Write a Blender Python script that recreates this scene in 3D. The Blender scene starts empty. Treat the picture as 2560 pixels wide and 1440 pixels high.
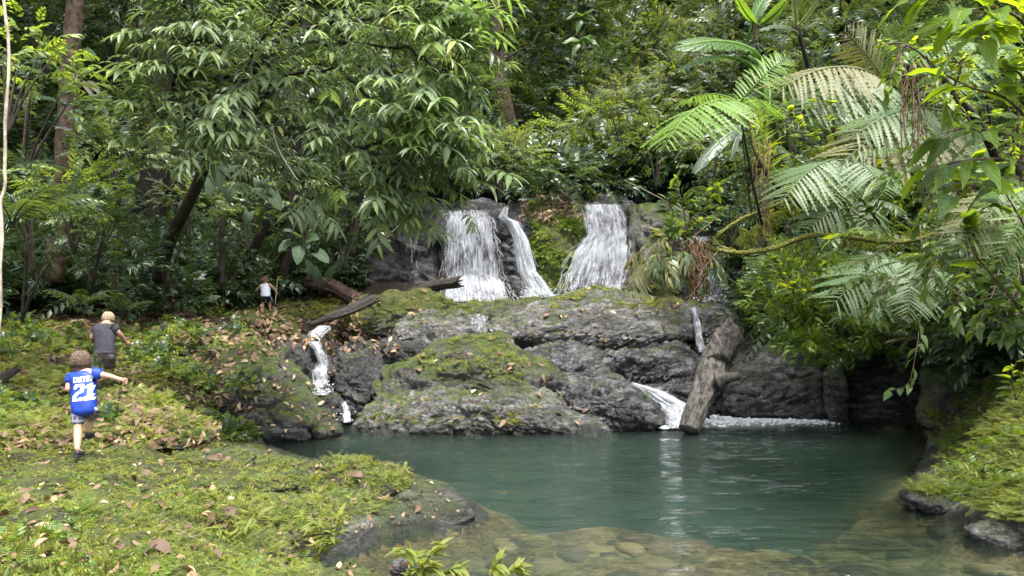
import bpy, bmesh, math, random
import numpy as np
from mathutils import Vector, Matrix, Euler
from mathutils.bvhtree import BVHTree

R = math.radians
sc = bpy.context.scene
col = sc.collection

# ------------------------------------------------------------------ camera
CAM = np.array((0.0, 0.0, 2.0)); F = 2009.0; PITCH = R(4.13)
cam_d = bpy.data.cameras.new('camera'); cam = bpy.data.objects.new('camera', cam_d)
col.objects.link(cam)
cam.location = CAM; cam.rotation_euler = (R(90) + PITCH, 0, 0)
cam_d.sensor_width = 36; cam_d.lens = 36 * F / 2560
cam_d.clip_start = .05; cam_d.clip_end = 600
sc.camera = cam

# ------------------------------------------------------------------ light: bright overcast noon over a forest clearing
world = bpy.data.worlds.new('World'); sc.world = world; world.use_nodes = True
wn = world.node_tree; wn.nodes.clear()
SUN_EL, SUN_AZ = R(66), R(155)         # azimuth measured clockwise from +Y (the view direction)
sky = wn.nodes.new('ShaderNodeTexSky'); sky.sky_type = 'NISHITA'; sky.sun_disc = False
sky.sun_elevation = SUN_EL; sky.sun_rotation = SUN_AZ
sky.air_density = 1.0; sky.dust_density = 4.0; sky.ozone_density = 1.0
hs = wn.nodes.new('ShaderNodeHueSaturation'); hs.inputs['Saturation'].default_value = .52
bg = wn.nodes.new('ShaderNodeBackground'); bg.inputs['Strength'].default_value = .115
wo = wn.nodes.new('ShaderNodeOutputWorld')
wn.links.new(sky.outputs[0], hs.inputs['Color']); wn.links.new(hs.outputs[0], bg.inputs['Color'])
wn.links.new(bg.outputs[0], wo.inputs['Surface'])
sun_d = bpy.data.lights.new('sun', 'SUN'); sun_d.energy = 1.5; sun_d.angle = R(12); sun_d.color = (1, .98, .95)
sun = bpy.data.objects.new('sun', sun_d); col.objects.link(sun)
sdir = Vector((math.sin(SUN_AZ) * math.cos(SUN_EL), math.cos(SUN_AZ) * math.cos(SUN_EL), math.sin(SUN_EL)))
sun.rotation_euler = sdir.to_track_quat('Z', 'Y').to_euler()
sc.view_settings.view_transform = 'Standard'; sc.view_settings.look = 'None'
sc.view_settings.exposure = 2.35; sc.view_settings.gamma = 1
sc.render.engine = 'CYCLES'
sc.cycles.use_denoising = True
sc.cycles.max_bounces = 7; sc.cycles.diffuse_bounces = 2; sc.cycles.glossy_bounces = 3
sc.cycles.transmission_bounces = 4; sc.cycles.transparent_max_bounces = 12
sc.cycles.caustics_reflective = False; sc.cycles.caustics_refractive = False

# ------------------------------------------------------------------ helpers
rng = np.random.default_rng(7)
CANOPY_N = 450; HAZE = 0
random.seed(7)

def at(px, py, D):
    """pixel of the 2560x1440 photograph at forward distance D -> world point"""
    px = np.asarray(px, float); py = np.asarray(py, float); D = np.asarray(D, float)
    u = (px - 1280) / F; v = (720 - py) / F
    dy = math.cos(PITCH) - v * math.sin(PITCH); dz = math.sin(PITCH) + v * math.cos(PITCH)
    t = D / dy
    return np.stack(np.broadcast_arrays(u * t, D, 2.0 + dz * t), -1)

def wat(px, py):
    """pixel -> point on the water plane z=0"""
    u = (px - 1280) / F; v = (720 - py) / F
    dy = math.cos(PITCH) - v * math.sin(PITCH); dz = math.sin(PITCH) + v * math.cos(PITCH)
    t = -2.0 / dz
    return (u * t, dy * t)

def proj(P):
    P = np.asarray(P, float) - CAM
    c, s = math.cos(PITCH), math.sin(PITCH)
    f = P[..., 1] * c + P[..., 2] * s; up = -P[..., 1] * s + P[..., 2] * c
    f = np.where(f < .05, .05, f)
    return 1280 + F * P[..., 0] / f, 720 - F * up / f

def _h(ix, iy, iz, s):
    n = (ix.astype(np.int64) * 374761393 + iy.astype(np.int64) * 668265263 + iz.astype(np.int64) * 2147483647 + s * 974634777) & 0xffffffff
    n = ((n ^ (n >> 13)) * 1274126177) & 0xffffffff
    n = ((n ^ (n >> 16)) * 2246822519) & 0xffffffff
    return ((n ^ (n >> 15)) & 0xffff) / 65535.0

def vnoise(p, s=0):
    i = np.floor(p); f = p - i; f = f * f * (3 - 2 * f); i = i.astype(np.int64)
    r = 0
    for dx in (0, 1):
        wx = f[..., 0] if dx else 1 - f[..., 0]
        for dy in (0, 1):
            wy = f[..., 1] if dy else 1 - f[..., 1]
            for dz in (0, 1):
                wz = f[..., 2] if dz else 1 - f[..., 2]
                r = r + wx * wy * wz * _h(i[..., 0] + dx, i[..., 1] + dy, i[..., 2] + dz, s)
    return r * 2 - 1

def fbm(p, o=4, s=0, g=.5):
    r = 0; a = 1; t = 0
    for k in range(o):
        r = r + a * vnoise(p * (2.03 ** k) + 17.3 * k, s + k); t += a; a *= g
    return r / t

def ridged(p, o=4, s=0):
    r = 0; a = 1; t = 0
    for k in range(o):
        r = r + a * (1 - 2 * np.abs(vnoise(p * (2.1 ** k) + 9.1 * k, s + k))); t += a; a *= .5
    return r / t

def worley(p, s=0):
    i = np.floor(p).astype(np.int64); f = p - i
    d1 = np.full(p.shape[:-1], 9.0); d2 = d1.copy(); c = np.zeros(p.shape[:-1])
    for dx in (-1, 0, 1):
        for dy in (-1, 0, 1):
            for dz in (-1, 0, 1):
                a, b, e = i[..., 0] + dx, i[..., 1] + dy, i[..., 2] + dz
                o = np.stack((_h(a, b, e, s) + dx, _h(a, b, e, s + 1) + dy, _h(a, b, e, s + 2) + dz), -1)
                d = np.sqrt(((o - f) ** 2).sum(-1)); v = _h(a, b, e, s + 3)
                m = d < d1
                d2 = np.where(m, d1, np.minimum(d2, d)); c = np.where(m, v, c); d1 = np.where(m, d, d1)
    return d1, d2, c

def sstep(a, b, x):
    t = np.clip((x - a) / (b - a), 0, 1); return t * t * (3 - 2 * t)

def mesh_np(name, V, Fc, mat=None, uv=None, attr=None, smooth=True):
    """V (n,3); Fc (m,3|4) int array, or a list of such arrays; uv per vertex"""
    V = np.ascontiguousarray(V, dtype=np.float32)
    Fs = Fc if isinstance(Fc, list) else [Fc]
    Fs = [np.asarray(f, dtype=np.int32) for f in Fs if len(f)]
    me = bpy.data.meshes.new(name)
    me.vertices.add(len(V)); me.vertices.foreach_set('co', V.ravel())
    loops = np.concatenate([f.ravel() for f in Fs]); sizes = np.concatenate([np.full(len(f), f.shape[1], np.int32) for f in Fs])
    me.loops.add(len(loops)); me.loops.foreach_set('vertex_index', loops)
    me.polygons.add(len(sizes))
    me.polygons.foreach_set('loop_start', np.concatenate(([0], np.cumsum(sizes)[:-1])).astype(np.int32))
    me.update(calc_edges=True)
    if smooth: me.polygons.foreach_set('use_smooth', np.ones(len(sizes), bool))
    if uv is not None:
        l = me.uv_layers.new(name='uv'); l.data.foreach_set('uv', np.asarray(uv, np.float32)[loops].ravel())
    if attr is not None:
        for k, a in attr.items():
            at_ = me.attributes.new(k, 'FLOAT', 'POINT'); at_.data.foreach_set('value', np.asarray(a, np.float32))
    if mat: me.materials.append(mat)
    me.validate(clean_customdata=False)
    return me

def link(name, data, parent=None, loc=None, rot=None, scl=None, label=None, cat=None, group=None, kind=None):
    o = bpy.data.objects.new(name, data); col.objects.link(o)
    if parent is not None: o.parent = parent
    if loc is not None: o.location = Vector([float(v) for v in loc])
    if rot is not None: o.rotation_euler = Euler([float(v) for v in rot])
    if scl is not None: o.scale = (float(scl),) * 3 if np.isscalar(scl) else Vector([float(v) for v in scl])
    if label: o['label'] = label
    if cat: o['category'] = cat
    if group: o['group'] = group
    if kind: o['kind'] = kind
    return o

def normals(me):
    n = np.empty(len(me.vertices) * 3, np.float32); me.vertex_normals.foreach_get('vector', n); return n.reshape(-1, 3)

def grid_faces(nu, nv, wrap=False):
    i = np.arange(nu if wrap else nu - 1)[:, None]; j = np.arange(nv - 1)[None, :]
    a = i * nv + j; b = ((i + 1) % nu) * nv + j
    return np.stack((a, b, b + 1, a + 1), -1).reshape(-1, 4)

class MB:
    """collects raw geometry and builds one mesh"""
    def __init__(s): s.V = []; s.F4 = []; s.F3 = []; s.n = 0; s.A = []; s.UV = []
    def add(s, V, F, a=0.0, uv=None):
        V = np.asarray(V, float); F = np.asarray(F, int)
        s.V.append(V); (s.F4 if F.shape[1] == 4 else s.F3).append(F + s.n); s.n += len(V)
        s.A.append(np.full(len(V), a) if np.isscalar(a) else np.asarray(a))
        s.UV.append(np.zeros((len(V), 2)) if uv is None else np.asarray(uv))
    def mesh(s, name, mat, smooth=True):
        Fs = []
        if s.F4: Fs.append(np.concatenate(s.F4))
        if s.F3: Fs.append(np.concatenate(s.F3))
        return mesh_np(name, np.concatenate(s.V), Fs, mat, uv=np.concatenate(s.UV), attr={'rnd': np.concatenate(s.A)}, smooth=smooth)

def tube(path, radii, n=8, wob=0.0, seed=0, cap=True):
    P = np.asarray(path, float); m = len(P); r = np.broadcast_to(np.asarray(radii, float), (m,))
    T = np.gradient(P, axis=0); T /= np.linalg.norm(T, axis=1)[:, None] + 1e-9
    ref = np.array((0, 1.0, 0)) if abs(T[0][2]) > .8 else np.array((0, 0, 1.0))
    V = []
    u = np.cross(T[0], ref); u /= np.linalg.norm(u) + 1e-9
    for k in range(m):
        u = u - T[k] * (u @ T[k]); u /= np.linalg.norm(u) + 1e-9; w = np.cross(T[k], u)
        a = np.arange(n) / n * 2 * math.pi
        V.append(P[k] + r[k] * (np.cos(a)[:, None] * u + np.sin(a)[:, None] * w))
    V = np.concatenate(V)
    if wob:
        c = np.repeat(P, n, axis=0); rr = np.repeat(r, n)
        V = c + (V - c) * (1 + wob * fbm(V / (rr.mean() * 2.2) + seed, 3, seed))[:, None]
    i = np.arange(m - 1)[:, None] * n; j = np.arange(n)[None, :]; j2 = (j + 1) % n
    Fq = np.stack((i + j, i + j2, i + n + j2, i + n + j), -1).reshape(-1, 4)
    if cap:
        V = np.concatenate((V, P[:1], P[-1:])); a = np.arange(n); b = (a + 1) % n
        e = m * n
        Fq = np.concatenate((Fq, np.stack((b, a, np.full(n, e), np.full(n, e)), -1), np.stack(((m - 1) * n + a, (m - 1) * n + b, np.full(n, e + 1), np.full(n, e + 1)), -1)))
        tri = Fq[-2 * n:, :3]; return V, Fq[:-2 * n], tri
    return V, Fq, np.zeros((0, 3), int)

def add_tube(mb, path, radii, n=8, wob=0.0, seed=0, a=0.0, uv=None):
    V, Fq, tr = tube(path, radii, n, wob, seed)
    base = mb.n
    mb.add(V, Fq, a)
    if len(tr): mb.F3.append(tr + base)

def curve(pts, n=24):
    """Catmull-Rom through the points"""
    P = np.asarray(pts, float)
    if len(P) == 2: return P[0] + (P[1] - P[0]) * np.linspace(0, 1, n)[:, None]
    Q = np.concatenate((2 * P[:1] - P[1:2], P, 2 * P[-1:] - P[-2:-1]))
    out = []
    for t in np.linspace(0, len(P) - 1 - 1e-6, n):
        k = int(t); f = t - k; a, b, c, d = Q[k:k + 4]
        out.append(.5 * ((2 * b) + (-a + c) * f + (2 * a - 5 * b + 4 * c - d) * f * f + (-a + 3 * b - 3 * c + d) * f ** 3))
    return np.array(out)

# ------------------------------------------------------------------ node helpers
def new_mat(name):
    m = bpy.data.materials.new(name); m.use_nodes = True; m.node_tree.nodes.clear()
    return m, m.node_tree
class NT:
    def __init__(s, nt): s.t = nt
    def n(s, ty, ins=None, **kw):
        x = s.t.nodes.new(ty)
        for k, v in kw.items(): setattr(x, k, v)
        for k, v in (ins or {}).items():
            if isinstance(v, bpy.types.NodeSocket): s.t.links.new(v, x.inputs[k])
            else: x.inputs[k].default_value = v
        return x
    def math(s, op, a, b=0.0, c=None, clamp=False):
        x = s.t.nodes.new('ShaderNodeMath'); x.operation = op; x.use_clamp = clamp
        for i, v in enumerate((a, b) if c is None else (a, b, c)):
            if isinstance(v, bpy.types.NodeSocket): s.t.links.new(v, x.inputs[i])
            else: x.inputs[i].default_value = v
        return x.outputs[0]
    def mix(s, f, a, b, blend='MIX'):
        x = s.t.nodes.new('ShaderNodeMix'); x.data_type = 'RGBA'; x.blend_type = blend
        for i, v in ((0, f), (6, a), (7, b)):
            if isinstance(v, bpy.types.NodeSocket): s.t.links.new(v, x.inputs[i])
            else: x.inputs[i].default_value = v if not isinstance(v, tuple) else (*v[:3], 1)
        return x.outputs[2]
    def ramp(s, f, stops):
        x = s.t.nodes.new('ShaderNodeValToRGB'); e = x.color_ramp.elements
        while len(e) < len(stops): e.new(0.5)
        for q, (p, c) in zip(e, stops): q.position = p; q.color = (*c, 1) if isinstance(c, tuple) else (c, c, c, 1)
        s.t.links.new(f, x.inputs[0]); return x.outputs[0]
    def noise(s, vec, scale, detail=4, rough=.55, dist=0.0):
        return s.n('ShaderNodeTexNoise', {'Vector': vec, 'Scale': scale, 'Detail': detail, 'Roughness': rough, 'Distortion': dist}).outputs[0]
    def maprange(s, v, a, b, c=0.0, d=1.0, smooth=True):
        x = s.n('ShaderNodeMapRange', {'Value': v, 'From Min': a, 'From Max': b, 'To Min': c, 'To Max': d}); x.interpolation_type = 'SMOOTHSTEP' if smooth else 'LINEAR'
        return x.outputs[0]

def rock_mat(name, moss=.5, dark=(.03, .03, .03), mid=(.13, .125, .115), light=(.34, .33, .31), wet=.5, litter=0.0, soil=None, cracks=1, mosscol=((.035, .06, .01), (.15, .19, .03)), mossn=(.45, .7)):
    m, t = new_mat(name); N = NT(t)
    g = N.n('ShaderNodeNewGeometry'); pos = g.outputs['Position']
    mp = N.n('ShaderNodeMapping', {'Vector': pos, 'Rotation': (R(20), R(-28), R(35)), 'Scale': (1.0, 1.0, 3.6)}).outputs[0]
    a = N.noise(mp, 1.3, 6, .62, .8); b = N.noise(pos, 9, 6, .7, .4); c = N.noise(mp, 6.5, 5, .65, 1.6)
    mixv = N.math('ADD', N.math('MULTIPLY', a, .45), N.math('ADD', N.math('MULTIPLY', b, .25), N.math('MULTIPLY', c, .35)))
    rc = N.ramp(mixv, [(.40, dark), (.51, mid), (.62, light)])
    if soil: rc = N.mix(N.maprange(N.noise(pos, .8, 4), .4, .6), rc, N.mix(b, tuple(v * .5 for v in soil), soil))
    vo = N.n('ShaderNodeTexVoronoi', {'Vector': mp, 'Scale': 1.7, 'Randomness': 1.0}, feature='DISTANCE_TO_EDGE').outputs['Distance']
    crack = N.maprange(N.math('ADD', vo, N.math('MULTIPLY', N.math('SUBTRACT', b, .5), .12)), 0.0, .045) if cracks else N.math('ADD', 1.0, 0.0)
    wr = N.noise(N.n('ShaderNodeMapping', {'Vector': mp, 'Scale': (1, 1, 1.8)}).outputs[0], 11, 4, .7, 2.5)
    rc = N.mix(N.maprange(wr, .54, .68, 0, .85), rc, light)  # pale rock speckle, also painting the sky glints of wet stone into the colour
    rc = N.mix(N.maprange(wr, .3, .46, .7, 0), rc, dark)
    # moss on faces that look up
    nz = N.n('ShaderNodeSeparateXYZ', {'Vector': g.outputs['Normal']}).outputs[2]
    mn = N.noise(pos, 1.1, 5, .65, .3); mn2 = N.noise(pos, 26, 3, .7)
    mv = N.math('ADD', N.math('MULTIPLY', nz, .33), N.math('ADD', N.math('MULTIPLY', mn, .85), N.math('MULTIPLY', mn2, .22)))
    mv = N.math('ADD', mv, moss - .85)
    mf = N.maprange(mv, *mossn)
    mcol = N.mix(N.maprange(N.math('ADD', N.math('MULTIPLY', mn2, .5), N.math('MULTIPLY', N.noise(pos, 3.1, 3), .5)), .35, .65), *mosscol)
    pz = N.n('ShaderNodeSeparateXYZ', {'Vector': pos}).outputs[2]
    band = N.maprange(N.math('ADD', pz, N.math('MULTIPLY', N.math('SUBTRACT', a, .5), .5)), .05, .22, .62, 0)
    cc = N.mix(band, N.mix(mf, rc, mcol), (.008, .008, .008)) if name != 'pool bed' else rc
    rough = N.maprange(N.noise(pos, 2.3, 4, .6), .35, .65, .62 - .45 * wet, .85 - .35 * wet)
    rough = N.math('MAXIMUM', rough, N.math('MULTIPLY', mf, .95))
    h = N.math('ADD', N.math('MULTIPLY', c, .8), N.math('ADD', N.math('MULTIPLY', b, .7), N.math('MULTIPLY', wr, .9)))
    h = N.math('ADD', h, N.math('MULTIPLY', N.math('MULTIPLY', mn2, mf), 1.2))
    h = N.math('ADD', h, N.math('MULTIPLY', N.noise(pos, 40, 4, .7), .25))
    bp = N.n('ShaderNodeBump', {'Height': h, 'Strength': 1.0, 'Distance': .10})
    p = N.n('ShaderNodeBsdfPrincipled', {'Base Color': cc, 'Roughness': rough, 'Normal': bp.outputs[0], 'Specular IOR Level': .6 if wet > .4 else .4})
    o = N.n('ShaderNodeOutputMaterial', {'Surface': p.outputs[0]})
    return m

M = {}
M['wet'] = rock_mat('wet basalt', moss=.50, wet=.95, dark=(.010, .010, .012), mid=(.036, .035, .037), light=(.34, .335, .345))
M['grey'] = rock_mat('grey basalt', moss=.60, wet=.95, dark=(.012, .012, .013), mid=(.10, .097, .092), light=(.48, .47, .45))
M['mossy'] = rock_mat('mossy rock', moss=.98, wet=.5, mosscol=((.035, .05, .006), (.15, .17, .018)))
M['half'] = rock_mat('half mossy rock', moss=.72, wet=.8, dark=(.014, .014, .014), mid=(.06, .057, .05), light=(.28, .27, .24))
M['black'] = rock_mat('dark damp rock', moss=.5, wet=.6, dark=(.010, .010, .011), mid=(.04, .04, .038), light=(.17, .165, .16))
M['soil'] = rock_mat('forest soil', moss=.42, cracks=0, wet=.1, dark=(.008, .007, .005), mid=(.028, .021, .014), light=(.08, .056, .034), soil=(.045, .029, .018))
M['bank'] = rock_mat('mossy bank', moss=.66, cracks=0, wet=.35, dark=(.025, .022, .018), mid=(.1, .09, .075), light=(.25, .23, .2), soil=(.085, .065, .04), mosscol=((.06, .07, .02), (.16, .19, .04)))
M['bed'] = rock_mat('pool bed', moss=.0, cracks=0, wet=.2, dark=(.03, .022, .01), mid=(.24, .16, .065), light=(.55, .39, .17))
# ------------------------------------------------------------------ the ground: banks, hillsides, pool bed
shore_px = [(860, 1376), (930, 1350), (1000, 1332), (1100, 1308), (1185, 1290), (1196, 1268), (1165, 1240), (1110, 1215), (1040, 1185), (960, 1168), (880, 1160), (800, 1150), (720, 1132), (640, 1112), (600, 1098),
            (640, 1086), (720, 1078), (800, 1066), (850, 1052), (900, 1046), (1200, 1046), (1600, 1042), (1800, 1036), (2000, 1046), (2150, 1056), (2330, 1066), (2330, 1100), (2300, 1150), (2285, 1200), (2262, 1240),
            (2300, 1270), (2400, 1300), (2440, 1325), (2480, 1348), (2590, 1372)]
pool = np.array([wat(*p) for p in shore_px] + [(5.3, 5.8), (6.5, 2.0), (7, -3), (1.8, -3), (1.2, 3.4), (.45, 4.6), (-.3, 5.7), (-1.1, 6.5), (-1.75, 6.95), (-1.95, 7.3)])

def poly_sd(x, y, P):
    """signed distance to a polygon, negative inside"""
    d = np.full(x.shape, 1e9); ins = np.zeros(x.shape, bool)
    for k in range(len(P)):
        ax, ay = P[k]; bx, by = P[(k + 1) % len(P)]
        ex, ey = bx - ax, by - ay; L = ex * ex + ey * ey + 1e-12
        t = np.clip(((x - ax) * ex + (y - ay) * ey) / L, 0, 1)
        d = np.minimum(d, np.hypot(x - ax - t * ex, y - ay - t * ey))
        c = ((ay > y) != (by > y)) & (x < (bx - ax) * (y - ay) / (by - ay + 1e-12) + ax)
        ins ^= c
    return np.where(ins, -d, d)

land_px = [  # px, py, distance : where the ground shows (or would, behind the leaves)
    (0, 1440, 4.5), (400, 1440, 4.8), (760, 1420, 6.4), (0, 1300, 6.0), (400, 1300, 6.4), (800, 1300, 7.9), (1100, 1262, 10.0), (600, 1380, 5.8),
    (0, 1150, 9.0), (200, 1150, 9.5), (500, 1180, 9.8), (620, 1130, 12.0), (800, 1162, 12.8), (1000, 1190, 11.4), (560, 1290, 7.2), (950, 1240, 10), (1000, 1400, 6.0),
    (0, 1010, 12), (250, 1050, 12), (450, 1075, 13), (580, 1100, 15.6), (0, 900, 15), (250, 975, 15), (400, 940, 16.5), (500, 1000, 16.5),
    (0, 790, 19), (300, 815, 20), (500, 815, 21.5), (650, 795, 25), (760, 800, 26), (700, 740, 29), (860, 780, 27), (620, 900, 20),
    (0, 640, 24), (300, 660, 26), (600, 650, 31), (850, 640, 33), (0, 300, 33), (600, 300, 43), (0, -100, 42), (600, -100, 56), (300, 100, 42),
    (1000, 505, 33.5), (1300, 490, 33.5), (1600, 490, 33.5), (1800, 500, 32), (1350, 430, 42), (1350, 250, 54), (1350, -50, 68), (1000, 300, 46), (1000, -50, 58),
    (1700, 250, 44), (1700, -50, 54), (1900, 500, 27.5), (1900, 250, 33), (1900, -50, 41), (2100, 700, 22.5), (2200, 500, 23), (2200, 250, 26), (2200, -50, 31),
    (2560, 900, 13.5), (2450, 940, 15.5), (2340, 1010, 18.5), (2560, 700, 16.5), (2560, 450, 19), (2560, 200, 21), (2560, -100, 24), (2750, 700, 12),
    (2500, 1050, 11.5), (2560, 1150, 9.6), (2400, 1120, 12.5), (2400, 1230, 10.0), (2560, 1290, 8.0), (2330, 1170, 12.2)]
LP = np.array([at(*p) for p in land_px])
LP = np.concatenate((LP, [(-9, 2, 1.0), (-4, -4, .8), (0, -6, .7), (9, 0, 1.2), (14, 8, 6.0), (20, 15, 13), (26, 30, 22), (-14, 10, 3.2), (-20, 18, 8), (-26, 30, 15), (8, -8, 1), (-30, 50, 30), (30, 50, 36), (0, 80, 48), (-12, 3, 1.6), (12, 3, 3.0),
                          (0, 25, 1.0), (5, 25, 1.0), (-4, 25.5, 1.6), (0, 28.5, 2.8), (5, 28.5, 2.8), (-3, 29, 3), (0, 22, .3), (6, 22, .3), (9.5, 24, 2.5)]))
def _tk(r2): return .5 * r2 * np.log(r2 + 1e-9)
_n = len(LP); _A = np.zeros((_n + 3, _n + 3))
_A[:_n, :_n] = _tk(((LP[:, None, :2] - LP[None, :, :2]) ** 2).sum(-1)) + np.eye(_n) * .6
_A[:_n, _n] = _A[_n, :_n] = 1; _A[:_n, _n + 1:] = LP[:, :2]; _A[_n + 1:, :_n] = LP[:, :2].T
_W = np.linalg.solve(_A, np.concatenate((LP[:, 2], np.zeros(3))))

def ground_z(x, y, detail=True):
    x = np.asarray(x, float); y = np.asarray(y, float)
    z = _W[_n] + _W[_n + 1] * x + _W[_n + 2] * y
    for k in range(_n): z = z + _W[k] * _tk((x - LP[k, 0]) ** 2 + (y - LP[k, 1]) ** 2)
    p = np.stack((x, y, z * 0), -1)
    far = sstep(10, 40, y)
    z = z + fbm(p * .9, 4, 3) * (.17 + .45 * far) + (fbm(p * 4.2, 3, 9) * .07 if detail else 0)
    w1, w2, _ = worley(np.stack((x * 1.3, y * .9, x * 0), -1), 5)
    z = z + (np.minimum(w2 - w1, .35) - .2) * .3 * (1 - far)
    s = poly_sd(x, y, pool) + .12 * fbm(p * 1.7, 3, 21) + .05 * fbm(p * 6, 2, 22)
    rim = .6 + .9 * (fbm(p * 2.3, 3, 31) > -.1)
    bank = (.10 * sstep(0, .06, s) + .09 * sstep(.10, .22, s)) * rim + s * .62 + np.maximum(s - .8, 0) * 1.2 - .02
    zl = np.minimum(np.maximum(z, .07 * sstep(0, .2, s)), bank + .05 * ridged(p * 5, 3, 30) * sstep(0, .1, s))
    dmax = .24 + .07 * np.sin(x * 1.3 + y) + sstep(9.3, 11.8, y - 1.1 * np.maximum(x - 3.5, 0) + fbm(p * .8, 3, 5) * 1.1) * 2.8
    zb = -np.minimum(-s * .55, dmax) + .06 * fbm(p * 3, 3, 13) - .02
    return np.where(s > 0, zl, np.minimum(zb, -.02))

NU, NV = 520, 560
vv = np.linspace(0, 1, NV); ys = -5 + 17 * vv + 75 * vv ** 2.6
uu = np.linspace(-1, 1, NU)
X = []; 
Yg = np.broadcast_to(ys[None, :], (NU, NV)); half = 12 + .62 * np.maximum(ys, 0)
Xg = uu[:, None] * (.55 + .45 * np.abs(uu[:, None])) * half[None, :]
Zg = ground_z(Xg, Yg)
GV = np.stack((Xg, Yg, Zg), -1).reshape(-1, 3); GF = grid_faces(NU, NV)
cz = GV[GF].mean(1)
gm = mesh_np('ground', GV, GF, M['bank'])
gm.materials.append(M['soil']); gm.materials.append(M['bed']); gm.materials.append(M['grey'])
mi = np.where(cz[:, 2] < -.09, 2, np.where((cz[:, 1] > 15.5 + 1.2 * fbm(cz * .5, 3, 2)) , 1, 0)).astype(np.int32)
mi[(cz[:, 2] >= -.09) & (cz[:, 2] < .20 + .10 * fbm(cz * 2.2, 3, 8)) & (cz[:, 1] < 20)] = 3
gm.polygons.foreach_set('material_index', mi)
link('ground', gm, kind='structure')

BV, BF, BN = [], [], 0
def bvh_add(V, Fc):
    global BN
    BV.append(np.asarray(V, float)); BF.append(np.asarray(Fc) + BN); BN += len(V)
_su = np.arange(0, NU, 3); _sv = np.arange(0, NV, 3)
bvh_add(GV.reshape(NU, NV, 3)[_su][:, _sv].reshape(-1, 3), grid_faces(len(_su), len(_sv)))

# ------------------------------------------------------------------ rocks
def rock(outline, D, T, label, mat='grey', lean=0.0, amp=.10, seed=1, na=120, nr=26, p=2.2, q=2.0, facet=.10, Tb=None, name='boulder', kind=None, cat='rock', strata=.05):
    """closed boulder: its outline at distance D, swelling T towards the camera and Tb away from it"""
    O = np.asarray(outline, float); Tb = T if Tb is None else Tb
    c = O.mean(0)
    # resample the closed outline by angle round its centre
    S = np.concatenate((O, O[:1])); seg = np.linalg.norm(np.diff(S, axis=0), axis=1); L = np.concatenate(([0], np.cumsum(seg)))
    t = np.linspace(0, L[-1], na, endpoint=False)
    E = np.stack((np.interp(t, L, S[:, 0]), np.interp(t, L, S[:, 1])), -1)
    for _ in range(2): E = .25 * np.roll(E, 1, 0) + .5 * E + .25 * np.roll(E, -1, 0)
    zb = at(c[0], O[:, 1].max(), D)[2]
    rings = []
    nr = int(nr * 1.35); _t = np.linspace(0, 1, nr); rr = .55 * _t + .45 * np.sin(_t * math.pi / 2)
    def layer(r, side):
        Q = c + r * (E - c); y = np.full(len(Q), float(D))
        for _ in range(3):
            P = at(Q[:, 0], Q[:, 1], y); y = D + lean * (P[:, 2] - zb)
        th = (1 - r ** p) ** (1 / q) if r < 1 else 0
        P[:, 1] += -T * th if side < 0 else Tb * th
        return P
    fr = [layer(r, -1) for r in rr]; bk = [layer(r, 1) for r in rr[:-1][::-1]]
    G = np.stack(fr[1:] + bk[:-1], 1)        # na x nrings
    nv = G.shape[1]
    V = np.concatenate((G.reshape(-1, 3), fr[0][:1], bk[-1][:1])); nf = na * nv
    Fq = grid_faces(na, nv, True)
    a = np.arange(na); b = (a + 1) % na
    F3 = np.concatenate((np.stack((b * nv, a * nv, np.full(na, nf)), -1), np.stack((a * nv + nv - 1, b * nv + nv - 1, np.full(na, nf + 1)), -1)))
    me = mesh_np(name, V, [Fq, F3])
    n = normals(me).astype(float)
    size = min(np.ptp(V[:, 0]), np.ptp(V[:, 2]))
    ctr = V.mean(0)
    if ((V - ctr) * n).sum() < 0: n = -n
    rot = Matrix.Rotation(.5, 3, 'Y') @ Matrix.Rotation(.4 + seed, 3, 'Z')
    q_ = V @ np.array(rot).T
    d = fbm(q_ / (size * .55) + seed * 3.1, 3, seed) * amp * size
    w1, w2, cl = worley(q_ / (size * .34) * np.array((1, 1, 1.7)) + seed, seed)
    d += (cl - .5) * facet * size * sstep(0, .2, w2 - w1) - (1 - sstep(0, .12, w2 - w1)) * facet * .35 * size
    d += ridged(q_ * np.array((1.2, 1.2, 4.0)) + seed, 3, seed + 5) * strata
    d += fbm(q_ * 5, 3, seed + 8) * .03
    w3, w4, c3 = worley(q_ / (size * .13) * np.array((1, 1, 2.2)) + seed * 2, seed + 2)
    d += ((c3 - .5) * .045 - (1 - sstep(0, .15, w4 - w3)) * .03) * size * min(1, 1.6 / size)
    V = V + n * d[:, None]
    V += fbm(V * .9 + 40, 2, seed + 11)[:, None] * np.array((.06, .06, 0)) * size * .3
    me = mesh_np(name, V, [Fq, F3], M[mat])
    o = link(name, me, label=label, cat=None if kind else cat, kind=kind)
    bvh_add(V, Fq)
    return o

ST = 'structure'
# the cliff behind the falls, as pieces of one rock wall
rock([(880, 545), (960, 512), (1040, 505), (1110, 512), (1130, 600), (1120, 700), (1150, 800), (900, 800), (860, 700)], 31.0, 1.2, 'black damp rock wall with thin trickles left of the widest waterfall', 'black', lean=.15, seed=3, strata=.18, amp=.05, name='rock_wall', cat='rock wall')
rock([(1090, 515), (1160, 512), (1250, 500), (1300, 520), (1310, 600), (1340, 720), (1380, 800), (1080, 800), (1090, 640)], 30.6, 1.0, 'dark wet rock face behind the widest waterfall', 'wet', lean=.12, seed=4, strata=.12, amp=.05, name='rock_wall', cat='rock wall')
rock([(1240, 520), (1290, 500), (1350, 505), (1390, 560), (1400, 650), (1400, 800), (1290, 800), (1270, 660), (1250, 600)], 30.2, .9, 'grey ledge behind the narrow middle waterfall', 'wet', lean=.2, seed=5, strata=.12, name='rock_wall', cat='rock wall')
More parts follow.
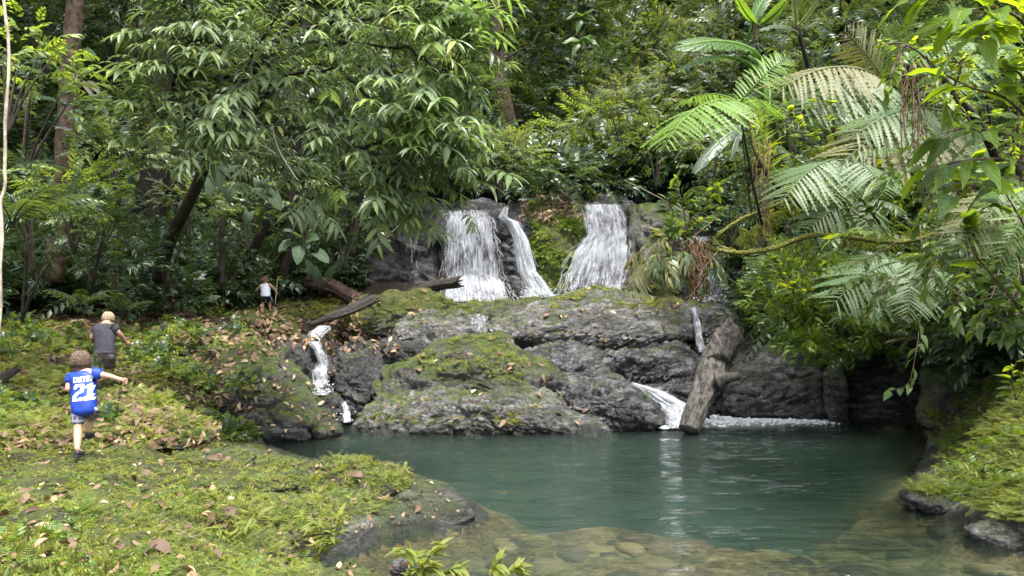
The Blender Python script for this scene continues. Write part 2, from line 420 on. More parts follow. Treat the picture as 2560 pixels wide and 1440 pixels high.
rock([(1320, 500), (1400, 490), (1450, 505), (1475, 560), (1470, 640), (1430, 720), (1420, 800), (1330, 800), (1345, 700), (1320, 620), (1310, 550)], 29.6, 1.1, 'mossy rock nose hung with green plants between the middle and right waterfalls', 'mossy', lean=.25, seed=6, name='rock_wall', cat='rock wall')
rock([(1440, 510), (1520, 500), (1600, 515), (1640, 600), (1640, 700), (1650, 800), (1420, 800), (1430, 640)], 30.4, 1.1, 'wet rock face under the right waterfall', 'wet', lean=.2, seed=7, strata=.12, name='rock_wall', cat='rock wall')
rock([(1570, 520), (1640, 505), (1720, 530), (1780, 570), (1870, 580), (1900, 700), (1900, 800), (1600, 810), (1570, 680)], 29.4, 1.4, 'dark mossy rock shoulder right of the right waterfall', 'half', lean=.2, seed=8, strata=.12, name='rock_wall', cat='rock wall')
# the rocks in front of the falls
rock([(880, 770), (900, 742), (960, 735), (1010, 727), (1070, 724), (1110, 735), (1140, 765), (1120, 810), (1040, 850), (960, 870), (880, 850), (850, 810)], 25.5, 1.5, 'rounded boulder thick with olive moss below the broken log', 'mossy', lean=.5, amp=.08, seed=11)
rock([(1100, 760), (1250, 752), (1400, 742), (1400, 800), (1300, 840), (1150, 830), (1080, 790)], 27.2, 1.0, 'low mossy ledge at the foot of the widest waterfall', 'half', lean=.6, amp=.06, seed=12)
rock([(1390, 745), (1440, 722), (1520, 722), (1600, 735), (1690, 745), (1730, 770), (1735, 850), (1640, 880), (1480, 890), (1330, 880), (1230, 860), (1200, 820), (1250, 785), (1320, 760)], 23.4, 1.6, 'broad sloping grey slab with a mossy crest in the middle of the rock pile', 'grey', lean=.85, amp=.05, seed=13, na=170, nr=40, facet=.05)
rock([(980, 830), (1020, 795), (1080, 775), (1140, 778), (1190, 800), (1230, 830), (1200, 880), (1100, 900), (1000, 880)], 23.6, 1.1, 'pale striated slab right of the olive moss boulder', 'grey', lean=.6, amp=.05, seed=14)
rock([(930, 862), (980, 845), (1060, 852), (1065, 885), (1040, 930), (940, 930)], 22.6, .8, 'squat black block under the striated slab', 'black', lean=.1, amp=.06, seed=15)
rock([(850, 870), (900, 845), (945, 870), (965, 940), (960, 1010), (930, 1075), (860, 1080), (830, 1000), (835, 920)], 21.2, .9, 'black wet rock right of the left cascade', 'black', lean=.4, amp=.1, seed=16)
rock([(940, 960), (960, 920), (1040, 892), (1090, 860), (1150, 838), (1210, 828), (1270, 845), (1330, 890), (1420, 925), (1440, 985), (1380, 1030), (1200, 1050), (1000, 1050), (930, 1020)], 20.6, 1.2, 'hump backed rock topped with bright moss and ferns in the middle', 'half', lean=.55, amp=.07, seed=17, na=160, nr=34)
rock([(1310, 880), (1400, 858), (1480, 862), (1540, 890), (1550, 950), (1500, 1000), (1400, 1000), (1330, 950)], 21.9, 1.0, 'wet black lumpy rock under the broad slab', 'wet', lean=.4, amp=.11, seed=18)
rock([(1490, 880), (1580, 865), (1660, 850), (1720, 865), (1760, 900), (1755, 960), (1640, 990), (1520, 960)], 22.2, 1.0, 'glossy cracked rock above the foaming chute', 'wet', lean=.35, amp=.12, seed=19)
rock([(1610, 950), (1700, 925), (1760, 940), (1770, 1080), (1620, 1090), (1580, 1000)], 21.6, .7, 'dark rock behind the foaming chute', 'wet', lean=.2, amp=.1, seed=20)
rock([(1380, 940), (1450, 930), (1520, 935), (1570, 955), (1600, 985), (1650, 1015), (1660, 1060), (1620, 1090), (1480, 1100), (1400, 1050), (1370, 990)], 19.8, .9, 'smooth grey rock spur left of the foaming chute', 'wet', lean=.35, amp=.08, seed=21)
rock([(875, 1062), (905, 1030), (960, 1005), (1010, 985), (1080, 966), (1140, 968), (1190, 985), (1240, 975), (1310, 966), (1380, 985), (1440, 1010), (1500, 1035), (1540, 1060), (1545, 1105), (1200, 1130), (880, 1120)], 19.4, 1.1, 'long low rock at the water edge with a fringe of moss', 'grey', lean=.35, amp=.07, seed=22, na=220, nr=36)
rock([(1690, 760), (1760, 750), (1860, 752), (1870, 800), (1850, 860), (1760, 870), (1700, 850)], 24.6, 1.0, 'flat topped wet slab right of the thin spout', 'grey', lean=.7, amp=.05, seed=23)
rock([(1740, 850), (1800, 840), (1880, 850), (1880, 1090), (1740, 1090)], 23.2, .7, 'dark rock behind the leaning log', 'black', lean=.15, amp=.08, seed=24)
rock([(1830, 880), (1900, 855), (2000, 870), (2080, 905), (2110, 960), (2110, 1090), (1990, 1100), (1830, 1090), (1800, 1000)], 22.4, 1.0, 'grey rippled rock face right of the leaning log', 'grey', lean=.25, amp=.07, seed=25, na=150, nr=34)
rock([(2080, 900), (2130, 850), (2230, 830), (2330, 850), (2380, 940), (2360, 1090), (2200, 1110), (2085, 1095)], 21.6, .9, 'smooth dark rock wall at the right end of the pool', 'wet', lean=.15, amp=.05, seed=26, facet=.04)
rock([(2060, 930), (2100, 900), (2120, 980), (2110, 1080), (2080, 1085)], 21.2, .35, 'thin grey rib between the two right rock faces', 'grey', seed=27)
# left side
rock([(330, 870), (400, 820), (480, 808), (560, 840), (610, 900), (600, 960), (520, 1020), (400, 980), (330, 930)], 18.8, 1.2, 'leaf strewn mossy hump right of the man', 'half', lean=.7, amp=.07, seed=31)
rock([(470, 930), (560, 865), (650, 850), (720, 880), (770, 950), (820, 1030), (850, 1085), (780, 1120), (640, 1120), (560, 1060), (480, 1000)], 18.2, 1.4, 'big rounded mossy boulder covered in brown leaves beside the cove', 'half', lean=.5, amp=.06, seed=32, na=170, nr=36)
rock([(700, 850), (760, 840), (800, 870), (835, 930), (825, 975), (770, 1000), (720, 960), (690, 900)], 20.6, .9, 'dark mossy rock left of the left cascade', 'black', lean=.4, amp=.08, seed=33)
rock([(760, 985), (820, 960), (850, 1000), (855, 1050), (830, 1085), (770, 1080), (740, 1030)], 18.9, .6, 'small leaf speckled rock at the foot of the left cascade', 'wet', lean=.4, amp=.08, seed=34)
rock([(540, 800), (600, 775), (660, 770), (720, 790), (760, 830), (740, 880), (640, 890), (560, 860)], 24.2, 1.3, 'mossy knoll that the child with the stick stands on', 'mossy', lean=.6, amp=.07, seed=35)
rock([(600, 1080), (660, 1062), (720, 1058), (760, 1068), (770, 1100), (620, 1115)], 17.4, .4, 'low dark stone in the cove', 'wet', seed=36)
rock([(2310, 930), (2400, 880), (2500, 860), (2640, 870), (2640, 980), (2450, 1010), (2360, 1060), (2300, 1070)], 17.2, .8, 'mossy dark rock sloping down behind the right bank', 'half', lean=.5, seed=48)
# right bank edge stones
rock([(2256, 1240), (2290, 1205), (2380, 1215), (2470, 1250), (2600, 1290), (2600, 1335), (2440, 1325), (2320, 1285)], 9.8, .45, 'pale grey rock lip under the right bank', 'grey', lean=.9, amp=.08, seed=37, strata=.03)
rock([(2420, 1325), (2480, 1305), (2570, 1315), (2620, 1350), (2560, 1385), (2450, 1362)], 8.4, .35, 'pale grey ledge at the right edge of the pool', 'grey', lean=.9, amp=.07, seed=38, strata=.02)
# near bank lumps
rock([(100, 1060), (220, 1040), (330, 1060), (380, 1100), (250, 1120), (120, 1105)], 11.2, .3, 'low mossy step of rock just behind the boy', 'half', lean=1.6, seed=43, strata=.03)
rock([(430, 1130), (560, 1115), (640, 1140), (620, 1185), (480, 1190)], 10.6, .3, 'bare grey brown rock step near the cove', 'grey', lean=1.8, seed=44, strata=.03)
rock([(690, 1180), (800, 1165), (900, 1185), (860, 1225), (720, 1225)], 10.0, .25, 'low dark rock hump on the mossy point', 'half', lean=1.8, seed=45, strata=.02)
rock([(560, 1350), (640, 1330), (740, 1350), (760, 1400), (640, 1420), (560, 1400)], 6.3, .25, 'dark stone at the mouth of the hollow in the bank', 'wet', lean=1.2, seed=46, strata=.02)
rock([(20, 1210), (130, 1195), (220, 1215), (200, 1260), (60, 1265)], 8.0, .25, 'low brown stone left in the near moss', 'half', lean=1.6, seed=47, strata=.02)
rock([(870, 1345), (930, 1318), (1050, 1290), (1150, 1272), (1196, 1284), (1130, 1310), (1000, 1345), (900, 1372)], 9.2, .35, 'wet grey rim of the mossy point', 'grey', lean=1.6, amp=.05, seed=39, strata=.02)
rock([(800, 1250), (900, 1225), (980, 1250), (960, 1300), (850, 1310)], 8.9, .25, 'low rock under the bright fern clump', 'half', lean=1.6, seed=40, strata=.02)
rock([(360, 1270), (440, 1225), (540, 1235), (580, 1290), (500, 1330), (390, 1320)], 7.0, .3, 'smooth bare brown stone in the near moss', 'bank', lean=1.4, seed=41, strata=.02, amp=.05, facet=.03)
rock([(980, 1405), (1010, 1392), (1040, 1410), (1030, 1436), (980, 1440)], 6.3, .08, 'small dark stone at the near shore', 'wet', seed=42, strata=.01)
_q = np.random.default_rng(12)
for _k, (a_, b_) in enumerate([(60, 1330), (250, 1370), (150, 1130), (330, 1190), (480, 1245), (760, 1265), (640, 1215), (90, 1020), (320, 1010), (60, 930), (420, 1075), (880, 1200), (300, 1290), (520, 1400), (170, 950), (700, 1310)]):
    _y = (2.0 - .45) * F / max(b_ - 865, 60) if b_ > 1120 else np.interp(b_, (900, 1150), (15, 9.2)); _s = _q.uniform(70, 150) * (.5 + b_ / 1800); _hh = _s * _q.uniform(.22, .4)
    rock([(a_ - _s, b_), (a_ - _s * .6, b_ - _hh * .8), (a_, b_ - _hh), (a_ + _s * .7, b_ - _hh * .6), (a_ + _s, b_ + _hh * .2), (a_ + _s * .3, b_ + _hh), (a_ - _s * .6, b_ + _hh * .8)], _y, .22, ['low mossy lump of rock in the bank', 'mossy hummock in the bank'][_k % 2] + [' at the bottom left', ' near the bottom edge', ' left of the boy', ' right of the boy feet', ' in the middle of the near bank', ' inland of the fern clump on the point', ' below the bare step', ' behind the boy at the left edge', ' between boy and cove', ' uphill left of the man', ' at the cove corner', ' on top of the mossy point', ' beside the bare brown stone', ' at the bottom below the hollow', ' under the man', ' at the water side of the hollow'][_k], 'bank', lean=1.5, seed=60 + _k, na=70, nr=14, strata=.02, amp=.12)
# ------------------------------------------------------------------ pool water (closed body, so that depth colours it)
def water_mat():
    m, t = new_mat('pool water'); N = NT(t)
    pos = N.n('ShaderNodeNewGeometry').outputs['Position']
    mp = N.n('ShaderNodeMapping', {'Vector': pos, 'Rotation': (0, 0, R(12)), 'Scale': (.6, 1.8, 1)}).outputs[0]
    h = N.math('ADD', N.math('MULTIPLY', N.noise(mp, 2.6, 4, .55, .5), 1.0), N.math('MULTIPLY', N.noise(mp, 9, 3, .6, .3), .32))
    bp = N.n('ShaderNodeBump', {'Height': h, 'Strength': 1.0, 'Distance': .085})
    fr = N.n('ShaderNodeFresnel', {'IOR': 1.33, 'Normal': bp.outputs[0]})
    gl = N.n('ShaderNodeBsdfGlossy', {'Color': (1, 1, 1, 1), 'Roughness': .012, 'Normal': bp.outputs[0]})
    tr = N.n('ShaderNodeBsdfTransparent', {'Color': (.93, .97, .95, 1)})
    mx = N.n('ShaderNodeMixShader', {0: fr.outputs[0], 1: tr.outputs[0], 2: gl.outputs[0]})
    ab = N.n('ShaderNodeVolumeAbsorption', {'Color': (.56, .72, .63, 1), 'Density': 1.1})
    so = N.n('ShaderNodeVolumeScatter', {'Color': (.48, .71, .61, 1), 'Density': .20, 'Anisotropy': .3})
    ad = N.n('ShaderNodeAddShader', {0: ab.outputs[0], 1: so.outputs[0]})
    N.n('ShaderNodeOutputMaterial', {'Surface': mx.outputs[0], 'Volume': ad.outputs[0]})
    return m
M['water'] = water_mat()
nx, ny = 260, 300
wx = np.linspace(-9.5, 13.5, nx); wy = np.linspace(-4, 23.2, ny)
WX, WY = np.meshgrid(wx, wy, indexing='ij')
p = np.stack((WX * .8, WY * 2.0, WX * 0), -1)
WZ = .012 * fbm(p, 3, 50) + .02 * np.exp(-((WX - 5.2) ** 2 + (WY - 19.5) ** 2) / 6) * vnoise(p * 2.5, 51)
top = np.stack((WX, WY, WZ), -1).reshape(-1, 3)
bot = np.array([(wx[0], wy[0], -4), (wx[-1], wy[0], -4), (wx[-1], wy[-1], -4), (wx[0], wy[-1], -4)])
me = mesh_np('water', top, grid_faces(nx, ny))
bm = bmesh.new(); bm.from_mesh(me)
be = [e for e in bm.edges if e.is_boundary]
r = bmesh.ops.extrude_edge_only(bm, edges=be)
for v in r['geom']:
    if isinstance(v, bmesh.types.BMVert): v.co.z = -4
bmesh.ops.contextual_create(bm, geom=[e for e in bm.edges if e.is_boundary])
bmesh.ops.recalc_face_normals(bm, faces=bm.faces)
bm.to_mesh(me); bm.free()
me.polygons.foreach_set('use_smooth', np.ones(len(me.polygons), bool)); me.materials.append(M['water'])
link('water', me, kind='structure')

bvh = BVHTree.FromPolygons(np.concatenate(BV).tolist(), np.concatenate(BF).tolist())
def hit(px, py, maxd=200):
    o = Vector(CAM); P = at(px, py, 10.0); d = (Vector(P) - o).normalized()
    h = bvh.ray_cast(o, d, maxd)
    return (None, None) if h[0] is None else (np.array(h[0]), np.array(h[1]))
# ------------------------------------------------------------------ falling water
def fall_mat(name, dens, su=26., sv=2.4, col_=(.84, .87, .9)):
    m, t = new_mat(name); N = NT(t)
    uv = N.n('ShaderNodeUVMap', uv_map='uv').outputs[0]
    s = N.n('ShaderNodeSeparateXYZ', {'Vector': uv})
    u, v = s.outputs[0], s.outputs[1]
    c = N.n('ShaderNodeCombineXYZ', {0: N.math('MULTIPLY', u, su), 1: N.math('MULTIPLY', v, sv)}).outputs[0]
    c2 = N.n('ShaderNodeCombineXYZ', {0: N.math('MULTIPLY', u, su * .3), 1: N.math('MULTIPLY', v, sv * 1.6)}).outputs[0]
    a = N.noise(c, 1.0, 5, .75, .9); b = N.noise(c2, 1.0, 3, .6, .6)
    x = N.math('ADD', N.math('MULTIPLY', a, .62), N.math('MULTIPLY', b, .38))
    ed = N.math('MULTIPLY', N.maprange(u, 0, .08), N.maprange(u, 1, .92)) if False else None
    at_ = N.n('ShaderNodeAttribute', attribute_name='rnd').outputs['Fac']     # denser where water gathers
    al = N.maprange(N.math('ADD', x, N.math('MULTIPLY', at_, .35)), .52 - dens, .80 - dens)
    cc = N.mix(N.maprange(a, .35, .62), tuple(v_ * .5 for v_ in col_), tuple(min(.9, v_ * 1.15) for v_ in col_))  # grey shading between the white streaks is mixed into the water colour
    bp = N.n('ShaderNodeBump', {'Height': a, 'Strength': 1.0, 'Distance': .12})
    d = N.n('ShaderNodeBsdfPrincipled', {'Base Color': cc, 'Roughness': .3, 'Specular IOR Level': .6, 'Normal': bp.outputs[0]})
    tl = N.n('ShaderNodeBsdfTranslucent', {'Color': (.8, .84, .88, 1)})
    mm = N.n('ShaderNodeMixShader', {0: .3, 1: d.outputs[0], 2: tl.outputs[0]})
    tr = N.n('ShaderNodeBsdfTransparent')
    mx = N.n('ShaderNodeMixShader', {0: al, 1: tr.outputs[0], 2: mm.outputs[0]})
    N.n('ShaderNodeOutputMaterial', {'Surface': mx.outputs[0]})
    return m
M['fall'] = fall_mat('falling water', .10, 46., 1.8, (.56, .58, .62))
M['fall_thick'] = fall_mat('white water', .20, 16, 4, (.64, .66, .69))
def plain_mat(name, c, rough=.5, spec=.5, bump=0, bs=30, var=.0):
    m, t = new_mat(name); N = NT(t)
    pos = N.n('ShaderNodeTexCoord').outputs['Object']
    cc = (*c, 1)
    nz = N.noise(pos, bs, 4)
    if var: cc = N.mix(N.maprange(nz, .3, .7), tuple(v * (1 - var) for v in c), tuple(min(1, v * (1 + var)) for v in c))
    ins = {'Base Color': cc, 'Roughness': rough, 'Specular IOR Level': spec}
    if bump: ins['Normal'] = N.n('ShaderNodeBump', {'Height': nz, 'Strength': bump, 'Distance': .02}).outputs[0]
    N.n('ShaderNodeOutputMaterial', {'Surface': N.n('ShaderNodeBsdfPrincipled', ins).outputs[0]})
    return m
M['strand'] = plain_mat('water strands', (.5, .52, .56), .3)

def waterfall(rows, label, layers=3, strands=200, seed=1, mat='fall', name='waterfall', foam=True, wid=.006, spread=.12, snap=False):
    """rows: (left px, right px, py, distance, density) from lip to foot"""
    Rw = np.array(rows, float); n = 40
    t = np.linspace(0, len(Rw) - 1, n)
    G = np.stack([np.interp(t, np.arange(len(Rw)), Rw[:, k]) for k in range(5)], -1)
    if snap:        # follow the rock: lie just in front of the nearest face along each row
        dd = []
        for g in G:
            hs_ = [hit(g[0] + (g[1] - g[0]) * f, g[2])[0] for f in (.15, .5, .85)]; hs_ = sorted(h[1] for h in hs_ if h is not None)
            dd.append(min(g[3] + .3, hs_[1] - .1) if len(hs_) > 2 else g[3])
        dd = np.array(dd); dd = np.convolve(np.pad(dd, 2, mode='edge'), np.ones(5) / 5, 'valid'); G[:, 3] = np.minimum.accumulate(dd) if snap == 1 else dd
    L = at(G[:, 0], G[:, 2], G[:, 3]); Rr = at(G[:, 1], G[:, 2], G[:, 3])
    base = L[-1] * .5 + Rr[-1] * .5
    root = link(name, None, loc=base, label=label, cat='waterfall')
    nu = 34; rg = np.random.default_rng(seed)
    u = np.linspace(0, 1, nu); ln = np.concatenate(([0], np.cumsum(np.linalg.norm(np.diff(L, axis=0), axis=1))))
    for k in range(layers):
        P = L[None] * (1 - u[:, None, None]) + Rr[None] * u[:, None, None]
        q = np.stack(np.broadcast_arrays(u[:, None] * 6, ln[None] * .8, u[:, None] * 0 + k * 7.), -1)
        P[..., 1] += -.08 - .1 * k + .22 * fbm(q * np.array((1, 1.6, 1)), 4, seed + k) - .18 * np.sin(u * math.pi)[:, None]
        P[..., 0] += .05 * fbm(q * 1.3, 2, seed + 9 + k)
        UV = np.stack(np.broadcast_arrays(u[:, None] + k * 3.3 + seed, ln[None] * .6), -1)
        W = np.linalg.norm(Rr - L, axis=1).mean(); UV = UV * np.array((W / 3.0, 1))
        ew = .12 if mat == 'fall' else .3
        edge = -.9 * (1 - sstep(0, ew, u) * sstep(1, 1 - ew, u))[:, None] + .25 * fbm(q * np.array((1, 2.2, 1)) + 5, 3, seed + 20 + k) + G[None, :, 4] - .12 * k
        V = P.reshape(-1, 3) - base
        me = mesh_np('water_sheet', V, grid_faces(nu, n), M[mat], uv=UV.reshape(-1, 2), attr={'rnd': edge.reshape(-1)})
        link('water_sheet', me, root)
    mb = MB()
    for s in range(strands):
        uu_ = rg.random(); a = rg.random() ** 1.4 * .9; b = min(1, a + .03 + rg.random() * .16); m = 6
        tt = np.linspace(a, b, m) * (n - 1); i0 = np.floor(tt).astype(int).clip(0, n - 2); fr = (tt - i0)[:, None]
        du = np.linspace(0, rg.normal() * spread * .4, m)[:, None]; us = np.clip(uu_ + du, -.03, 1.03)
        P = (L[i0] * (1 - fr) + L[i0 + 1] * fr) * (1 - us) + (Rr[i0] * (1 - fr) + Rr[i0 + 1] * fr) * us
        P[:, 1] -= .12 + rg.random() * .22; P[:, 0] += rg.normal(0, .01, m)
        V, Fq, tr = tube(P - base, wid * (.25 + .8 * rg.random() ** 2) * np.array((.3, .9, 1, 1, .8, .25)), 4)
        mb.add(V, Fq, 0); mb.F3.append(tr + mb.n - len(V))
    if strands:
        o = link('water_strands', mb.mesh('water_strands', M['strand']), root, kind='stuff')
    if foam:
        mb = MB()
        W = np.linalg.norm(Rr[-1] - L[-1])
        for s in range(int(40 + W * 60)):
            c = L[-1] + (Rr[-1] - L[-1]) * rg.random() + np.array((rg.normal(0, .08), rg.normal(-.25, .2), abs(rg.normal(0, .16)))) - base
            rr_ = .008 + .025 * rg.random() ** 2
            V = np.array([(1, 0, 0), (-1, 0, 0), (0, 1, 0), (0, -1, 0), (0, 0, 1), (0, 0, -1)], float) * rr_ * (1 + .4 * rg.normal(size=(6, 1)))
            mb.add(V + c, [(0, 2, 4), (2, 1, 4), (1, 3, 4), (3, 0, 4), (2, 0, 5), (1, 2, 5), (3, 1, 5), (0, 3, 5)])
        link('spray_drops', mb.mesh('spray_drops', M['strand']), root, kind='stuff')
    return root

waterfall([(1125, 1215, 528, 29.6, -.05), (1115, 1235, 555, 29.1, .1), (1110, 1250, 620, 28.9, .02), (1105, 1262, 690, 28.8, .03), (1098, 1275, 710, 28.6, .25), (1100, 1290, 755, 27.9, .2)],
          'widest white waterfall, falling as a curtain on the left of the cliff', layers=4, strands=520, seed=1)
waterfall([(1262, 1270, 520, 29.9, .5), (1245, 1268, 545, 29.6, .5), (1262, 1300, 560, 29.1, .5), (1278, 1322, 600, 28.9, .35), (1290, 1345, 680, 28.7, .3), (1310, 1375, 722, 28.4, .25), (1290, 1400, 745, 28.0, .1)],
          'narrow white waterfall slanting down in the middle of the cliff', strands=160, seed=2)
waterfall([(1452, 1550, 515, 29.6, .15), (1456, 1560, 550, 29.1, -.05), (1458, 1572, 590, 28.9, .1), (1425, 1578, 630, 28.7, .25), (1396, 1582, 690, 28.4, .05), (1390, 1570, 735, 28.0, .0)],
          'right waterfall that fans out over a bulge of rock', layers=4, strands=380, seed=3)
waterfall([(1690, 1770, 595, 27.8, .4), (1715, 1830, 640, 27.5, .2), (1735, 1840, 690, 27.2, .2), (1735, 1815, 755, 26.8, .3)],
          'shaded waterfall half hidden behind hanging roots', strands=220, seed=4, snap=True)
waterfall([(1012, 1048, 560, 29.6, -.25), (1015, 1050, 640, 29.5, -.25), (1040, 1050, 700, 29.4, -.2)], 'faint trickle down the black rock wall', layers=2, strands=36, seed=5, foam=False)
waterfall([(802, 836, 815, 22.6, .2), (775, 826, 832, 22.3, .15), (770, 806, 850, 21.9, .1), (792, 813, 880, 21.4, -.05), (802, 826, 905, 21.1, .0), (776, 830, 935, 20.6, -.05), (786, 838, 985, 20.1, -.1)],
          'stepped white cascade on the left between dark rocks', mat='fall_thick', layers=4, strands=150, seed=6, snap=True, wid=.006)
waterfall([(852, 866, 1003, 19.4, .4), (862, 878, 1030, 19.0, .3), (862, 882, 1052, 18.8, .5)], 'short spout entering the pool beside the long low rock', layers=2, mat='fall_thick', strands=25, seed=7, snap=True)
waterfall([(1160, 1215, 786, 24.4, .0), (1165, 1222, 805, 23.6, -.05), (1172, 1215, 828, 22.9, -.1)], 'small clear overflow between two grey slabs', layers=2, strands=40, seed=8, foam=False)
waterfall([(1722, 1734, 770, 24.2, .3), (1730, 1745, 810, 23.4, .3), (1740, 1760, 880, 22.3, .3)], 'thin white spout left of the leaning log', layers=2, mat='fall_thick', strands=40, seed=9, snap=True)
waterfall([(1558, 1580, 955, 21.2, .6), (1590, 1650, 975, 20.7, .6), (1625, 1720, 1010, 20.3, .6), (1655, 1735, 1045, 19.9, .65), (1660, 1740, 1066, 19.6, .65)],
          'foaming chute pouring into the pool beside the leaning log', layers=4, mat='fall_thick', strands=260, seed=10)
# foam lying on the pool
def foam_patch(cx0, cx1, py0, py1, label, seed, name='foam_patch'):
    n_, m_ = 60, 16
    u = np.linspace(0, 1, n_)[:, None]; v = np.linspace(0, 1, m_)[None]
    A = np.array([wat(cx0 + (cx1 - cx0) * a, py0 + (py1 - py0) * b) for a in u[:, 0] for b in v[0]]).reshape(n_, m_, 2)
    q = np.stack((A[..., 0] * 2, A[..., 1] * 3, A[..., 0] * 0), -1)
    Z = .035 + .06 * fbm(q * 1.5, 4, seed) * sstep(1, .2, v)
    ed = (sstep(0, .06, u) * sstep(1, .35, u) * sstep(0, .2, v) * sstep(1, .45, v)); a = -.6 + 1.1 * ed
    me = mesh_np(name, np.dstack((A, Z)).reshape(-1, 3), grid_faces(n_, m_), M['fall_foam'], uv=(A * .9).reshape(-1, 2), attr={'rnd': a.reshape(-1)})
    link(name, me, kind='stuff')['label'] = label
M['fall_foam'] = fall_mat('pool foam', .22, 4, 14, (.9, .92, .93))
foam_patch(1690, 2140, 1036, 1082, 'white foam spreading over the pool right of the leaning log', 3)
foam_patch(1610, 1780, 1046, 1072, 'white foam at the foot of the chute', 4)
foam_patch(845, 900, 1044, 1056, 'small foam patch under the short spout', 5)
def drop(x, y, z0=60):
    h = bvh.ray_cast(Vector((x, y, z0)), Vector((0, 0, -1)))
    return (np.array(h[0]), np.array(h[1])) if h[0] is not None else (None, None)
_q = np.random.default_rng(5); mb = MB()
for k in range(2600):
    u = _q.random() ** 1.7; x, y = wat(1660 + 440 * u, 1056 + _q.normal(0, 5.5) * (1.2 - .6 * u))
    r0 = _q.uniform(.015, .06) * (1.25 - .7 * u); ph = _q.normal(size=(6, 1)) * .3
    V = np.array([(1.6, 0, 0), (-1.6, 0, 0), (0, 1.6, 0), (0, -1.6, 0), (0, 0, .8), (0, 0, -.8)]) * r0 * (1 + ph)
    mb.add(V + (x, y, .02 + abs(_q.normal(0, .035)) * (1 - u)), [(0, 2, 4), (2, 1, 4), (1, 3, 4), (3, 0, 4), (2, 0, 5), (1, 2, 5), (3, 1, 5), (0, 3, 5)])
M['froth'] = plain_mat('froth', (.86, .88, .9), .5)
link('foam', mb.mesh('foam', M['froth']), kind='stuff')['label'] = 'frothing white water in front of the right rocks'
# ------------------------------------------------------------------ leaves
def leaf_mat(name, c0, c1, rare=None, rough=.42, trans=.35, tcol=None, vein=.0, spots=0.0, spec=.5):
    m, t = new_mat(name); N = NT(t)
    rnd = N.n('ShaderNodeAttribute', attribute_name='rnd').outputs['Fac']
    oi = N.n('ShaderNodeObjectInfo').outputs['Random']
    pos = N.n('ShaderNodeNewGeometry').outputs['Position']
    f = N.math('FRACT', N.math('ADD', N.math('MULTIPLY', rnd, 1.0), N.math('MULTIPLY', oi, .35)))
    stops = [(0, c0), (.55, tuple((a + b) / 2 for a, b in zip(c0, c1))), (.9, c1)]
    if rare: stops.append((.97, rare))
    cc = N.ramp(f, stops)
    cc = N.mix(N.math('MULTIPLY', oi, .35), cc, tuple(a * .55 for a in c0))
    uv = N.n('ShaderNodeUVMap', uv_map='uv').outputs[0]; s = N.n('ShaderNodeSeparateXYZ', {'Vector': uv})
    au = N.math('ABSOLUTE', N.math('SUBTRACT', s.outputs[0], .5))
    ins = {}
    if vein:
        mid = N.maprange(au, .0, .035, 1, 0)
        side = N.math('SUBTRACT', N.math('MULTIPLY', s.outputs[1], 11), N.math('MULTIPLY', au, 5))
        sv = N.math('ABSOLUTE', N.math('SUBTRACT', N.math('FRACT', side), .5))
        svm = N.maprange(sv, .0, .16, 1, 0)
        cc = N.mix(N.math('MULTIPLY', N.math('MAXIMUM', mid, N.math('MULTIPLY', svm, .45)), vein), cc, tuple(min(1, a * 2.2 + .03) for a in c1))
        ins['Normal'] = N.n('ShaderNodeBump', {'Height': sv, 'Strength': .5, 'Distance': .02}).outputs[0]
    if spots:
        sp = N.maprange(N.noise(pos, 22, 2), .60, .68)
        cc = N.mix(N.math('MULTIPLY', sp, spots), cc, (.16, .11, .04))
    ins.update({'Base Color': cc, 'Roughness': rough, 'Specular IOR Level': spec})
    p = N.n('ShaderNodeBsdfPrincipled', ins)
    tc = tcol or tuple(min(1, v) for v in (c1[0] * 2.2 + .02, c1[1] * 2.0 + .02, c1[2] * .6))
    tc_ = N.mix(f, tuple(v * .7 for v in tc), tc)
    tl = N.n('ShaderNodeBsdfTranslucent', {'Color': tc_})
    mx = N.n('ShaderNodeMixShader', {0: trans, 1: p.outputs[0], 2: tl.outputs[0]})
    N.n('ShaderNodeOutputMaterial', {'Surface': mx.outputs[0]})
    return m

M['lf_dark'] = leaf_mat('dark leaf', (.018, .036, .019), (.05, .09, .045), (.12, .15, .05), rough=.34, trans=.25)
M['lf_mid'] = leaf_mat('mid green leaf', (.032, .062, .03), (.10, .155, .07), (.22, .25, .08), rough=.34, trans=.32)
M['lf_pale'] = leaf_mat('pale grey green leaf', (.07, .105, .066), (.20, .25, .165), (.30, .30, .14), rough=.36, trans=.3)
M['lf_bright'] = leaf_mat('bright leaf', (.075, .13, .03), (.19, .27, .07), (.34, .36, .05), rough=.42, trans=.45)
M['lf_yellow'] = leaf_mat('yellow green leaf', (.12, .19, .02), (.27, .36, .04), (.40, .36, .06), rough=.45, trans=.5)
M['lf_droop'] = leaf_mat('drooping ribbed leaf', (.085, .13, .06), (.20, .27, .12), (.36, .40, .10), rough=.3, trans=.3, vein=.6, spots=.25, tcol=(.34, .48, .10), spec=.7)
M['lf_droopb'] = leaf_mat('ribbed leaf painted sunlit', (.11, .18, .05), (.25, .36, .10), (.42, .46, .12), rough=.32, trans=.4, vein=.5, spots=.2, tcol=(.38, .58, .10))  # lit copy of the drooping leaf, brightness put into its colour
M['lf_heart'] = leaf_mat('dull heart leaf', (.03, .06, .03), (.08, .13, .06), rough=.6, trans=.3, vein=.4, spots=.3, spec=.3)
M['lf_big'] = leaf_mat('large leaf', (.05, .10, .025), (.12, .20, .05), (.28, .32, .05), rough=.36, trans=.4, vein=.5, spots=.3)
M['lf_bigy'] = leaf_mat('large yellow green leaf', (.09, .17, .02), (.21, .32, .03), (.38, .38, .05), rough=.35, trans=.5, vein=.5, spots=.3)
M['fern_pale'] = leaf_mat('pale tree fern', (.075, .13, .05), (.165, .24, .095), rough=.5, trans=.3)
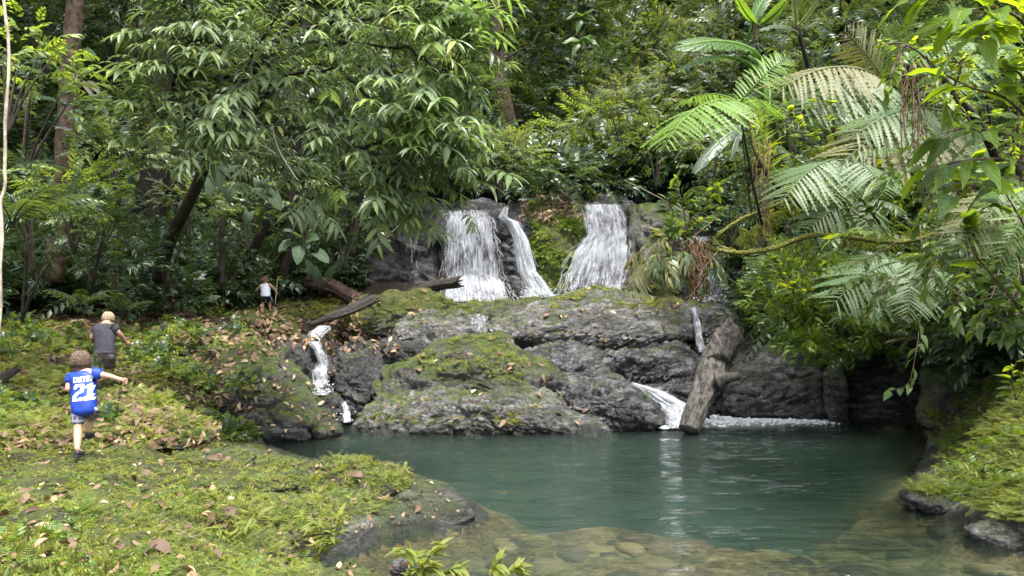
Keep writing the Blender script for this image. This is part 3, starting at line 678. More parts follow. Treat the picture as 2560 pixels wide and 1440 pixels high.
M['fern_lime'] = leaf_mat('lime tree fern', (.12, .22, .03), (.24, .37, .06), rough=.5, trans=.4, tcol=(.30, .48, .06))
M['fern_brown'] = leaf_mat('browning fern', (.13, .13, .055), (.25, .26, .12), (.30, .20, .08), rough=.6, trans=.3)
M['fern_green'] = leaf_mat('green fern', (.05, .11, .015), (.15, .26, .03), (.26, .30, .05), rough=.5, trans=.4)
M['banana'] = leaf_mat('banana leaf', (.06, .13, .03), (.13, .24, .05), rough=.35, trans=.45, vein=.35)
M['banana_dead'] = leaf_mat('withered banana leaf', (.13, .12, .08), (.25, .22, .15), rough=.7, trans=.2)
M['moss_leaf'] = leaf_mat('ground fern', (.15, .18, .04), (.32, .36, .09), (.45, .44, .14), rough=.6, trans=.4, spec=.3)
M['moss_dark'] = leaf_mat('dark ground fern', (.07, .10, .03), (.16, .21, .06), (.27, .28, .08), rough=.6, trans=.35, spec=.3)
M['dead'] = leaf_mat('dead leaf', (.09, .05, .03), (.38, .25, .14), (.50, .42, .26), rough=.7, trans=.1, tcol=(.3, .16, .05))
M['bark'] = plain_mat('bark', (.11, .085, .06), .9, .2, bump=.7, bs=9, var=.55)
M['bark_dark'] = plain_mat('dark bark', (.035, .028, .022), .9, .2, bump=.7, bs=9, var=.5)
M['bark_red'] = plain_mat('reddish bark', (.085, .06, .042), .9, .2, bump=.8, bs=7, var=.6)
M['bark_pale'] = plain_mat('pale bark', (.42, .36, .28), .8, .3, bump=.4, bs=14, var=.35)
M['mossy_bark'] = rock_mat('mossy bark', moss=.95, wet=.0, dark=(.02, .015, .01), mid=(.06, .045, .03), light=(.14, .11, .07), mosscol=((.07, .08, .01), (.28, .27, .03)))
M['moss_vine'] = plain_mat('moss covered branch', (.13, .13, .035), .95, .1, bump=1, bs=40, var=.7)
M['root'] = plain_mat('aerial root', (.16, .10, .06), .85, .2, var=.4)

class Geo:
    def __init__(s, V, F3=None, F4=None, UV=None, A=None):
        s.V = np.asarray(V, float); s.F3 = np.zeros((0, 3), int) if F3 is None else np.asarray(F3, int)
        s.F4 = np.zeros((0, 4), int) if F4 is None else np.asarray(F4, int)
        s.UV = np.zeros((len(s.V), 2)) if UV is None else np.asarray(UV, float)
        s.A = np.zeros(len(s.V)) if A is None else np.asarray(A, float)
    def inst(s, Mx, T, rnd=None):
        """n copies: Mx (n,3,3) columns = axes, T (n,3)"""
        n = len(T); k = len(s.V)
        V = (np.einsum('nij,kj->nki', Mx, s.V) + T[:, None]).reshape(-1, 3)
        off = (np.arange(n) * k)[:, None, None]
        A = np.tile(s.A, (n, 1)) if rnd is None else (np.tile(s.A, (n, 1)) + np.asarray(rnd)[:, None]) % 1.0
        return Geo(V, (s.F3[None] + off).reshape(-1, 3), (s.F4[None] + off).reshape(-1, 4), np.tile(s.UV, (n, 1)), A.reshape(-1))
    def mesh(s, name, mat, smooth=True):
        return mesh_np(name, s.V, [s.F4, s.F3] if len(s.F4) else s.F3, mat, uv=s.UV, attr={'rnd': s.A}, smooth=smooth)
    def tris(s): return len(s.F3) + 2 * len(s.F4)
def join(gs):
    n = 0; V, F3, F4, UV, A = [], [], [], [], []
    for g in gs:
        V.append(g.V); F3.append(g.F3 + n); F4.append(g.F4 + n); UV.append(g.UV); A.append(g.A); n += len(g.V)
    return Geo(*[np.concatenate(q) for q in (V, F3, F4, UV, A)])
def geo_tube(path, radii, n=5, wob=0, a=0.0):
    V, Fq, tr = tube(path, radii, n, wob); return Geo(V, tr, Fq, None, np.full(len(V), a))

def frames(d, up, scl):
    """axes with +Y along d and +Z near up, scaled"""
    d = np.asarray(d, float); d = d / (np.linalg.norm(d, axis=-1, keepdims=True) + 1e-9)
    x = np.cross(d, up); x /= np.linalg.norm(x, axis=-1, keepdims=True) + 1e-9
    z = np.cross(x, d)
    return np.stack((x, d, z), -1) * np.asarray(scl)[..., None, None]

def leaf(L=1.0, W=.35, seg=3, droop=.25, fold=.18, wave=0.0, tipw=.5, heart=0.0):
    """folded leaf blade along +Y with a curved midrib"""
    t = np.linspace(0, 1, seg + 1)
    w = W * .5 * np.sin(math.pi * np.clip(t, 0, 1) ** tipw) ** .9
    if heart: w = W * .5 * np.sqrt(np.clip(1 - ((t - .32) / .68) ** 2, 0, 1)) * (1 - .3 * t)
    y = L * t; z = -droop * L * t * t
    if heart: pass
    V = [(0, 0, 0)] if not heart else [(0, -.02, 0)]
    UV = [(.5, 0)]
    lo = 1 if not heart else 0
    mid = [0]; le = []; ri = []
    for k in range(1, seg + 1):
        mid.append(len(V)); V.append((0, y[k], z[k])); UV.append((.5, t[k]))
    for k in range(lo, seg):
        wv = wave * math.sin(k * 2.1)
        le.append(len(V)); V.append((-w[k], y[k] - (heart * .25 * L if k == 0 else 0), z[k] + fold * w[k] + wv)); UV.append((0, t[k]))
        ri.append(len(V)); V.append((w[k], y[k] - (heart * .25 * L if k == 0 else 0), z[k] + fold * w[k] - wv)); UV.append((1, t[k]))
    F3, F4 = [], []
    if not heart:
        F3 += [(mid[0], mid[1], le[0]), (mid[0], ri[0], mid[1])]
    for k in range(len(le) - 1):
        a, b = k + (1 if not heart else 0), k + (2 if not heart else 1)
        F4 += [(mid[a], mid[b], le[k + 1], le[k]), (mid[a], ri[k], ri[k + 1], mid[b])]
    F3 += [(mid[-2], mid[-1], le[-1]), (mid[-2], ri[-1], mid[-1])]
    return Geo(V, F3, F4 if F4 else None, UV)
LEAF2 = Geo([(0, 0, 0), (-.19, .45, .05), (.19, .45, .05), (0, 1, -.18), (0, .5, 0)], [(0, 4, 1), (0, 2, 4), (4, 3, 1), (4, 2, 3)], None, [(.5, 0), (0, .5), (1, .5), (.5, 1), (.5, .5)])
LEAFR = Geo([(0, 0, 0), (-.3, .4, .05), (.3, .4, .05), (0, 1, -.15), (0, .5, 0)], [(0, 4, 1), (0, 2, 4), (4, 3, 1), (4, 2, 3)], None, [(.5, 0), (0, .5), (1, .5), (.5, 1), (.5, .5)])
LEAFN = Geo([(0, 0, 0), (-.09, .4, .03), (.09, .4, .03), (0, 1, -.2)], [(0, 3, 1), (0, 2, 3)], None, [(.5, 0), (0, .5), (1, .5), (.5, 1)])

def twig(lf, n, L, ls, rg, droop=.3, ang=1.0, opposite=False, stem=True, lift=.25):
    """twig along +Y carrying n leaves"""
    t = (np.arange(n) + .7) / n; side = np.where(np.arange(n) % 2, 1, -1)
    if opposite: t = (np.arange(n) // 2 + .7) / ((n + 1) // 2)
    pos = np.stack((rg.normal(0, .01, n), L * t, -droop * L * t ** 2), -1)
    a = ang * (1 - .55 * t) + rg.normal(0, .12, n)
    d = np.stack((side * np.sin(a), np.cos(a), -droop * 1.5 * t - .15 + rg.normal(0, .15, n)), -1)
    up = np.array((0, 0, 1.0)) + rg.normal(0, lift, (n, 3))
    g = lf.inst(frames(d, up, ls * (.7 + .5 * np.sin(math.pi * t ** .8)) * rg.uniform(.85, 1.15, n)), pos, rg.random(n) * .999)
    if stem:
        tt = np.linspace(0, 1, 4); P = np.stack((tt * 0, L * tt, -droop * L * tt ** 2), -1)
        g = join([g, geo_tube(P, .006 * (1.2 - tt), 3, a=.1)])
    return g

def crown(tw, n, rx, ry, rz, rg, up=.35, shell=.55, gap=0.0, down=0.0):
    """n twigs spread through an ellipsoid, pointing outwards"""
    d = rg.normal(size=(n, 3)); d[:, 2] = np.abs(d[:, 2]) * 1.0 - .35 - down; d /= np.linalg.norm(d, axis=1)[:, None]
    r = shell + (1 - shell) * rg.random(n) ** .6
    clump = 1 + .35 * fbm(d * 2.3 + rg.random() * 50, 3, int(rg.integers(99)))
    P = d * (r * clump)[:, None] * np.array((rx, ry, rz)) + np.array((0, 0, rz * .35))
    dd = d + np.array((0, 0, up)) + rg.normal(0, .45, (n, 3))
    upv = np.array((0, 0, 1.)) + rg.normal(0, .35, (n, 3))
    k = rg.integers(len(tw), size=n); out = []
    for i in range(len(tw)):
        m = k == i
        if m.any(): out.append(tw[i].inst(frames(dd[m], upv[m], rg.uniform(.75, 1.25, m.sum())), P[m], rg.random(m.sum())))
    return join(out)

def frond(L=1.0, pairs=20, W=.45, droop=.5, sub=0, seed=0, pw=.045, tip=1.0, sw=.062):
    """fern frond along +Y: rachis with pinnae; sub pairs of pinnules on each pinna"""
    rg = np.random.default_rng(seed)
    t = (np.arange(pairs) + 1) / (pairs + 1)
    def P(t): return np.stack((t * 0, L * (t - .12 * droop * t ** 3), L * (.28 * t - droop * .55 * t ** 2)), -1)
    pl = W * .5 * L * np.sin(math.pi * (t * .88 + .12)) ** .75 * tip
    if sub:          # long narrow pinna with a toothed edge
        m = sub; tt = np.linspace(0, 1, m + 1); V_, F_ = [], []
        wd = sw * np.sin(math.pi * (tt * .86 + .12)) ** .6
        for i in range(m):
            V_ += [(0, tt[i], -.22 * tt[i] ** 2), (-wd[i] * .45, tt[i] + .02, -.22 * tt[i] ** 2), (wd[i] * .45, tt[i] + .02, -.22 * tt[i] ** 2), (-wd[i], tt[i] + 1.15 / m, -.22 * tt[i] ** 2 - .01), (wd[i], tt[i] + 1.15 / m, -.22 * tt[i] ** 2 - .01)]
        V_.append((0, 1.03, -.23)); n5 = 5 * m
        for i in range(m):
            c_ = 5 * i; nx_ = 5 * (i + 1) if i < m - 1 else n5
            F_ += [(c_, nx_, c_ + 1), (c_, c_ + 2, nx_), (c_ + 1, nx_, c_ + 3), (c_ + 2, c_ + 4, nx_)]
        pin = Geo(V_, F_)
    else:
        pin = Geo([(0, 0, 0), (-pw * 1.6, .3, .0), (pw * 1.6, .3, .0), (-pw, .7, -.05), (pw, .7, -.05), (0, 1, -.14)], [(3, 4, 5), (0, 2, 1)], [(1, 2, 4, 3)], [(.5, 0), (0, .3), (1, .3), (0, .7), (1, .7), (.5, 1)])
    out = []
    for s in (-1, 1):
        d = np.stack((np.full(pairs, s * 1.0), .25 + .5 * t, -.18 - .2 * droop + t * 0), -1) + rg.normal(0, .11, (pairs, 3))
        out.append(pin.inst(frames(d, np.array((0, .3, 1.)) + rg.normal(0, .15, (pairs, 3)), pl * rg.uniform(.78, 1.12, pairs) * np.where(rg.random(pairs) < .06, .4, 1)), P(t), rg.random(pairs) * .25))
    tt = np.linspace(0, 1, 9)
    out.append(geo_tube(P(tt), .010 * L * (1.15 - tt) + .001, 4, a=.05))
    return join(out)

def palm_frond(L=1.6, pairs=18, ll=.5, seed=0, droop=.6):
    rg = np.random.default_rng(seed); t = (np.arange(pairs) + 3) / (pairs + 3)
    def P(t): return np.stack((t * 0, L * t * (1 - .15 * t), L * (.35 * t - droop * .6 * t ** 2)), -1)
    out = []
    lf = Geo(leaf(1, .13, 3, .35).V, leaf(1, .13, 3, .35).F3, leaf(1, .13, 3, .35).F4, leaf(1, .13, 3, .35).UV)
    for s in (-1, 1):
        d = np.stack((np.full(pairs, s * 1.0), .35 + .8 * t, -.15 + t * 0), -1) + rg.normal(0, .05, (pairs, 3))
        out.append(lf.inst(frames(d, np.array((0, 0, 1.)), ll * np.sin(math.pi * (.15 + .78 * t)) * rg.uniform(.9, 1.1, pairs)), P(t), rg.random(pairs) * .3))
    tt = np.linspace(0, 1, 8); out.append(geo_tube(P(tt), .012 * (1.2 - tt), 4, a=.05))
    return join(out)

def paddle(L=1.8, W=.5, n=22, m=4, droop=.35, split=.3, seed=0):
    """banana-like paddle leaf with splits between the side strips"""
    rg = np.random.default_rng(seed); out = []
    t = np.linspace(0, 1, n + 1)
    w = W * .5 * np.clip(np.sin(math.pi * (t * .93 + .05)), 0, 1) ** .55
    def mid(t): return np.stack((t * 0, L * t, .25 * L * t - droop * L * t ** 2), -1)
    V, F4, UV = [], [], []
    drop_ = 0
    for s in (-1, 1):
        for k in range(n):
            if rg.random() < split: drop_ = rg.uniform(-.12, .12)
            q0 = t[k]; q1 = t[k + 1]; b = len(V)
            for j in range(m + 1):
                f = j / m
                for q, ww in ((q0 + .004, w[k]), (q1, w[k + 1])):
                    p = mid(np.array([q]))[0]
                    V.append((s * f * ww, p[1] + .12 * W * f, p[2] + .12 * ww * f - .45 * ww * f * f + drop_ * f * f * W)); UV.append((.5 + s * .5 * f, q))
            for j in range(m): a = b + 2 * j; F4.append((a, a + 1, a + 3, a + 2) if s > 0 else (a, a + 2, a + 3, a + 1))
    g = Geo(V, None, F4, UV)
    tt = np.linspace(-.25, 1, 10); P = mid(np.clip(tt, 0, 1)); P[0] = (0, -.25 * L, -.12 * L)
    return join([g, geo_tube(P, .02 * (1.3 - tt * .9), 5, a=.6)])

# ---- scatter: one object, leaves placed as instances of a few source meshes (only for what nobody could count)
def scatter(name, meshes, P, rot, scl, label=None):
    P = np.asarray(P, float); n = len(P); rg_ = np.random.default_rng(n)
    which = rg_.integers(len(meshes), size=n)
    pm = bpy.data.meshes.new(name); pm.vertices.add(n); pm.vertices.foreach_set('co', P.astype(np.float32).ravel())
    a = pm.attributes.new('rot', 'FLOAT_VECTOR', 'POINT'); a.data.foreach_set('vector', np.asarray(rot, np.float32).ravel())
    a = pm.attributes.new('scl', 'FLOAT', 'POINT'); a.data.foreach_set('value', np.asarray(scl, np.float32))
    a = pm.attributes.new('which', 'INT', 'POINT'); a.data.foreach_set('value', which.astype(np.int32))
    o = link(name, pm, kind='stuff')
    if label: o['label'] = label
    ng = bpy.data.node_groups.new(name, 'GeometryNodeTree')
    ng.interface.new_socket('Geometry', in_out='INPUT', socket_type='NodeSocketGeometry')
    ng.interface.new_socket('Geometry', in_out='OUTPUT', socket_type='NodeSocketGeometry')
    N = NT(ng); gi = N.n('NodeGroupInput'); go = N.n('NodeGroupOutput')
    def attr(nm, ty):
        x = ng.nodes.new('GeometryNodeInputNamedAttribute'); x.data_type = ty; x.inputs[0].default_value = nm
        return x.outputs[0]
    er = N.n('FunctionNodeEulerToRotation', {0: attr('rot', 'FLOAT_VECTOR')})
    jn = N.n('GeometryNodeJoinGeometry')
    for k, me in enumerate(meshes):
        so = bpy.data.objects.new(name + '_source', me)
        oi = N.n('GeometryNodeObjectInfo'); oi.inputs['Object'].default_value = so; oi.inputs['As Instance'].default_value = True
        cmp_ = N.n('FunctionNodeCompare'); cmp_.data_type = 'INT'; cmp_.operation = 'EQUAL'
        ii = [s for s in cmp_.inputs if s.type == 'INT']
        ng.links.new(attr('which', 'INT'), ii[0]); ii[1].default_value = k
        ip = N.n('GeometryNodeInstanceOnPoints')
        ng.links.new(gi.outputs[0], ip.inputs['Points']); ng.links.new(cmp_.outputs[0], ip.inputs['Selection'])
        ng.links.new(oi.outputs['Geometry'], ip.inputs['Instance']); ng.links.new(er.outputs[0], ip.inputs['Rotation'])
        ng.links.new(attr('scl', 'FLOAT'), ip.inputs['Scale'])
        ng.links.new(ip.outputs[0], jn.inputs[0])
    ng.links.new(jn.outputs[0], go.inputs[0])
    md = o.modifiers.new('scatter', 'NODES'); md.node_group = ng
    return o

def inpoly(x, y, P):
    ins = np.zeros(np.shape(x), bool); P = np.asarray(P, float)
    for k in range(len(P)):
        ax, ay = P[k]; bx, by = P[(k + 1) % len(P)]
        ins ^= ((ay > y) != (by > y)) & (x < (bx - ax) * (y - ay) / (by - ay + 1e-12) + ax)
    return ins

def sample(n, box, rg, poly=None, excl=None, seed=0):
    """surface points seen through random pixels of a box"""
    out = []
    px = rg.uniform(box[0], box[2], n); py = rg.uniform(box[1], box[3], n)
    ok = np.ones(n, bool)
    if poly is not None: ok &= inpoly(px, py, poly)
    for e in excl or []: ok &= ~inpoly(px, py, e)
    for a, b in zip(px[ok], py[ok]):
        h, nn = hit(a, b)
        if h is not None: out.append((*h, *nn, a, b))
    return np.array(out)

def euler_from(d, up=(0, 0, 1.0), spin=None):
    """Euler angles that turn +Z towards d and spin about it"""
    e = []
    for i, v in enumerate(np.asarray(d, float)):
        q = Vector(v).to_track_quat('Z', 'Y'); m = q.to_matrix() @ Matrix.Rotation(float(spin[i]), 3, 'Z')
        e.append(tuple(m.to_euler()))
    return np.array(e)
# ------------------------------------------------------------------ plant library
rg = np.random.default_rng(11)
L4 = leaf(1, .36, 4, .25)
TW = {
 'oval': [twig(LEAF2, 9, .42, .17, rg, .3) for _ in range(3)],
 'round': [twig(LEAFR, 8, .42, .15, rg, .25) for _ in range(3)],
 'narrow': [twig(LEAFN, 12, .4, .2, rg, .35) for _ in range(3)],
 'pinnate': [twig(LEAF2, 14, .6, .16, rg, .5, 1.25, True, lift=.1) for _ in range(3)],
}
def clump(kind, n, r, mat, seed, **k):
    g = crown(TW[kind], n, r, r, r * .8, np.random.default_rng(seed), **k)
    return g.mesh('clump_' + kind, M[mat])
CL = {
 'dark': [clump('oval', 26, .5, 'lf_dark', 1), clump('round', 22, .5, 'lf_dark', 2), clump('narrow', 26, .5, 'lf_dark', 3), clump('pinnate', 14, .5, 'lf_mid', 4)],
 'mid': [clump('oval', 28, .5, 'lf_mid', 5), clump('pinnate', 16, .5, 'lf_mid', 6), clump('round', 24, .5, 'lf_mid', 7), clump('narrow', 26, .5, 'lf_pale', 8)],
 'pale': [clump('oval', 28, .5, 'lf_pale', 9), clump('pinnate', 18, .5, 'lf_pale', 10), clump('oval', 24, .5, 'lf_mid', 11), clump('round', 24, .5, 'lf_bright', 12)],
 'bright': [clump('oval', 24, .5, 'lf_bright', 13), clump('pinnate', 16, .5, 'lf_bright', 14), clump('oval', 22, .5, 'lf_mid', 15)],
}
falls_hole = [(880, 560), (1080, 505), (1880, 505), (1900, 760), (1860, 1100), (2360, 1100), (2360, 860), (2080, 830), (1900, 700), (1880, 1100), (600, 1110), (840, 1000), (560, 820), (720, 740), (880, 740)]
rocks_hole = [(900, 560), (1080, 500), (1640, 495), (1880, 560), (1900, 780), (1880, 860), (2060, 880), (2340, 900), (2360, 1110), (500, 1120), (330, 900), (420, 800), (700, 760), (880, 740)]
def undergrowth(name, kindset, box, n, smin, smax, label, poly=None, excl=(rocks_hole,), out=(.1, .6), seed=1, dmin=15.5, noise=None):
    r_ = np.random.default_rng(seed)
    S = sample(n, box, r_, poly, excl)
    S = S[(S[:, 1] > dmin) & (S[:, 2] > .35)]
    if noise is not None:
        S = S[fbm(S[:, :3] * .35, 3, seed) > noise]
    n = len(S); P = S[:, :3] + S[:, 3:6] * r_.uniform(out[0], out[1], n)[:, None]
    d = S[:, 3:6] * .35 + np.array((0, 0, 1.0)) + r_.normal(0, .25, (n, 3))
    s = r_.uniform(smin, smax, n) * (.55 + S[:, 1] / 48)
    return scatter(name, kindset, P, euler_from(d, spin=r_.uniform(0, 6.28, n)), s, label)
undergrowth('undergrowth', CL['dark'], (-250, -250, 1010, 790), 2600, .8, 1.5, 'dark leafy undergrowth covering the left hillside', seed=1, noise=-.25)
undergrowth('undergrowth', CL['mid'], (-250, -250, 1010, 760), 800, .7, 1.4, 'mid green leafy undergrowth on the left hillside', seed=2, noise=-.05)
undergrowth('undergrowth', CL['dark'], (1000, -250, 1900, 500), 2200, .9, 1.7, 'dark leafy mass in the ravine behind the falls', seed=3, noise=-.35)
undergrowth('undergrowth', CL['mid'], (1000, -250, 1900, 480), 900, .8, 1.6, 'grey green leafy mass in the ravine behind the falls', seed=4, noise=-.1, out=(.2, 1.0))
undergrowth('undergrowth', CL['pale'], (1250, -250, 1900, 470), 900, .8, 1.6, 'pale leafy mass above the right waterfall', poly=[(1480, 380), (1380, 470), (1900, 470), (1900, -250), (1450, -250), (1560, 150)], seed=5, out=(.5, 1.6))
undergrowth('undergrowth', CL['dark'], (1850, -250, 2850, 930), 2300, .8, 1.5, 'dark leafy mass on the right hillside', seed=6, dmin=12)
undergrowth('undergrowth', CL['mid'], (1850, -250, 2850, 900), 1500, .7, 1.3, 'mid green leafy mass on the right hillside', seed=7, dmin=12, noise=-.1, out=(.3, 1.2))
undergrowth('undergrowth', CL['bright'], (2250, -250, 2850, 700), 500, .6, 1.1, 'bright leafy mass on the upper right hillside', seed=8, dmin=12, noise=0, out=(.5, 1.6))
# ------------------------------------------------------------------ placing single leaves and fronds
def along(name, me, A, B, up, parent, L0=1.0, s=None, **k):
    """child object whose +Y runs from A to B (world), scaled to that length; parent sits unrotated"""
    A = np.asarray(A, float); B = np.asarray(B, float); d = B - A; L = np.linalg.norm(d)
    m = frames(d[None], np.asarray(up, float)[None], np.ones(1))[0]
    e = Matrix(m.tolist()).to_euler(); s = L / L0 if s is None else s
    return link(name, me, parent, loc=A - (np.array(parent.location) if parent else 0), rot=e, scl=s, **k)

FR = {}
for nm, mt in (('pale', 'fern_pale'), ('lime', 'fern_lime'), ('brown', 'fern_brown'), ('green', 'fern_green')):
    FR[nm] = [frond(1.0, 22, .72, .8, 10, s, tip=1.0).mesh('frond_' + nm, M[mt]) for s in (1, 2)]
FRS = [frond(1.0, 13, .42, .9, 0, s).mesh('frond_small', M['fern_green']) for s in (1, 2, 3)]
FRB = [frond(1.0, 13, .42, .8, 0, s + 5).mesh('frond_small_bright', M['moss_leaf']) for s in (1, 2, 3)]
FRL = [frond(1.0, 16, .5, .8, 6, s + 9).mesh('frond_shade', M['lf_mid']) for s in (1, 2)]
PALM = [palm_frond(1.0, 20, .34, s, .8).mesh('palm_frond', M['lf_mid']) for s in (1, 2)]
PALMD = [palm_frond(1.0, 18, .30, s + 4, 1.0).mesh('palm_frond', M['lf_dark']) for s in (1, 2)]
PAD = [paddle(1.0, .26, seed=s).mesh('paddle', M['banana']) for s in (1, 2, 3)]
PADW = [paddle(1.0, .2, seed=s + 7, split=.6).mesh('paddle', M['lf_pale']) for s in (1, 2)]
BIGL = [leaf(1, .42, 6, d, .16, w, .62).mesh('big_leaf', M['lf_bigy']) for d, w in ((.3, .03), (.55, .05), (.15, .04))]
BIGM = [leaf(1, .44, 6, d, .16, w, .62).mesh('big_leaf', M['lf_big']) for d, w in ((.3, .03), (.55, .05), (.15, .04))]
HEART = [leaf(1, .72, 7, d, .12, .03, heart=1.0).mesh('heart_leaf', M['lf_heart']) for d in (.25, .5)]
HEARTD = [leaf(1, .72, 7, d, .12, .03, heart=1.0).mesh('heart_leaf', M['lf_heart']) for d in (.25, .5)]

def root_at(name, P, label, cat, group=None): return link(name, None, loc=P, label=label, cat=cat, group=group)

def frond_plant(P, n, L, meshes, label, cat='fern', name='fern', tilt=.7, seed=0, trunk=0, tmat='bark_dark', group=None, lean=(0, 0, 0), tr=.06, part='frond', az=None):
    r_ = np.random.default_rng(seed); P = np.asarray(P, float); o = root_at(name, P, label, cat, group)
    c = np.array((0, 0, trunk)) + np.array(lean)
    if trunk:
        path = curve([(0, 0, -.3), np.array(lean) * .4 + (0, 0, trunk * .5), c], 14)
        g = geo_tube(path, np.linspace(tr * 1.4, tr, 14), 9, .15); link('trunk', g.mesh('trunk', M[tmat]), o)
    for k in range(n):
        a = (2 * math.pi * k / n + r_.normal(0, .25)) if az is None else az[k]
        el = tilt + r_.normal(0, .15); d = np.array((math.cos(a) * math.cos(el), math.sin(a) * math.cos(el), math.sin(el)))
        l = L * r_.uniform(.75, 1.1)
        along(part, meshes[k % len(meshes)], P + c, P + c + d * l, (0, 0, 1), o, s=l)
    return o

def shrub(P, r, mesh, label, name='leafy_shrub', cat='shrub', group=None, h=.6, mat='bark_dark', seed=0, squash=1.0, down=None):
    P = np.asarray(P, float); o = root_at(name, P, label, cat, group); r_ = np.random.default_rng(seed)
    mb = MB()
    for k in range(4):
        a = r_.uniform(0, 6.28); q = np.array((math.cos(a), math.sin(a), 0)) * r * r_.uniform(.2, .6)
        add_tube(mb, curve([(0, 0, -.4 - (down or 0)), q * .4 + (0, 0, h * .6), q + (0, 0, h + r * .5)], 8), np.linspace(.03, .01, 8) * max(r, .4), 5)
    link('stem', mb.mesh('stem', M[mat]), o)
    link('foliage', mesh, o, loc=(0, 0, h), rot=(r_.normal(0, .1), r_.normal(0, .1), r_.uniform(0, 6.28)), scl=(r, r, r * squash), kind='stuff')
    return o
def crown_mesh(kind, n, mat, seed, up=.35, shell=.5, rz=.8):
    return crown(TW[kind], n, 1, 1, rz, np.random.default_rng(seed), up=up, shell=shell).mesh('foliage_' + kind, M[mat])

# twigs scaled for unit crowns: small leaves relative to a 1 m crown
TW['oval_s'] = [twig(LEAF2, 9, .32, .13, rg, .35) for _ in range(3)]
TW['pin_s'] = [twig(LEAF2, 14, .46, .12, rg, .5, 1.25, True, lift=.1) for _ in range(3)]
TW['round_s'] = [twig(LEAFR, 7, .3, .12, rg, .3) for _ in range(3)]
TW['vine'] = [twig(leaf(1, .42, 3, .4), 9, .5, .12, rg, 1.0, 1.0) for _ in range(3)]
CR = {
 'oval_mid': [crown_mesh('oval_s', 90, 'lf_mid', s) for s in (1, 2)], 'oval_dark': [crown_mesh('oval_s', 90, 'lf_dark', s) for s in (3, 4)],
 'pin_pale': [crown_mesh('pin_s', 70, 'lf_pale', s) for s in (5, 6)], 'pin_bright': [crown_mesh('pin_s', 60, 'lf_bright', s) for s in (7, 8)],
 'round_mid': [crown_mesh('round_s', 90, 'lf_mid', s) for s in (9, 10)], 'oval_bright': [crown_mesh('oval_s', 80, 'lf_bright', s) for s in (11, 12)],
 'pin_mid': [crown_mesh('pin_s', 70, 'lf_mid', s) for s in (13, 14)], 'narrow_dark': [crown_mesh('narrow', 70, 'lf_dark', s) for s in (15,)],
 'oval_pale': [crown_mesh('oval_s', 90, 'lf_pale', s) for s in (16, 17)], 'oval_yellow': [crown_mesh('oval_s', 70, 'lf_yellow', 18)],
}

# ------------------------------------------------------------------ trees: trunks one can tell apart
def tree(path, radii, label, mat='bark', name='tree', crown_=None, crown_r=2.2, seed=0, branches=0, crown_h=None):
    P = np.asarray(path, float); b = P[0]; o = root_at(name, b, label, 'tree')
    c = curve(P, 26) - b; r = np.interp(np.linspace(0, 1, 26), np.linspace(0, 1, len(radii)), radii)
    g = geo_tube(c, r, 12, .16); g.V += fbm(g.V * 3 + seed, 3, seed)[:, None] * .03
    link('trunk', g.mesh('trunk', M[mat]), o)
    r_ = np.random.default_rng(seed)
    mb = MB()
    for k in range(branches):
        t = r_.uniform(.35, .95); p = c[int(t * 25)]; a = r_.uniform(0, 6.28); q = p + np.array((math.cos(a), math.sin(a), .5)) * r_.uniform(.8, 2)
        add_tube(mb, curve([p, (p + q) / 2 + (0, 0, .2), q], 8), np.linspace(r[int(t * 25)] * .35, .01, 8), 5)
    if branches: link('branches', mb.mesh('branches', M[mat]), o, kind='stuff')
    if crown_:
        link('crown', crown_, o, loc=c[-1] + np.array((0, 0, crown_r * .2)), scl=crown_r, rot=(0, 0, seed), kind='stuff')
    return o

def px_path(pts): return [at(*p) for p in pts]
tree(px_path([(130, 700, 19), (150, 560, 18.7), (160, 400, 18.5), (172, 200, 18.3), (188, 0, 18.2), (200, -260, 18)]), [.26, .22, .2, .19, .2, .19], 'tall reddish brown trunk carrying perched plants, left of the frame', 'bark_red', crown_=CR['oval_dark'][0], crown_r=3.5, seed=2)
tree(px_path([(330, 660, 28), (380, 500, 28), (392, 370, 27.8), (396, 150, 27.5), (400, -60, 27.5), (410, -300, 27.5)]), [.62, .52, .48, .45, .42, .4], 'broad dark trunk standing in deep shade behind the shrubs', 'bark_dark', crown_=CR['oval_dark'][1], crown_r=4.5, seed=3)
tree(px_path([(1330, 470, 44), (1300, 380, 43), (1262, 260, 42), (1245, 140, 42), (1238, 40, 42), (1225, -160, 42)]), [.5, .42, .4, .38, .4, .3], 'tall slim brown trunk rising from the ravine above the falls', 'bark', crown_=CR['oval_dark'][0], crown_r=5, seed=4, branches=6)
tree(px_path([(1400, 420, 46), (1330, 340, 45.5), (1280, 270, 45), (1262, 200, 44)]), [.3, .28, .26, .2], 'leaning dark trunk in the ravine behind the slim brown tree', 'bark_dark', crown_=CR['oval_mid'][0], crown_r=2, seed=5)
tree(px_path([(690, 760, 27.5), (715, 640, 27), (735, 480, 26.6), (745, 300, 26.4), (760, 100, 26.2), (780, -120, 26)]), [.2, .17, .16, .15, .14], 'slim dark trunk right of the drooping leaved tree', 'bark_dark', crown_=CR['oval_mid'][0], crown_r=2.4, seed=6)
tree(px_path([(555, 720, 24), (556, 600, 24), (550, 450, 24), (548, 300, 24), (560, 100, 24)]), [.09, .08, .075, .07, .05], 'thin straight dark sapling behind the drooping leaved tree', 'bark_dark', crown_=CR['oval_dark'][0], crown_r=1.6, seed=7)
tree(px_path([(880, 640, 28), (900, 520, 28), (940, 400, 27.5), (960, 250, 27)]), [.11, .1, .09, .08], 'slanting dark sapling left of the falls', 'bark_dark', crown_=CR['oval_mid'][1], crown_r=1.8, seed=8)
tree(px_path([(1905, 780, 22.5), (1898, 700, 22.6), (1893, 640, 22.8), (1885, 590, 23)]), [.3, .28, .24, .2], 'dark rotting trunk standing beside the shaded waterfall', 'bark_dark', crown_=CR['oval_dark'][1], crown_r=.8, seed=9)
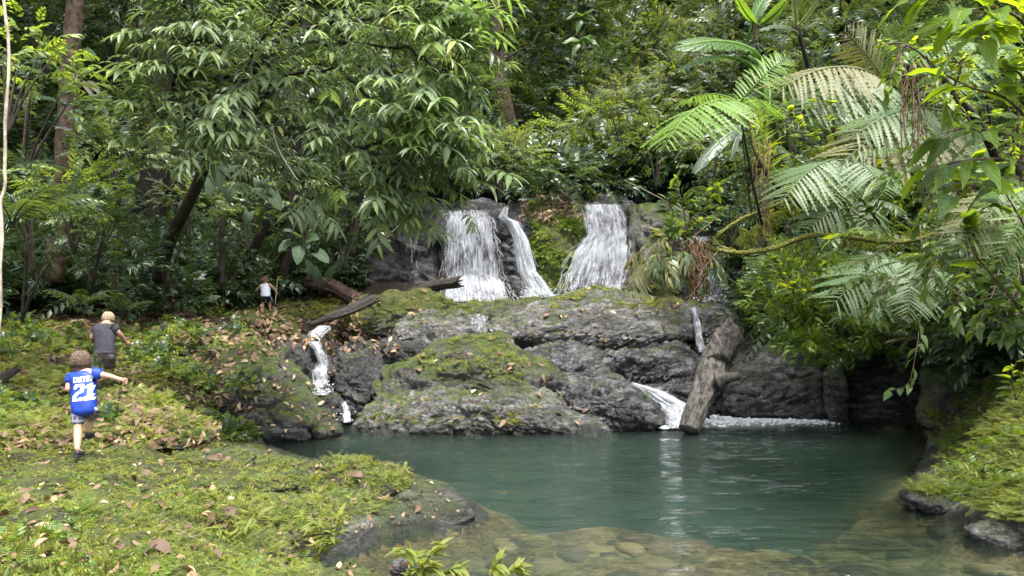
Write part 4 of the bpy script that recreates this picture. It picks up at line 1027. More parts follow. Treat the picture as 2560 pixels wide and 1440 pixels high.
tree(px_path([(-30, 1200, 6.5), (3, 700, 6.3), (2, 520, 6.3), (16, 460, 6.3), (14, 330, 6.25), (18, 200, 6.2), (8, 0, 6.2), (5, -300, 6.2)]), [.02, .016, .015, .014, .013, .012, .011, .009], 'slender pale grey sapling stem crossing the left edge', 'bark_pale', crown_=CR['oval_bright'][0], crown_r=.9, seed=10)

tree(px_path([(600, 700, 26), (650, 590, 25), (700, 480, 24.5), (735, 420, 24), (800, 300, 23.5)]), [.17, .15, .14, .12, .1], 'dark trunk slanting up to the right behind the drooping leaved tree', 'bark_dark', crown_=CR['oval_dark'][1], crown_r=1.6, seed=12)
# ------------------------------------------------------------------ the drooping-leaved tree over the left half
lfd = leaf(1, .235, 5, .38, .22, .01, .75)
def spray(n, seed):
    """one compound leaf: n long ribbed leaflets hanging in a fan from a short stalk along +Y"""
    r_ = np.random.default_rng(seed); out = []
    t = (np.arange(n) + .3) / n; sd = np.where(np.arange(n) % 2, 1, -1)
    pos = np.stack((t * 0, t * .85, -.2 * t ** 2), -1)
    d = np.stack((sd * (1.0 - .6 * t), .45 + .6 * t, -.12 - .42 * r_.random(n)), -1) + r_.normal(0, .1, (n, 3))
    out.append(lfd.inst(frames(d, np.array((0, .2, 1.)), r_.uniform(.42, .6, n) * (.75 + .4 * np.sin(math.pi * t))), pos, r_.random(n) * .5 + seed * .13 % .5))
    tt = np.linspace(0, 1, 5); out.append(geo_tube(np.stack((tt * 0, tt * .86, -.2 * tt ** 2), -1), .009 * (1.3 - tt), 4, a=.1))
    return join(out)
SPR = [spray(n, s) for n, s in ((5, 1), (6, 2), (7, 3), (7, 4), (6, 5), (9, 6))]
SPRM = [g.mesh('leaf_spray', M['lf_droop']) for g in SPR]
M['lf_droopd'] = leaf_mat('ribbed leaf painted shaded', (.05, .08, .035), (.13, .185, .075), (.26, .30, .08), rough=.32, trans=.3, vein=.5, spots=.3, tcol=(.16, .28, .04))  # darker copy for the lower sprays, shade put into the leaf colour
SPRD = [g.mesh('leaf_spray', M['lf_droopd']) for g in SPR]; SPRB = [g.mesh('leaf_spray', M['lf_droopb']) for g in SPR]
T1 = root_at('tree', at(395, 700, 21), 'leaning dark tree with ribbed leaves drooping over the left of the falls', 'tree')
b0 = np.array(T1.location)
stem = curve([at(395, 700, 21), at(430, 590, 20), at(490, 470, 18.5), at(530, 370, 17), at(600, 220, 15.6), at(700, 90, 14.5), at(820, -60, 14)], 40)
link('trunk', geo_tube(stem - b0, np.linspace(.17, .06, 40), 11, .14).mesh('trunk', M['bark_dark']), T1)
bough_px = [
 [(600, 220, 15.6), (700, 190, 14.4), (850, 170, 13.4), (1000, 190, 12.6), (1120, 230, 12.2)],
 [(540, 350, 16.8), (640, 320, 15), (780, 330, 13.8), (900, 370, 13), (1010, 420, 12.6)],
 [(560, 300, 16.2), (500, 290, 14.6), (430, 310, 13.4), (360, 245, 13)],
 [(700, 90, 14.5), (820, 60, 13.2), (960, 40, 12.4), (1100, 20, 12), (1180, 60, 11.8)],
 [(650, 150, 15), (760, 110, 13.6), (900, 110, 12.8), (1050, 130, 12.2), (1170, 180, 12), (1260, 110, 12)],
 [(620, 200, 15.4), (560, 130, 14), (500, 100, 13), (460, 110, 12.6)],
 [(500, 450, 18), (600, 430, 16.5), (680, 430, 15.5), (720, 420, 15), (760, 470, 14.8)],
 [(900, 370, 13), (980, 350, 12.5), (1090, 360, 12.2), (1190, 370, 12)],
 [(820, -40, 14), (950, -60, 13), (1080, -50, 12.4), (1200, -10, 12)],
 [(700, 190, 14.4), (660, 260, 13.6), (600, 290, 13.2), (540, 330, 13)],
 [(850, 170, 13.4), (930, 250, 12.8), (1010, 290, 12.4), (1110, 290, 12.1), (1160, 330, 12)],
 [(600, 220, 15.6), (640, 120, 14), (700, 30, 13), (760, -20, 12.6)],
 [(560, 130, 14), (480, 40, 13.2), (440, -30, 12.8)],
 [(900, 370, 13), (960, 440, 12.8), (1000, 470, 12.6)]]
mb = MB(); r_ = np.random.default_rng(4); cand = []
for k, b in enumerate(bough_px):
    b = [(x_ if x_ < 1000 else 1000 + (x_ - 1000) * .65, y_, d_) for x_, y_, d_ in b]
    c = curve([at(*p) for p in b], 22); c[1:-1, 2] += r_.normal(0, .03, 20)
    add_tube(mb, c - b0, np.linspace(.035, .008, 22), 6, a=.2)
    for j in range(3, 22):
        for q in range(4 if j > 5 else 2):
            p = c[j] + np.append(r_.normal(0, .05, 2), 0); tan = c[min(j + 1, 21)] - c[j - 1]; tan /= np.linalg.norm(tan)
            side = r_.choice([-1, 1]); lat = np.cross(tan, (0, 0, 1)) * side
            e = p + (tan * r_.uniform(0, .9) + lat * r_.uniform(.1, 1)) * r_.uniform(.15, 1.0) + np.array((0, 0, r_.uniform(-.35, .5)))
            cand.append((p, e, tan * .5 + lat * .6))
link('boughs', mb.mesh('boughs', M['bark_dark']), T1, kind='stuff')
cand = [cand[i] for i in r_.permutation(len(cand))]
tw = MB(); rest = []; cnt = 0
cand.sort(key=lambda c: c[1][1])
for i, (p, e, d) in enumerate(cand):
    mid = (p + e) / 2 + (0, 0, .05)
    add_tube(tw, curve([p, mid, e], 5) - b0, np.linspace(.008, .004, 5), 3)
    dd = d + r_.normal(0, .45, 3) * np.array((1, 1, .3)); dd[2] += .1; dd[1] -= .45
    s = r_.uniform(.40, .66); k = int(r_.integers(6))
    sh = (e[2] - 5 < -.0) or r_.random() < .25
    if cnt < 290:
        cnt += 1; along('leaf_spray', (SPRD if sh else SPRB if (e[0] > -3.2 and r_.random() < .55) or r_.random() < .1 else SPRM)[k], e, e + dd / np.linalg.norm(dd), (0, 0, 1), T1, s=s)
    else: rest.append((k, frames(dd[None], np.array((0, 0, 1.)), np.array([s]))[0], e - b0))
link('twigs', tw.mesh('twigs', M['bark_dark']), T1, kind='stuff')
gs = [SPR[k].inst(m[None], p[None], [.07 * k]) for k, m, p in rest]
link('leaf_sprays', join(gs).mesh('leaf_sprays', M['lf_droop']), T1, kind='stuff')

# ------------------------------------------------------------------ right side: tree ferns, banana, saplings
def fern_set(label, base, fronds, kind, name='tree_fern', cat='tree fern', trunk=True, meshes=None, part='frond', tr=.016, tmat='bark_dark'):
    """base (px,py,D) foot of the trunk; fronds [(px0,py0,D0, px1,py1,D1, up)]"""
    B = at(*base); o = root_at(name, B, label, cat); ms = meshes or FR[kind]
    c = np.mean([at(*f[:3]) for f in fronds], 0)
    if trunk: link('trunk', geo_tube(curve([B, (B + c) / 2 + (0, 0, -.1), c], 16) - B, np.linspace(tr * 1.3, tr * .8, 16), 9, .2).mesh('trunk', M[tmat]), o)
    for k, f in enumerate(fronds):
        A, E = at(*f[:3]), at(*f[3:6]); up = np.array(f[6] if len(f) > 6 else (0, -.55, 1.0))
        along(part, ms[k % len(ms)], A, E, up, o)
        if trunk and np.linalg.norm(A - c) > .15: link('stalk', geo_tube(curve([c, (A + c) / 2 + (0, 0, .08), A], 6) - B, .012, 4).mesh('stalk', M['bark_dark']), o)
    return o
fern_set('lime green tree fern with a raised frond, left edge of the right slope', (1905, 560, 13), [(1845, 262, 10.5, 1985, 112, 10.3, (-.35, -1, .15)), (1845, 255, 10.5, 1628, 312, 9.2, (0, -.2, 1)), (1840, 250, 10.5, 1690, 232, 11.2, (0, -.3, 1)), (1850, 258, 10.5, 1930, 250, 11.5)], 'lime')
fern_set('pale grey tree fern spreading over the middle of the right slope', (2200, 560, 13), [(2105, 400, 12, 1938, 470, 10.8, (-.3, -.9, 1)), (2105, 398, 12, 2250, 352, 11.2, (.2, -.8, 1)), (2110, 400, 12, 2230, 455, 10.6, (0, -.8, 1)), (2100, 395, 12, 2060, 350, 13), (2110, 400, 12, 2090, 480, 10.9)], 'pale')
fern_set('pale tree fern with one broad frond above the mossy branch', (2230, 640, 14.5), [(2165, 498, 14.2, 2000, 560, 13.1, (-.2, -1.2, .9)), (2165, 500, 14.2, 2180, 575, 13.2, (0, -1, .7)), (2168, 498, 14.2, 2270, 520, 13.5)], 'pale')
fern_set('large pale tree fern low on the right slope above the rock', (2330, 760, 13), [(2250, 655, 11.6, 2075, 730, 10.4, (-.2, -1, .9)), (2255, 655, 11.6, 2400, 700, 10.4, (.2, -1, .9)), (2250, 652, 11.6, 2110, 655, 11, (0, -.8, 1)), (2255, 655, 11.6, 2290, 770, 10.3, (0, -1, .6)), (2255, 650, 11.6, 2350, 625, 12)], 'pale')
fern_set('browning tree fern high on the right slope', (2230, 420, 15.5), [(2200, 195, 14, 1925, 165, 12.6, (0, -.7, 1)), (2200, 200, 14, 1960, 255, 12.6, (0, -.8, 1)), (2200, 195, 14, 2255, 40, 13.2, (-.8, -1, 0)), (2205, 195, 14, 2120, 70, 13.2, (-.6, -1, .2)), (2205, 200, 14, 2060, 280, 12.6)], 'brown', meshes=[FR['brown'][0], FR['pale'][1], FR['green'][0], FR['brown'][1], FR['pale'][0]])
fern_set('wide faded tree fern behind the hanging roots on the right', (2420, 520, 14), [(2380, 290, 12.6, 2110, 285, 11.4, (0, -.6, 1)), (2380, 295, 12.6, 2080, 355, 11.2, (0, -.8, 1)), (2385, 290, 12.6, 2480, 230, 12), (2385, 295, 12.6, 2440, 400, 11.4), (2380, 300, 12.6, 2220, 370, 11.2)], 'brown', meshes=[FR['pale'][0], FR['brown'][0], FR['pale'][1]])
fern_set('drooping tree fern with a dead brown frond at the right edge', (2640, 700, 9), [(2560, 470, 8.4, 2395, 600, 7.8, (-.3, -1, .6)), (2565, 468, 8.4, 2450, 500, 8), (2570, 470, 8.4, 2520, 640, 7.6, (0, -1, .5))], 'green', meshes=[FR['brown'][1], FR['green'][0], FR['green'][1]])
fern_set('dark green tree fern near the top right behind the yellow leaves', (2500, 420, 13), [(2440, 110, 12, 2260, 120, 11.2), (2440, 105, 12, 2380, 10, 11.4, (-.5, -1, .3)), (2445, 110, 12, 2560, 130, 11), (2440, 115, 12, 2330, 210, 11)], 'green')
fern_set('small green tree fern beside the dark trunk above the shaded waterfall', (2000, 520, 16), [(1985, 420, 15, 1900, 450, 14.2), (1985, 420, 15, 2070, 400, 14.4), (1985, 418, 15, 1950, 350, 15), (1988, 422, 15, 2020, 490, 14.2)], 'green')
fern_set('banana plant with one broad bright leaf held out over the ravine', (1960, 420, 16.5), [(1885, 128, 14.5, 1702, 96, 13.5, (.1, -.9, .8)), (1860, 152, 14.5, 1700, 150, 13.8, (0, -.2, 1)), (1890, 60, 14.8, 1835, -10, 14.2, (-1, -1, .2)), (1905, 60, 14.8, 1975, 0, 14.0, (.8, -1, .3)), (1920, 150, 14.6, 2010, 235, 13.8, (.8, -1, .3)), (1900, 160, 14.6, 1935, 290, 13.9, (1, -1, .2)), (1880, 60, 14.8, 1940, -60, 15)], 'x', name='banana_plant', cat='banana plant', meshes=PAD, part='leaf', tr=.05, tmat='lf_mid')
fern_set('banana plant with hanging grey green leaves under the lime fern', (1880, 540, 14), [(1852, 318, 13.2, 1735, 412, 12.6, (-.6, -1, .4)), (1858, 320, 13.2, 1822, 392, 12.8, (-.9, -.8, .2)), (1850, 316, 13.2, 1758, 330, 12.8)], 'x', name='banana_plant', cat='banana plant', meshes=PADW, part='leaf', tr=.012)
fern_set('tall broad leaved plant with pale paddle leaves at the top right of the ravine', (2050, 260, 18), [(1990, 60, 17, 1985, -30, 16.5, (-.5, -1, 0)), (2000, 60, 17, 2060, -20, 16.5, (.5, -1, 0)), (1990, 80, 17, 1900, 60, 16.2)], 'x', name='broadleaf_plant', cat='plant', meshes=PADW, part='leaf', tr=.05)

def leafy_branch_set(label, boughs, lmesh, size, per, seed, name='sapling', cat='sapling', rad=.02, mat='bark', part='leaf', cap=300, hang=.5, off=.12, restgeo=None):
    r_ = np.random.default_rng(seed); B = at(*boughs[0][0]); o = root_at(name, B, label, cat); mb = MB(); n = 0
    for b in boughs:
        c = curve([at(*p) for p in b], 20); add_tube(mb, c - B, np.linspace(rad, rad * .3, 20), 6)
        for j in range(2, 20):
            for q in range(per):
                if n >= cap: break
                tan = c[min(j + 1, 19)] - c[j - 1]; tan /= np.linalg.norm(tan) + 1e-9
                lat = np.cross(tan, (0, 0, 1)); lat /= np.linalg.norm(lat) + 1e-9
                d = tan * .5 + lat * r_.choice([-1, 1]) * r_.uniform(.3, 1) + np.array((0, -.1, r_.uniform(-hang, .35))); d /= np.linalg.norm(d)
                A = c[j] + d * off * r_.uniform(.2, 1)
                s = size * r_.uniform(.65, 1.15); up = np.array((0, -.35, 1)) + r_.normal(0, .35, 3)
                along(part, lmesh[int(r_.integers(len(lmesh)))], A, A + d * s, up, o); n += 1
                add_tube(mb, [c[j] - B, A - B + d * .01], [.004, .003], 3)
    link('branches', mb.mesh('branches', M[mat]), o, kind='stuff'); return o
leafy_branch_set('sapling with large yellow green leaves reaching in from the top right', [[(2700, 500, 7), (2620, 200, 6.6), (2560, 60, 6.2), (2480, 20, 5.9), (2400, 30, 5.8)], [(2620, 200, 6.6), (2560, 110, 6.3), (2500, 60, 6.1), (2450, 90, 6.0)], [(2620, 200, 6.6), (2560, -20, 6.2), (2430, -50, 5.9), (2330, -30, 5.8)]], BIGL, .36, 1, 21)
leafy_branch_set('sapling with glossy yellow green leaves above the right bank', [[(2700, 600, 7), (2600, 350, 6.8), (2520, 250, 6.6), (2430, 220, 6.4), (2370, 190, 6.3)], [(2600, 350, 6.8), (2500, 330, 6.6), (2420, 320, 6.4), (2370, 330, 6.3)], [(2640, 420, 6.9), (2520, 400, 6.7), (2420, 400, 6.5), (2330, 420, 6.4)], [(2640, 430, 6.9), (2560, 200, 6.6), (2500, 180, 6.5)], [(2600, 450, 6.9), (2480, 450, 6.6), (2380, 480, 6.5)]], BIGL[:2] + BIGM[:1], .31, 1, 22)
SMB = [leaf(1, .46, 4, .35, .15, .02, .7).mesh('small_leaf', M['lf_yellow']), leaf(1, .46, 4, .5, .15, .02, .7).mesh('small_leaf', M['lf_bright'])]
SMM = [leaf(1, .5, 4, .35, .15, .02, .7).mesh('small_leaf', M['lf_big']), leaf(1, .5, 4, .5, .15, .02, .7).mesh('small_leaf', M['lf_bright'])]
leafy_branch_set('arching bright leaved climber in front of the hanging roots, upper right', [[(2440, 330, 9.4), (2380, 230, 9.1), (2320, 150, 8.9), (2260, 110, 8.8), (2200, 110, 8.7)], [(2380, 230, 9.1), (2400, 160, 8.9), (2340, 120, 8.8)], [(2320, 150, 8.9), (2360, 230, 8.8), (2380, 290, 8.8)], [(2260, 110, 8.8), (2230, 180, 8.7), (2220, 230, 8.7)]], SMB, .17, 2, 23, name='climber', cat='climbing plant', off=.08)
leafy_branch_set('round leaved little shrub perched on the end of the mossy branch', [[(1715, 600, 13), (1712, 540, 13), (1700, 490, 12.9), (1690, 450, 12.9)], [(1715, 600, 13), (1730, 530, 13), (1760, 490, 12.9), (1800, 460, 12.9)], [(1715, 600, 13), (1745, 560, 12.9), (1790, 530, 12.9)], [(1715, 600, 13), (1680, 570, 12.9), (1650, 580, 12.8)], [(1715, 600, 13), (1680, 540, 13), (1670, 500, 12.9)]], SMM, .21, 2, 24, name='perched_shrub', cat='shrub', rad=.014, off=.1)
leafy_branch_set('small leaved vine trailing in an arc below the broad pale frond', [[(2300, 600, 11), (2200, 580, 10.6), (2130, 575, 10.4), (2080, 600, 10.3)], [(2300, 600, 11), (2350, 620, 10.6), (2290, 640, 10.4)]], SMB, .16, 2, 25, name='trailing_vine', cat='vine', rad=.008, off=.05)
leafy_branch_set('small leaved vine hanging in front of the pale tree ferns', [[(2290, 250, 10), (2300, 330, 9.6), (2260, 400, 9.4), (2230, 440, 9.3), (2190, 470, 9.3)], [(2300, 330, 9.6), (2340, 420, 9.4), (2330, 500, 9.3), (2300, 560, 9.3)], [(2340, 420, 9.4), (2400, 500, 9.2), (2430, 560, 9.2)]], SMM, .15, 3, 26, name='hanging_vine', cat='vine', rad=.008, off=.1)
leafy_branch_set('long bare vine with sparse leaves hanging over the dark rock wall', [[(2300, 560, 11), (2310, 700, 10.8), (2300, 800, 10.7), (2290, 880, 10.6), (2270, 960, 10.6), (2230, 975, 10.6)]], SMM, .17, 1, 27, name='hanging_vine', cat='vine', rad=.009, off=.06)
leafy_branch_set('leafy vine mass falling over the right end of the rock wall', [[(2400, 520, 10), (2420, 620, 9.5), (2400, 720, 9.3), (2390, 800, 9.3)], [(2480, 520, 10), (2500, 640, 9.3), (2480, 740, 9), (2440, 820, 9)], [(2560, 600, 9), (2540, 720, 8.7), (2500, 800, 8.6)], [(2400, 520, 10), (2350, 600, 9.6), (2330, 700, 9.5)], [(2620, 760, 8.6), (2500, 700, 8.6), (2440, 690, 8.6)], [(2620, 820, 8.6), (2520, 830, 8.7), (2440, 850, 8.8)]], SMM, .17, 3, 28, name='hanging_vine', cat='vine', rad=.01, off=.14)
leafy_branch_set('white spotted leafy sprig crossing the pale low tree fern', [[(2250, 600, 10.6), (2180, 640, 10.1), (2130, 660, 10), (2060, 680, 9.9)], [(2250, 700, 10.5), (2170, 690, 10.1), (2080, 720, 9.9)], [(2240, 690, 10.3), (2200, 740, 10), (2170, 790, 9.9)]], SMM, .15, 2, 29, name='trailing_vine', cat='vine', rad=.007, off=.07)
leafy_branch_set('sapling with broad green leaves at the lower right above the bank', [[(2640, 900, 8.6), (2540, 760, 8.4), (2440, 640, 8.2), (2400, 560, 8.1)], [(2640, 900, 8.6), (2560, 700, 8.2), (2540, 560, 8)], [(2700, 800, 8.2), (2560, 560, 7.8), (2480, 430, 7.7)]], BIGM + BIGL[:1], .27, 2, 30)
leafy_branch_set('bright leaved sprig standing on the right bank against the dark rock', [[(2540, 1000, 9.4), (2530, 950, 9.3), (2540, 905, 9.3)], [(2540, 1000, 9.4), (2570, 950, 9.2), (2590, 920, 9.2)]], SMB, .16, 1, 31, name='seedling', cat='seedling', rad=.006, off=.03)

for k_, (pts, lb) in enumerate([
 ([[(2180, 560, 12.4), (2120, 520, 11.8), (2060, 470, 11.5)], [(2180, 560, 12.4), (2200, 480, 11.8), (2180, 420, 11.6)]], 'sprig of glossy leaves rising between the pale ferns'),
 ([[(2080, 420, 13), (2000, 330, 12.4), (1960, 280, 12.2)], [(2080, 420, 13), (2060, 330, 12.5), (2050, 260, 12.3)]], 'leafy sprig left of the wide faded fern'),
 ([[(2500, 560, 9.6), (2440, 480, 9.2), (2420, 420, 9.1)], [(2500, 560, 9.6), (2470, 500, 9.2), (2380, 520, 9)]], 'broad leaved sprig above the vine mass on the right'),
 ([[(2200, 820, 14), (2160, 740, 13), (2120, 700, 12.6)], [(2200, 820, 14), (2240, 760, 12.8), (2270, 720, 12.4)], [(2200, 820, 14), (2180, 800, 12.9), (2120, 790, 12.6)]], 'leafy sprig under the large pale low fern'),
 ([[(2380, 180, 10), (2440, 120, 9.4), (2500, 90, 9.2)], [(2380, 180, 10), (2360, 100, 9.6), (2330, 60, 9.4)]], 'bright sprig high behind the yellow leaved sapling'),
 ([[(2000, 760, 18.2), (1960, 700, 17.6), (1930, 650, 17.4)], [(2000, 760, 18.2), (2040, 700, 17.5), (2060, 660, 17.4)]], 'leafy sprig on top of the overhanging bush')]):
    leafy_branch_set(lb, pts, SMM + SMB[:1], .2 if k_ != 5 else .26, 3, 70 + k_, name='leafy_sprig', cat='sprig', rad=.009, off=.12)
# mossy branches, roots, perched clump
def branch(label, pts, rad, mat, name='mossy_branch', cat='branch', wob=.35, seed=1):
    P = [at(*p) for p in pts]; c = curve(P, 40); B = c[0]
    g = geo_tube(c - B, np.interp(np.linspace(0, 1, 40), np.linspace(0, 1, len(rad)), rad), 10, wob)
    o = link(name, g.mesh(name, M[mat]), loc=B, label=label, cat=cat)
    return o, c
def fringe(o, c, lf, n, ls, mat, seed, name='moss_fringe', dn=-.6, sp=.05):
    r_ = np.random.default_rng(seed); k = r_.integers(0, len(c), n)
    d = r_.normal(0, .6, (n, 3)) + np.array((0, 0, dn))
    g = lf.inst(frames(d, r_.normal(size=(n, 3)), ls * r_.uniform(.4, 1.3, n)), c[k] - c[0] + r_.normal(0, sp, (n, 3)), r_.random(n))
    link(name, g.mesh(name, M[mat]), o, kind='stuff')
o, c = branch('yellow mossy branch sagging in a long curve towards the perched shrub', [(2400, 570, 14.2), (2250, 605, 13.6), (2100, 590, 13.2), (2020, 590, 13), (1930, 622, 12.9), (1850, 632, 12.9), (1780, 622, 12.9), (1735, 600, 12.9), (1712, 575, 12.9)], [.05, .045, .04, .045, .04, .04, .04, .03, .02], 'moss_vine')
fringe(o, c[10:], LEAFN, 900, .13, 'moss_leaf', 1)
fringe(o, c[14:36], leaf(1, .13, 3, .5), 60, .36, 'lf_yellow', 2, 'perched_leaves', .9)
o, c = branch('upper mossy branch slanting down from the pale ferns', [(2160, 480, 14), (2060, 500, 13.6), (1980, 500, 13.3), (1900, 528, 13.1), (1840, 555, 13), (1780, 600, 12.95), (1750, 625, 12.9)], [.045, .04, .04, .035, .03, .03, .02], 'moss_vine')
fringe(o, c[6:], LEAFN, 900, .15, 'moss_leaf', 3, dn=-.9)
o, c = branch('mossy branch carrying tufts in front of the lime fern stem', [(2010, 520, 13.2), (1930, 450, 12.9), (1890, 380, 12.8), (1880, 330, 12.8), (1860, 270, 12.8)], [.05, .045, .04, .03, .02], 'mossy_bark', seed=3)
fringe(o, c[4:], leaf(1, .13, 3, .5), 110, .3, 'lf_yellow', 4, 'perched_leaves', .6, .06)
o, c = branch('dark knotted branch rising behind the arching climber', [(2520, 470, 12), (2460, 330, 11), (2400, 250, 10.4), (2350, 190, 10)], [.07, .06, .05, .04], 'bark_dark', name='bare_branch')
o, c = branch('thin dead snag standing among the faded ferns', [(2110, 400, 14), (2085, 340, 13.8), (2065, 260, 13.7)], [.05, .045, .05], 'bark_red', name='dead_snag', cat='snag')
def strings(label, x0, x1, y0, y1, D, n, seed, mat='root', name='hanging_roots', rad=.006, cat='roots', fan=.0):
    r_ = np.random.default_rng(seed); B = at((x0 + x1) / 2, y0, D); mb = MB()
    for k in range(n):
        a = r_.uniform(x0, x1); s = y0 + r_.normal(0, 12); e = s + (y1 - y0) * r_.uniform(.45, 1)
        P = [at(a + r_.normal(0, 4) + fan * r_.normal(0, 20) * t, s + (e - s) * t, D + r_.normal(0, .03)) for t in np.linspace(0, 1, 7)]
        add_tube(mb, curve(P, 12) - B, rad * r_.uniform(.4, 1.3), 4)
    return link(name, mb.mesh(name, M[mat]), loc=B, label=label, cat=cat)
strings('bundle of brown aerial roots hanging below the perched shrub', 1715, 1775, 610, 770, 12.85, 34, 1, rad=.012, fan=.5)
strings('long thin roots hanging in front of the banana leaves', 1880, 1925, 360, 640, 12.8, 12, 2, rad=.007)
strings('curtain of thin roots hanging under the arching climber', 2250, 2330, 160, 400, 9.3, 18, 3, rad=.006)
strings('few thin vines hanging beside the dark rotting trunk', 1960, 2010, 600, 660, 14, 6, 4, rad=.006)
strings('thin lianas hanging at the upper right of the ravine', 2040, 2140, 200, 420, 13.2, 9, 5, rad=.006)
# perched clump: tangled brown and olive leaves round the branch end
Pb = at(1690, 660, 12.9); o = root_at('perched_clump', Pb, 'tangled clump of olive and brown leaves hanging at the branch end', 'epiphyte')
g = crown([twig(leaf(1, .3, 3, .5), 7, .34, .2, rg, .8) for _ in range(2)], 26, .62, .4, .34, np.random.default_rng(5), up=-.3, down=.3)
link('foliage', g.mesh('foliage', M['fern_brown']), o, kind='stuff')
g = crown([twig(leaf(1, .3, 3, .5), 7, .34, .22, rg, .8) for _ in range(2)], 20, .55, .4, .4, np.random.default_rng(6), up=-.5, down=.3)
link('foliage', g.mesh('foliage', M['lf_mid']), o, kind='stuff')
mb = MB(); r_ = np.random.default_rng(8)
for k in range(60):
    p = r_.normal(0, .16, 3) + (.2, 0, .1); add_tube(mb, curve([p, p + r_.normal(0, .12, 3), p + r_.normal(0, .2, 3)], 8), .006, 4)
link('root_tangle', mb.mesh('root_tangle', M['root']), o, kind='stuff')
for k, (a, b) in enumerate([((1660, 640), (1560, 700)), ((1660, 650), (1545, 740)), ((1680, 690), (1640, 770))]):
    along('frond', FR['brown'][k % 2], at(*a, 12.9), at(*b, 12.6), (-.2, -.5, 1), o)
# ------------------------------------------------------------------ logs
def wood_mat(name, c0, c1, wet=.3):
    m, t = new_mat(name); N = NT(t)
    uv = N.n('ShaderNodeUVMap', uv_map='uv').outputs[0]
    mp = N.n('ShaderNodeMapping', {'Vector': uv, 'Scale': (9, 1.3, 1)}).outputs[0]
    a = N.noise(mp, 2.2, 6, .7, 1.2); pos = N.n('ShaderNodeNewGeometry').outputs['Position']; b = N.noise(pos, 7, 5, .6)
    v = N.maprange(N.math('ADD', N.math('MULTIPLY', a, .65), N.math('MULTIPLY', b, .4)), .42, .60)
    cc = N.mix(v, c0, c1)
    bp = N.n('ShaderNodeBump', {'Height': N.math('ADD', a, N.math('MULTIPLY', b, .4)), 'Strength': 1.0, 'Distance': .12})
    p = N.n('ShaderNodeBsdfPrincipled', {'Base Color': cc, 'Roughness': .8 - wet * .5, 'Normal': bp.outputs[0]})
    N.n('ShaderNodeOutputMaterial', {'Surface': p.outputs[0]}); return m
M['wood'] = wood_mat('weathered log', (.012, .010, .009), (.18, .16, .138), .6)
M['wood_dark'] = wood_mat('dark log', (.010, .008, .007), (.055, .043, .034), .3)
M['wood_red'] = wood_mat('rotting red brown log', (.02, .011, .008), (.10, .055, .038), .1)
def log(label, pts, rad, mat='wood', seed=1, wob=.22, jag=.25, name='log', n=18, m=60, flat=1.0):
    P = [at(*p) for p in pts]; c = curve(P, m); B = c[0]
    r = np.interp(np.linspace(0, 1, m), np.linspace(0, 1, len(rad)), rad)
    V, Fq, tr = tube(c - B, r, n * 2, 0)
    k = m * n * 2; ctr = np.repeat(c - B, n * 2, axis=0); ang = np.tile(np.arange(n * 2), m) / (n * 2) * 6.283
    rad_v = V[:k] - ctr; ln = np.repeat(np.linspace(0, 1, m), n * 2) * np.linalg.norm(c[-1] - c[0])
    q = np.stack((np.cos(ang) * 2.2, np.sin(ang) * 2.2, ln * .9 + seed * 5), -1)
    q2 = np.stack((np.cos(ang) * 7, np.sin(ang) * 7, ln * 1.1 + seed * 5), -1)
    f = 1 + wob * fbm(q, 3, seed) + .13 * ridged(q2, 3, seed + 3) 
    V[:k] = ctr + rad_v * f[:, None]
    ax = (c[-1] - c[0]) / np.linalg.norm(c[-1] - c[0])
    e = np.tile(fbm(np.stack((np.cos(ang[:n * 2]) * 2, np.sin(ang[:n * 2]) * 2, ang[:n * 2] * 0), -1), 3, seed + 7), 1)
    tt = sstep(.8, 1, np.repeat(np.linspace(0, 1, m), n * 2)); V[:k] += (tt * np.tile(e, m) * jag * 2)[:, None] * ax
    V[-1] -= ax * .12
    uv = np.concatenate((np.stack((ang / 6.283, ln), -1), [(0, 0), (0, 1)]))
    me = mesh_np(name, V, [Fq, tr], M[mat], uv=uv)
    o = link(name, None, loc=B, label=label, cat='log'); link('trunk', me, o); return o, c
o, c = log('grey driftwood log leaning out of the pool against the rocks', [(1722, 1076, 18.6), (1745, 1010, 18.9), (1775, 940, 19.4), (1795, 890, 20.0), (1815, 858, 20.6), (1830, 825, 21.1)], [.22, .26, .32, .33, .32, .27], seed=2, jag=.16, m=80, n=24)
A = at(1800, 950, 18.95); E = at(1850, 938, 18.6)
V, Fq, tr = tube(curve([A, (A + E) / 2, E], 10), [.25, .2, .15, .14, .13, .12, .11, .11, .1, .08], 14, .3)
link('branch_stub', mesh_np('branch_stub', V - c[0], [Fq, tr], M['wood'], uv=np.stack((V[:, 0], V[:, 2]), -1)), o)
A = at(1795, 905, 19.5); E = at(1800, 826, 20.3)
V, Fq, tr = tube(curve([A, (A + E) / 2 + (-.05, 0, 0), E], 12), np.linspace(.3, .1, 12), 12, .3)
link('splintered_slab', mesh_np('splintered_slab', V - c[0], [Fq, tr], M['wood'], uv=np.stack((V[:, 0], V[:, 2]), -1)), o)
log('broken grey log end lying at the foot of the widest waterfall', [(960, 762, 27.2), (1030, 733, 26.8), (1090, 715, 26.4), (1146, 706, 26.0)], [.12, .15, .17, .16], 'wood_dark', seed=5, wob=.3)
log('rotting red brown log in the shade left of the black rock wall', [(768, 705, 28), (820, 715, 27.8), (870, 738, 27.5), (930, 770, 27)], [.22, .26, .24, .2], 'wood_red', seed=6)
log('split dark log bridging the left cascade', [(775, 812, 23), (830, 790, 23.4), (880, 772, 23.8), (930, 748, 24.2)], [.06, .11, .13, .14], 'wood_dark', seed=7, wob=.35)
log('mossy fallen log lying across the dark rock on the right', [(2190, 835, 19.2), (2260, 846, 18.4), (2380, 856, 17.2), (2480, 860, 16), (2620, 872, 15)], [.14, .17, .17, .18, .2], 'wood_dark', seed=8)
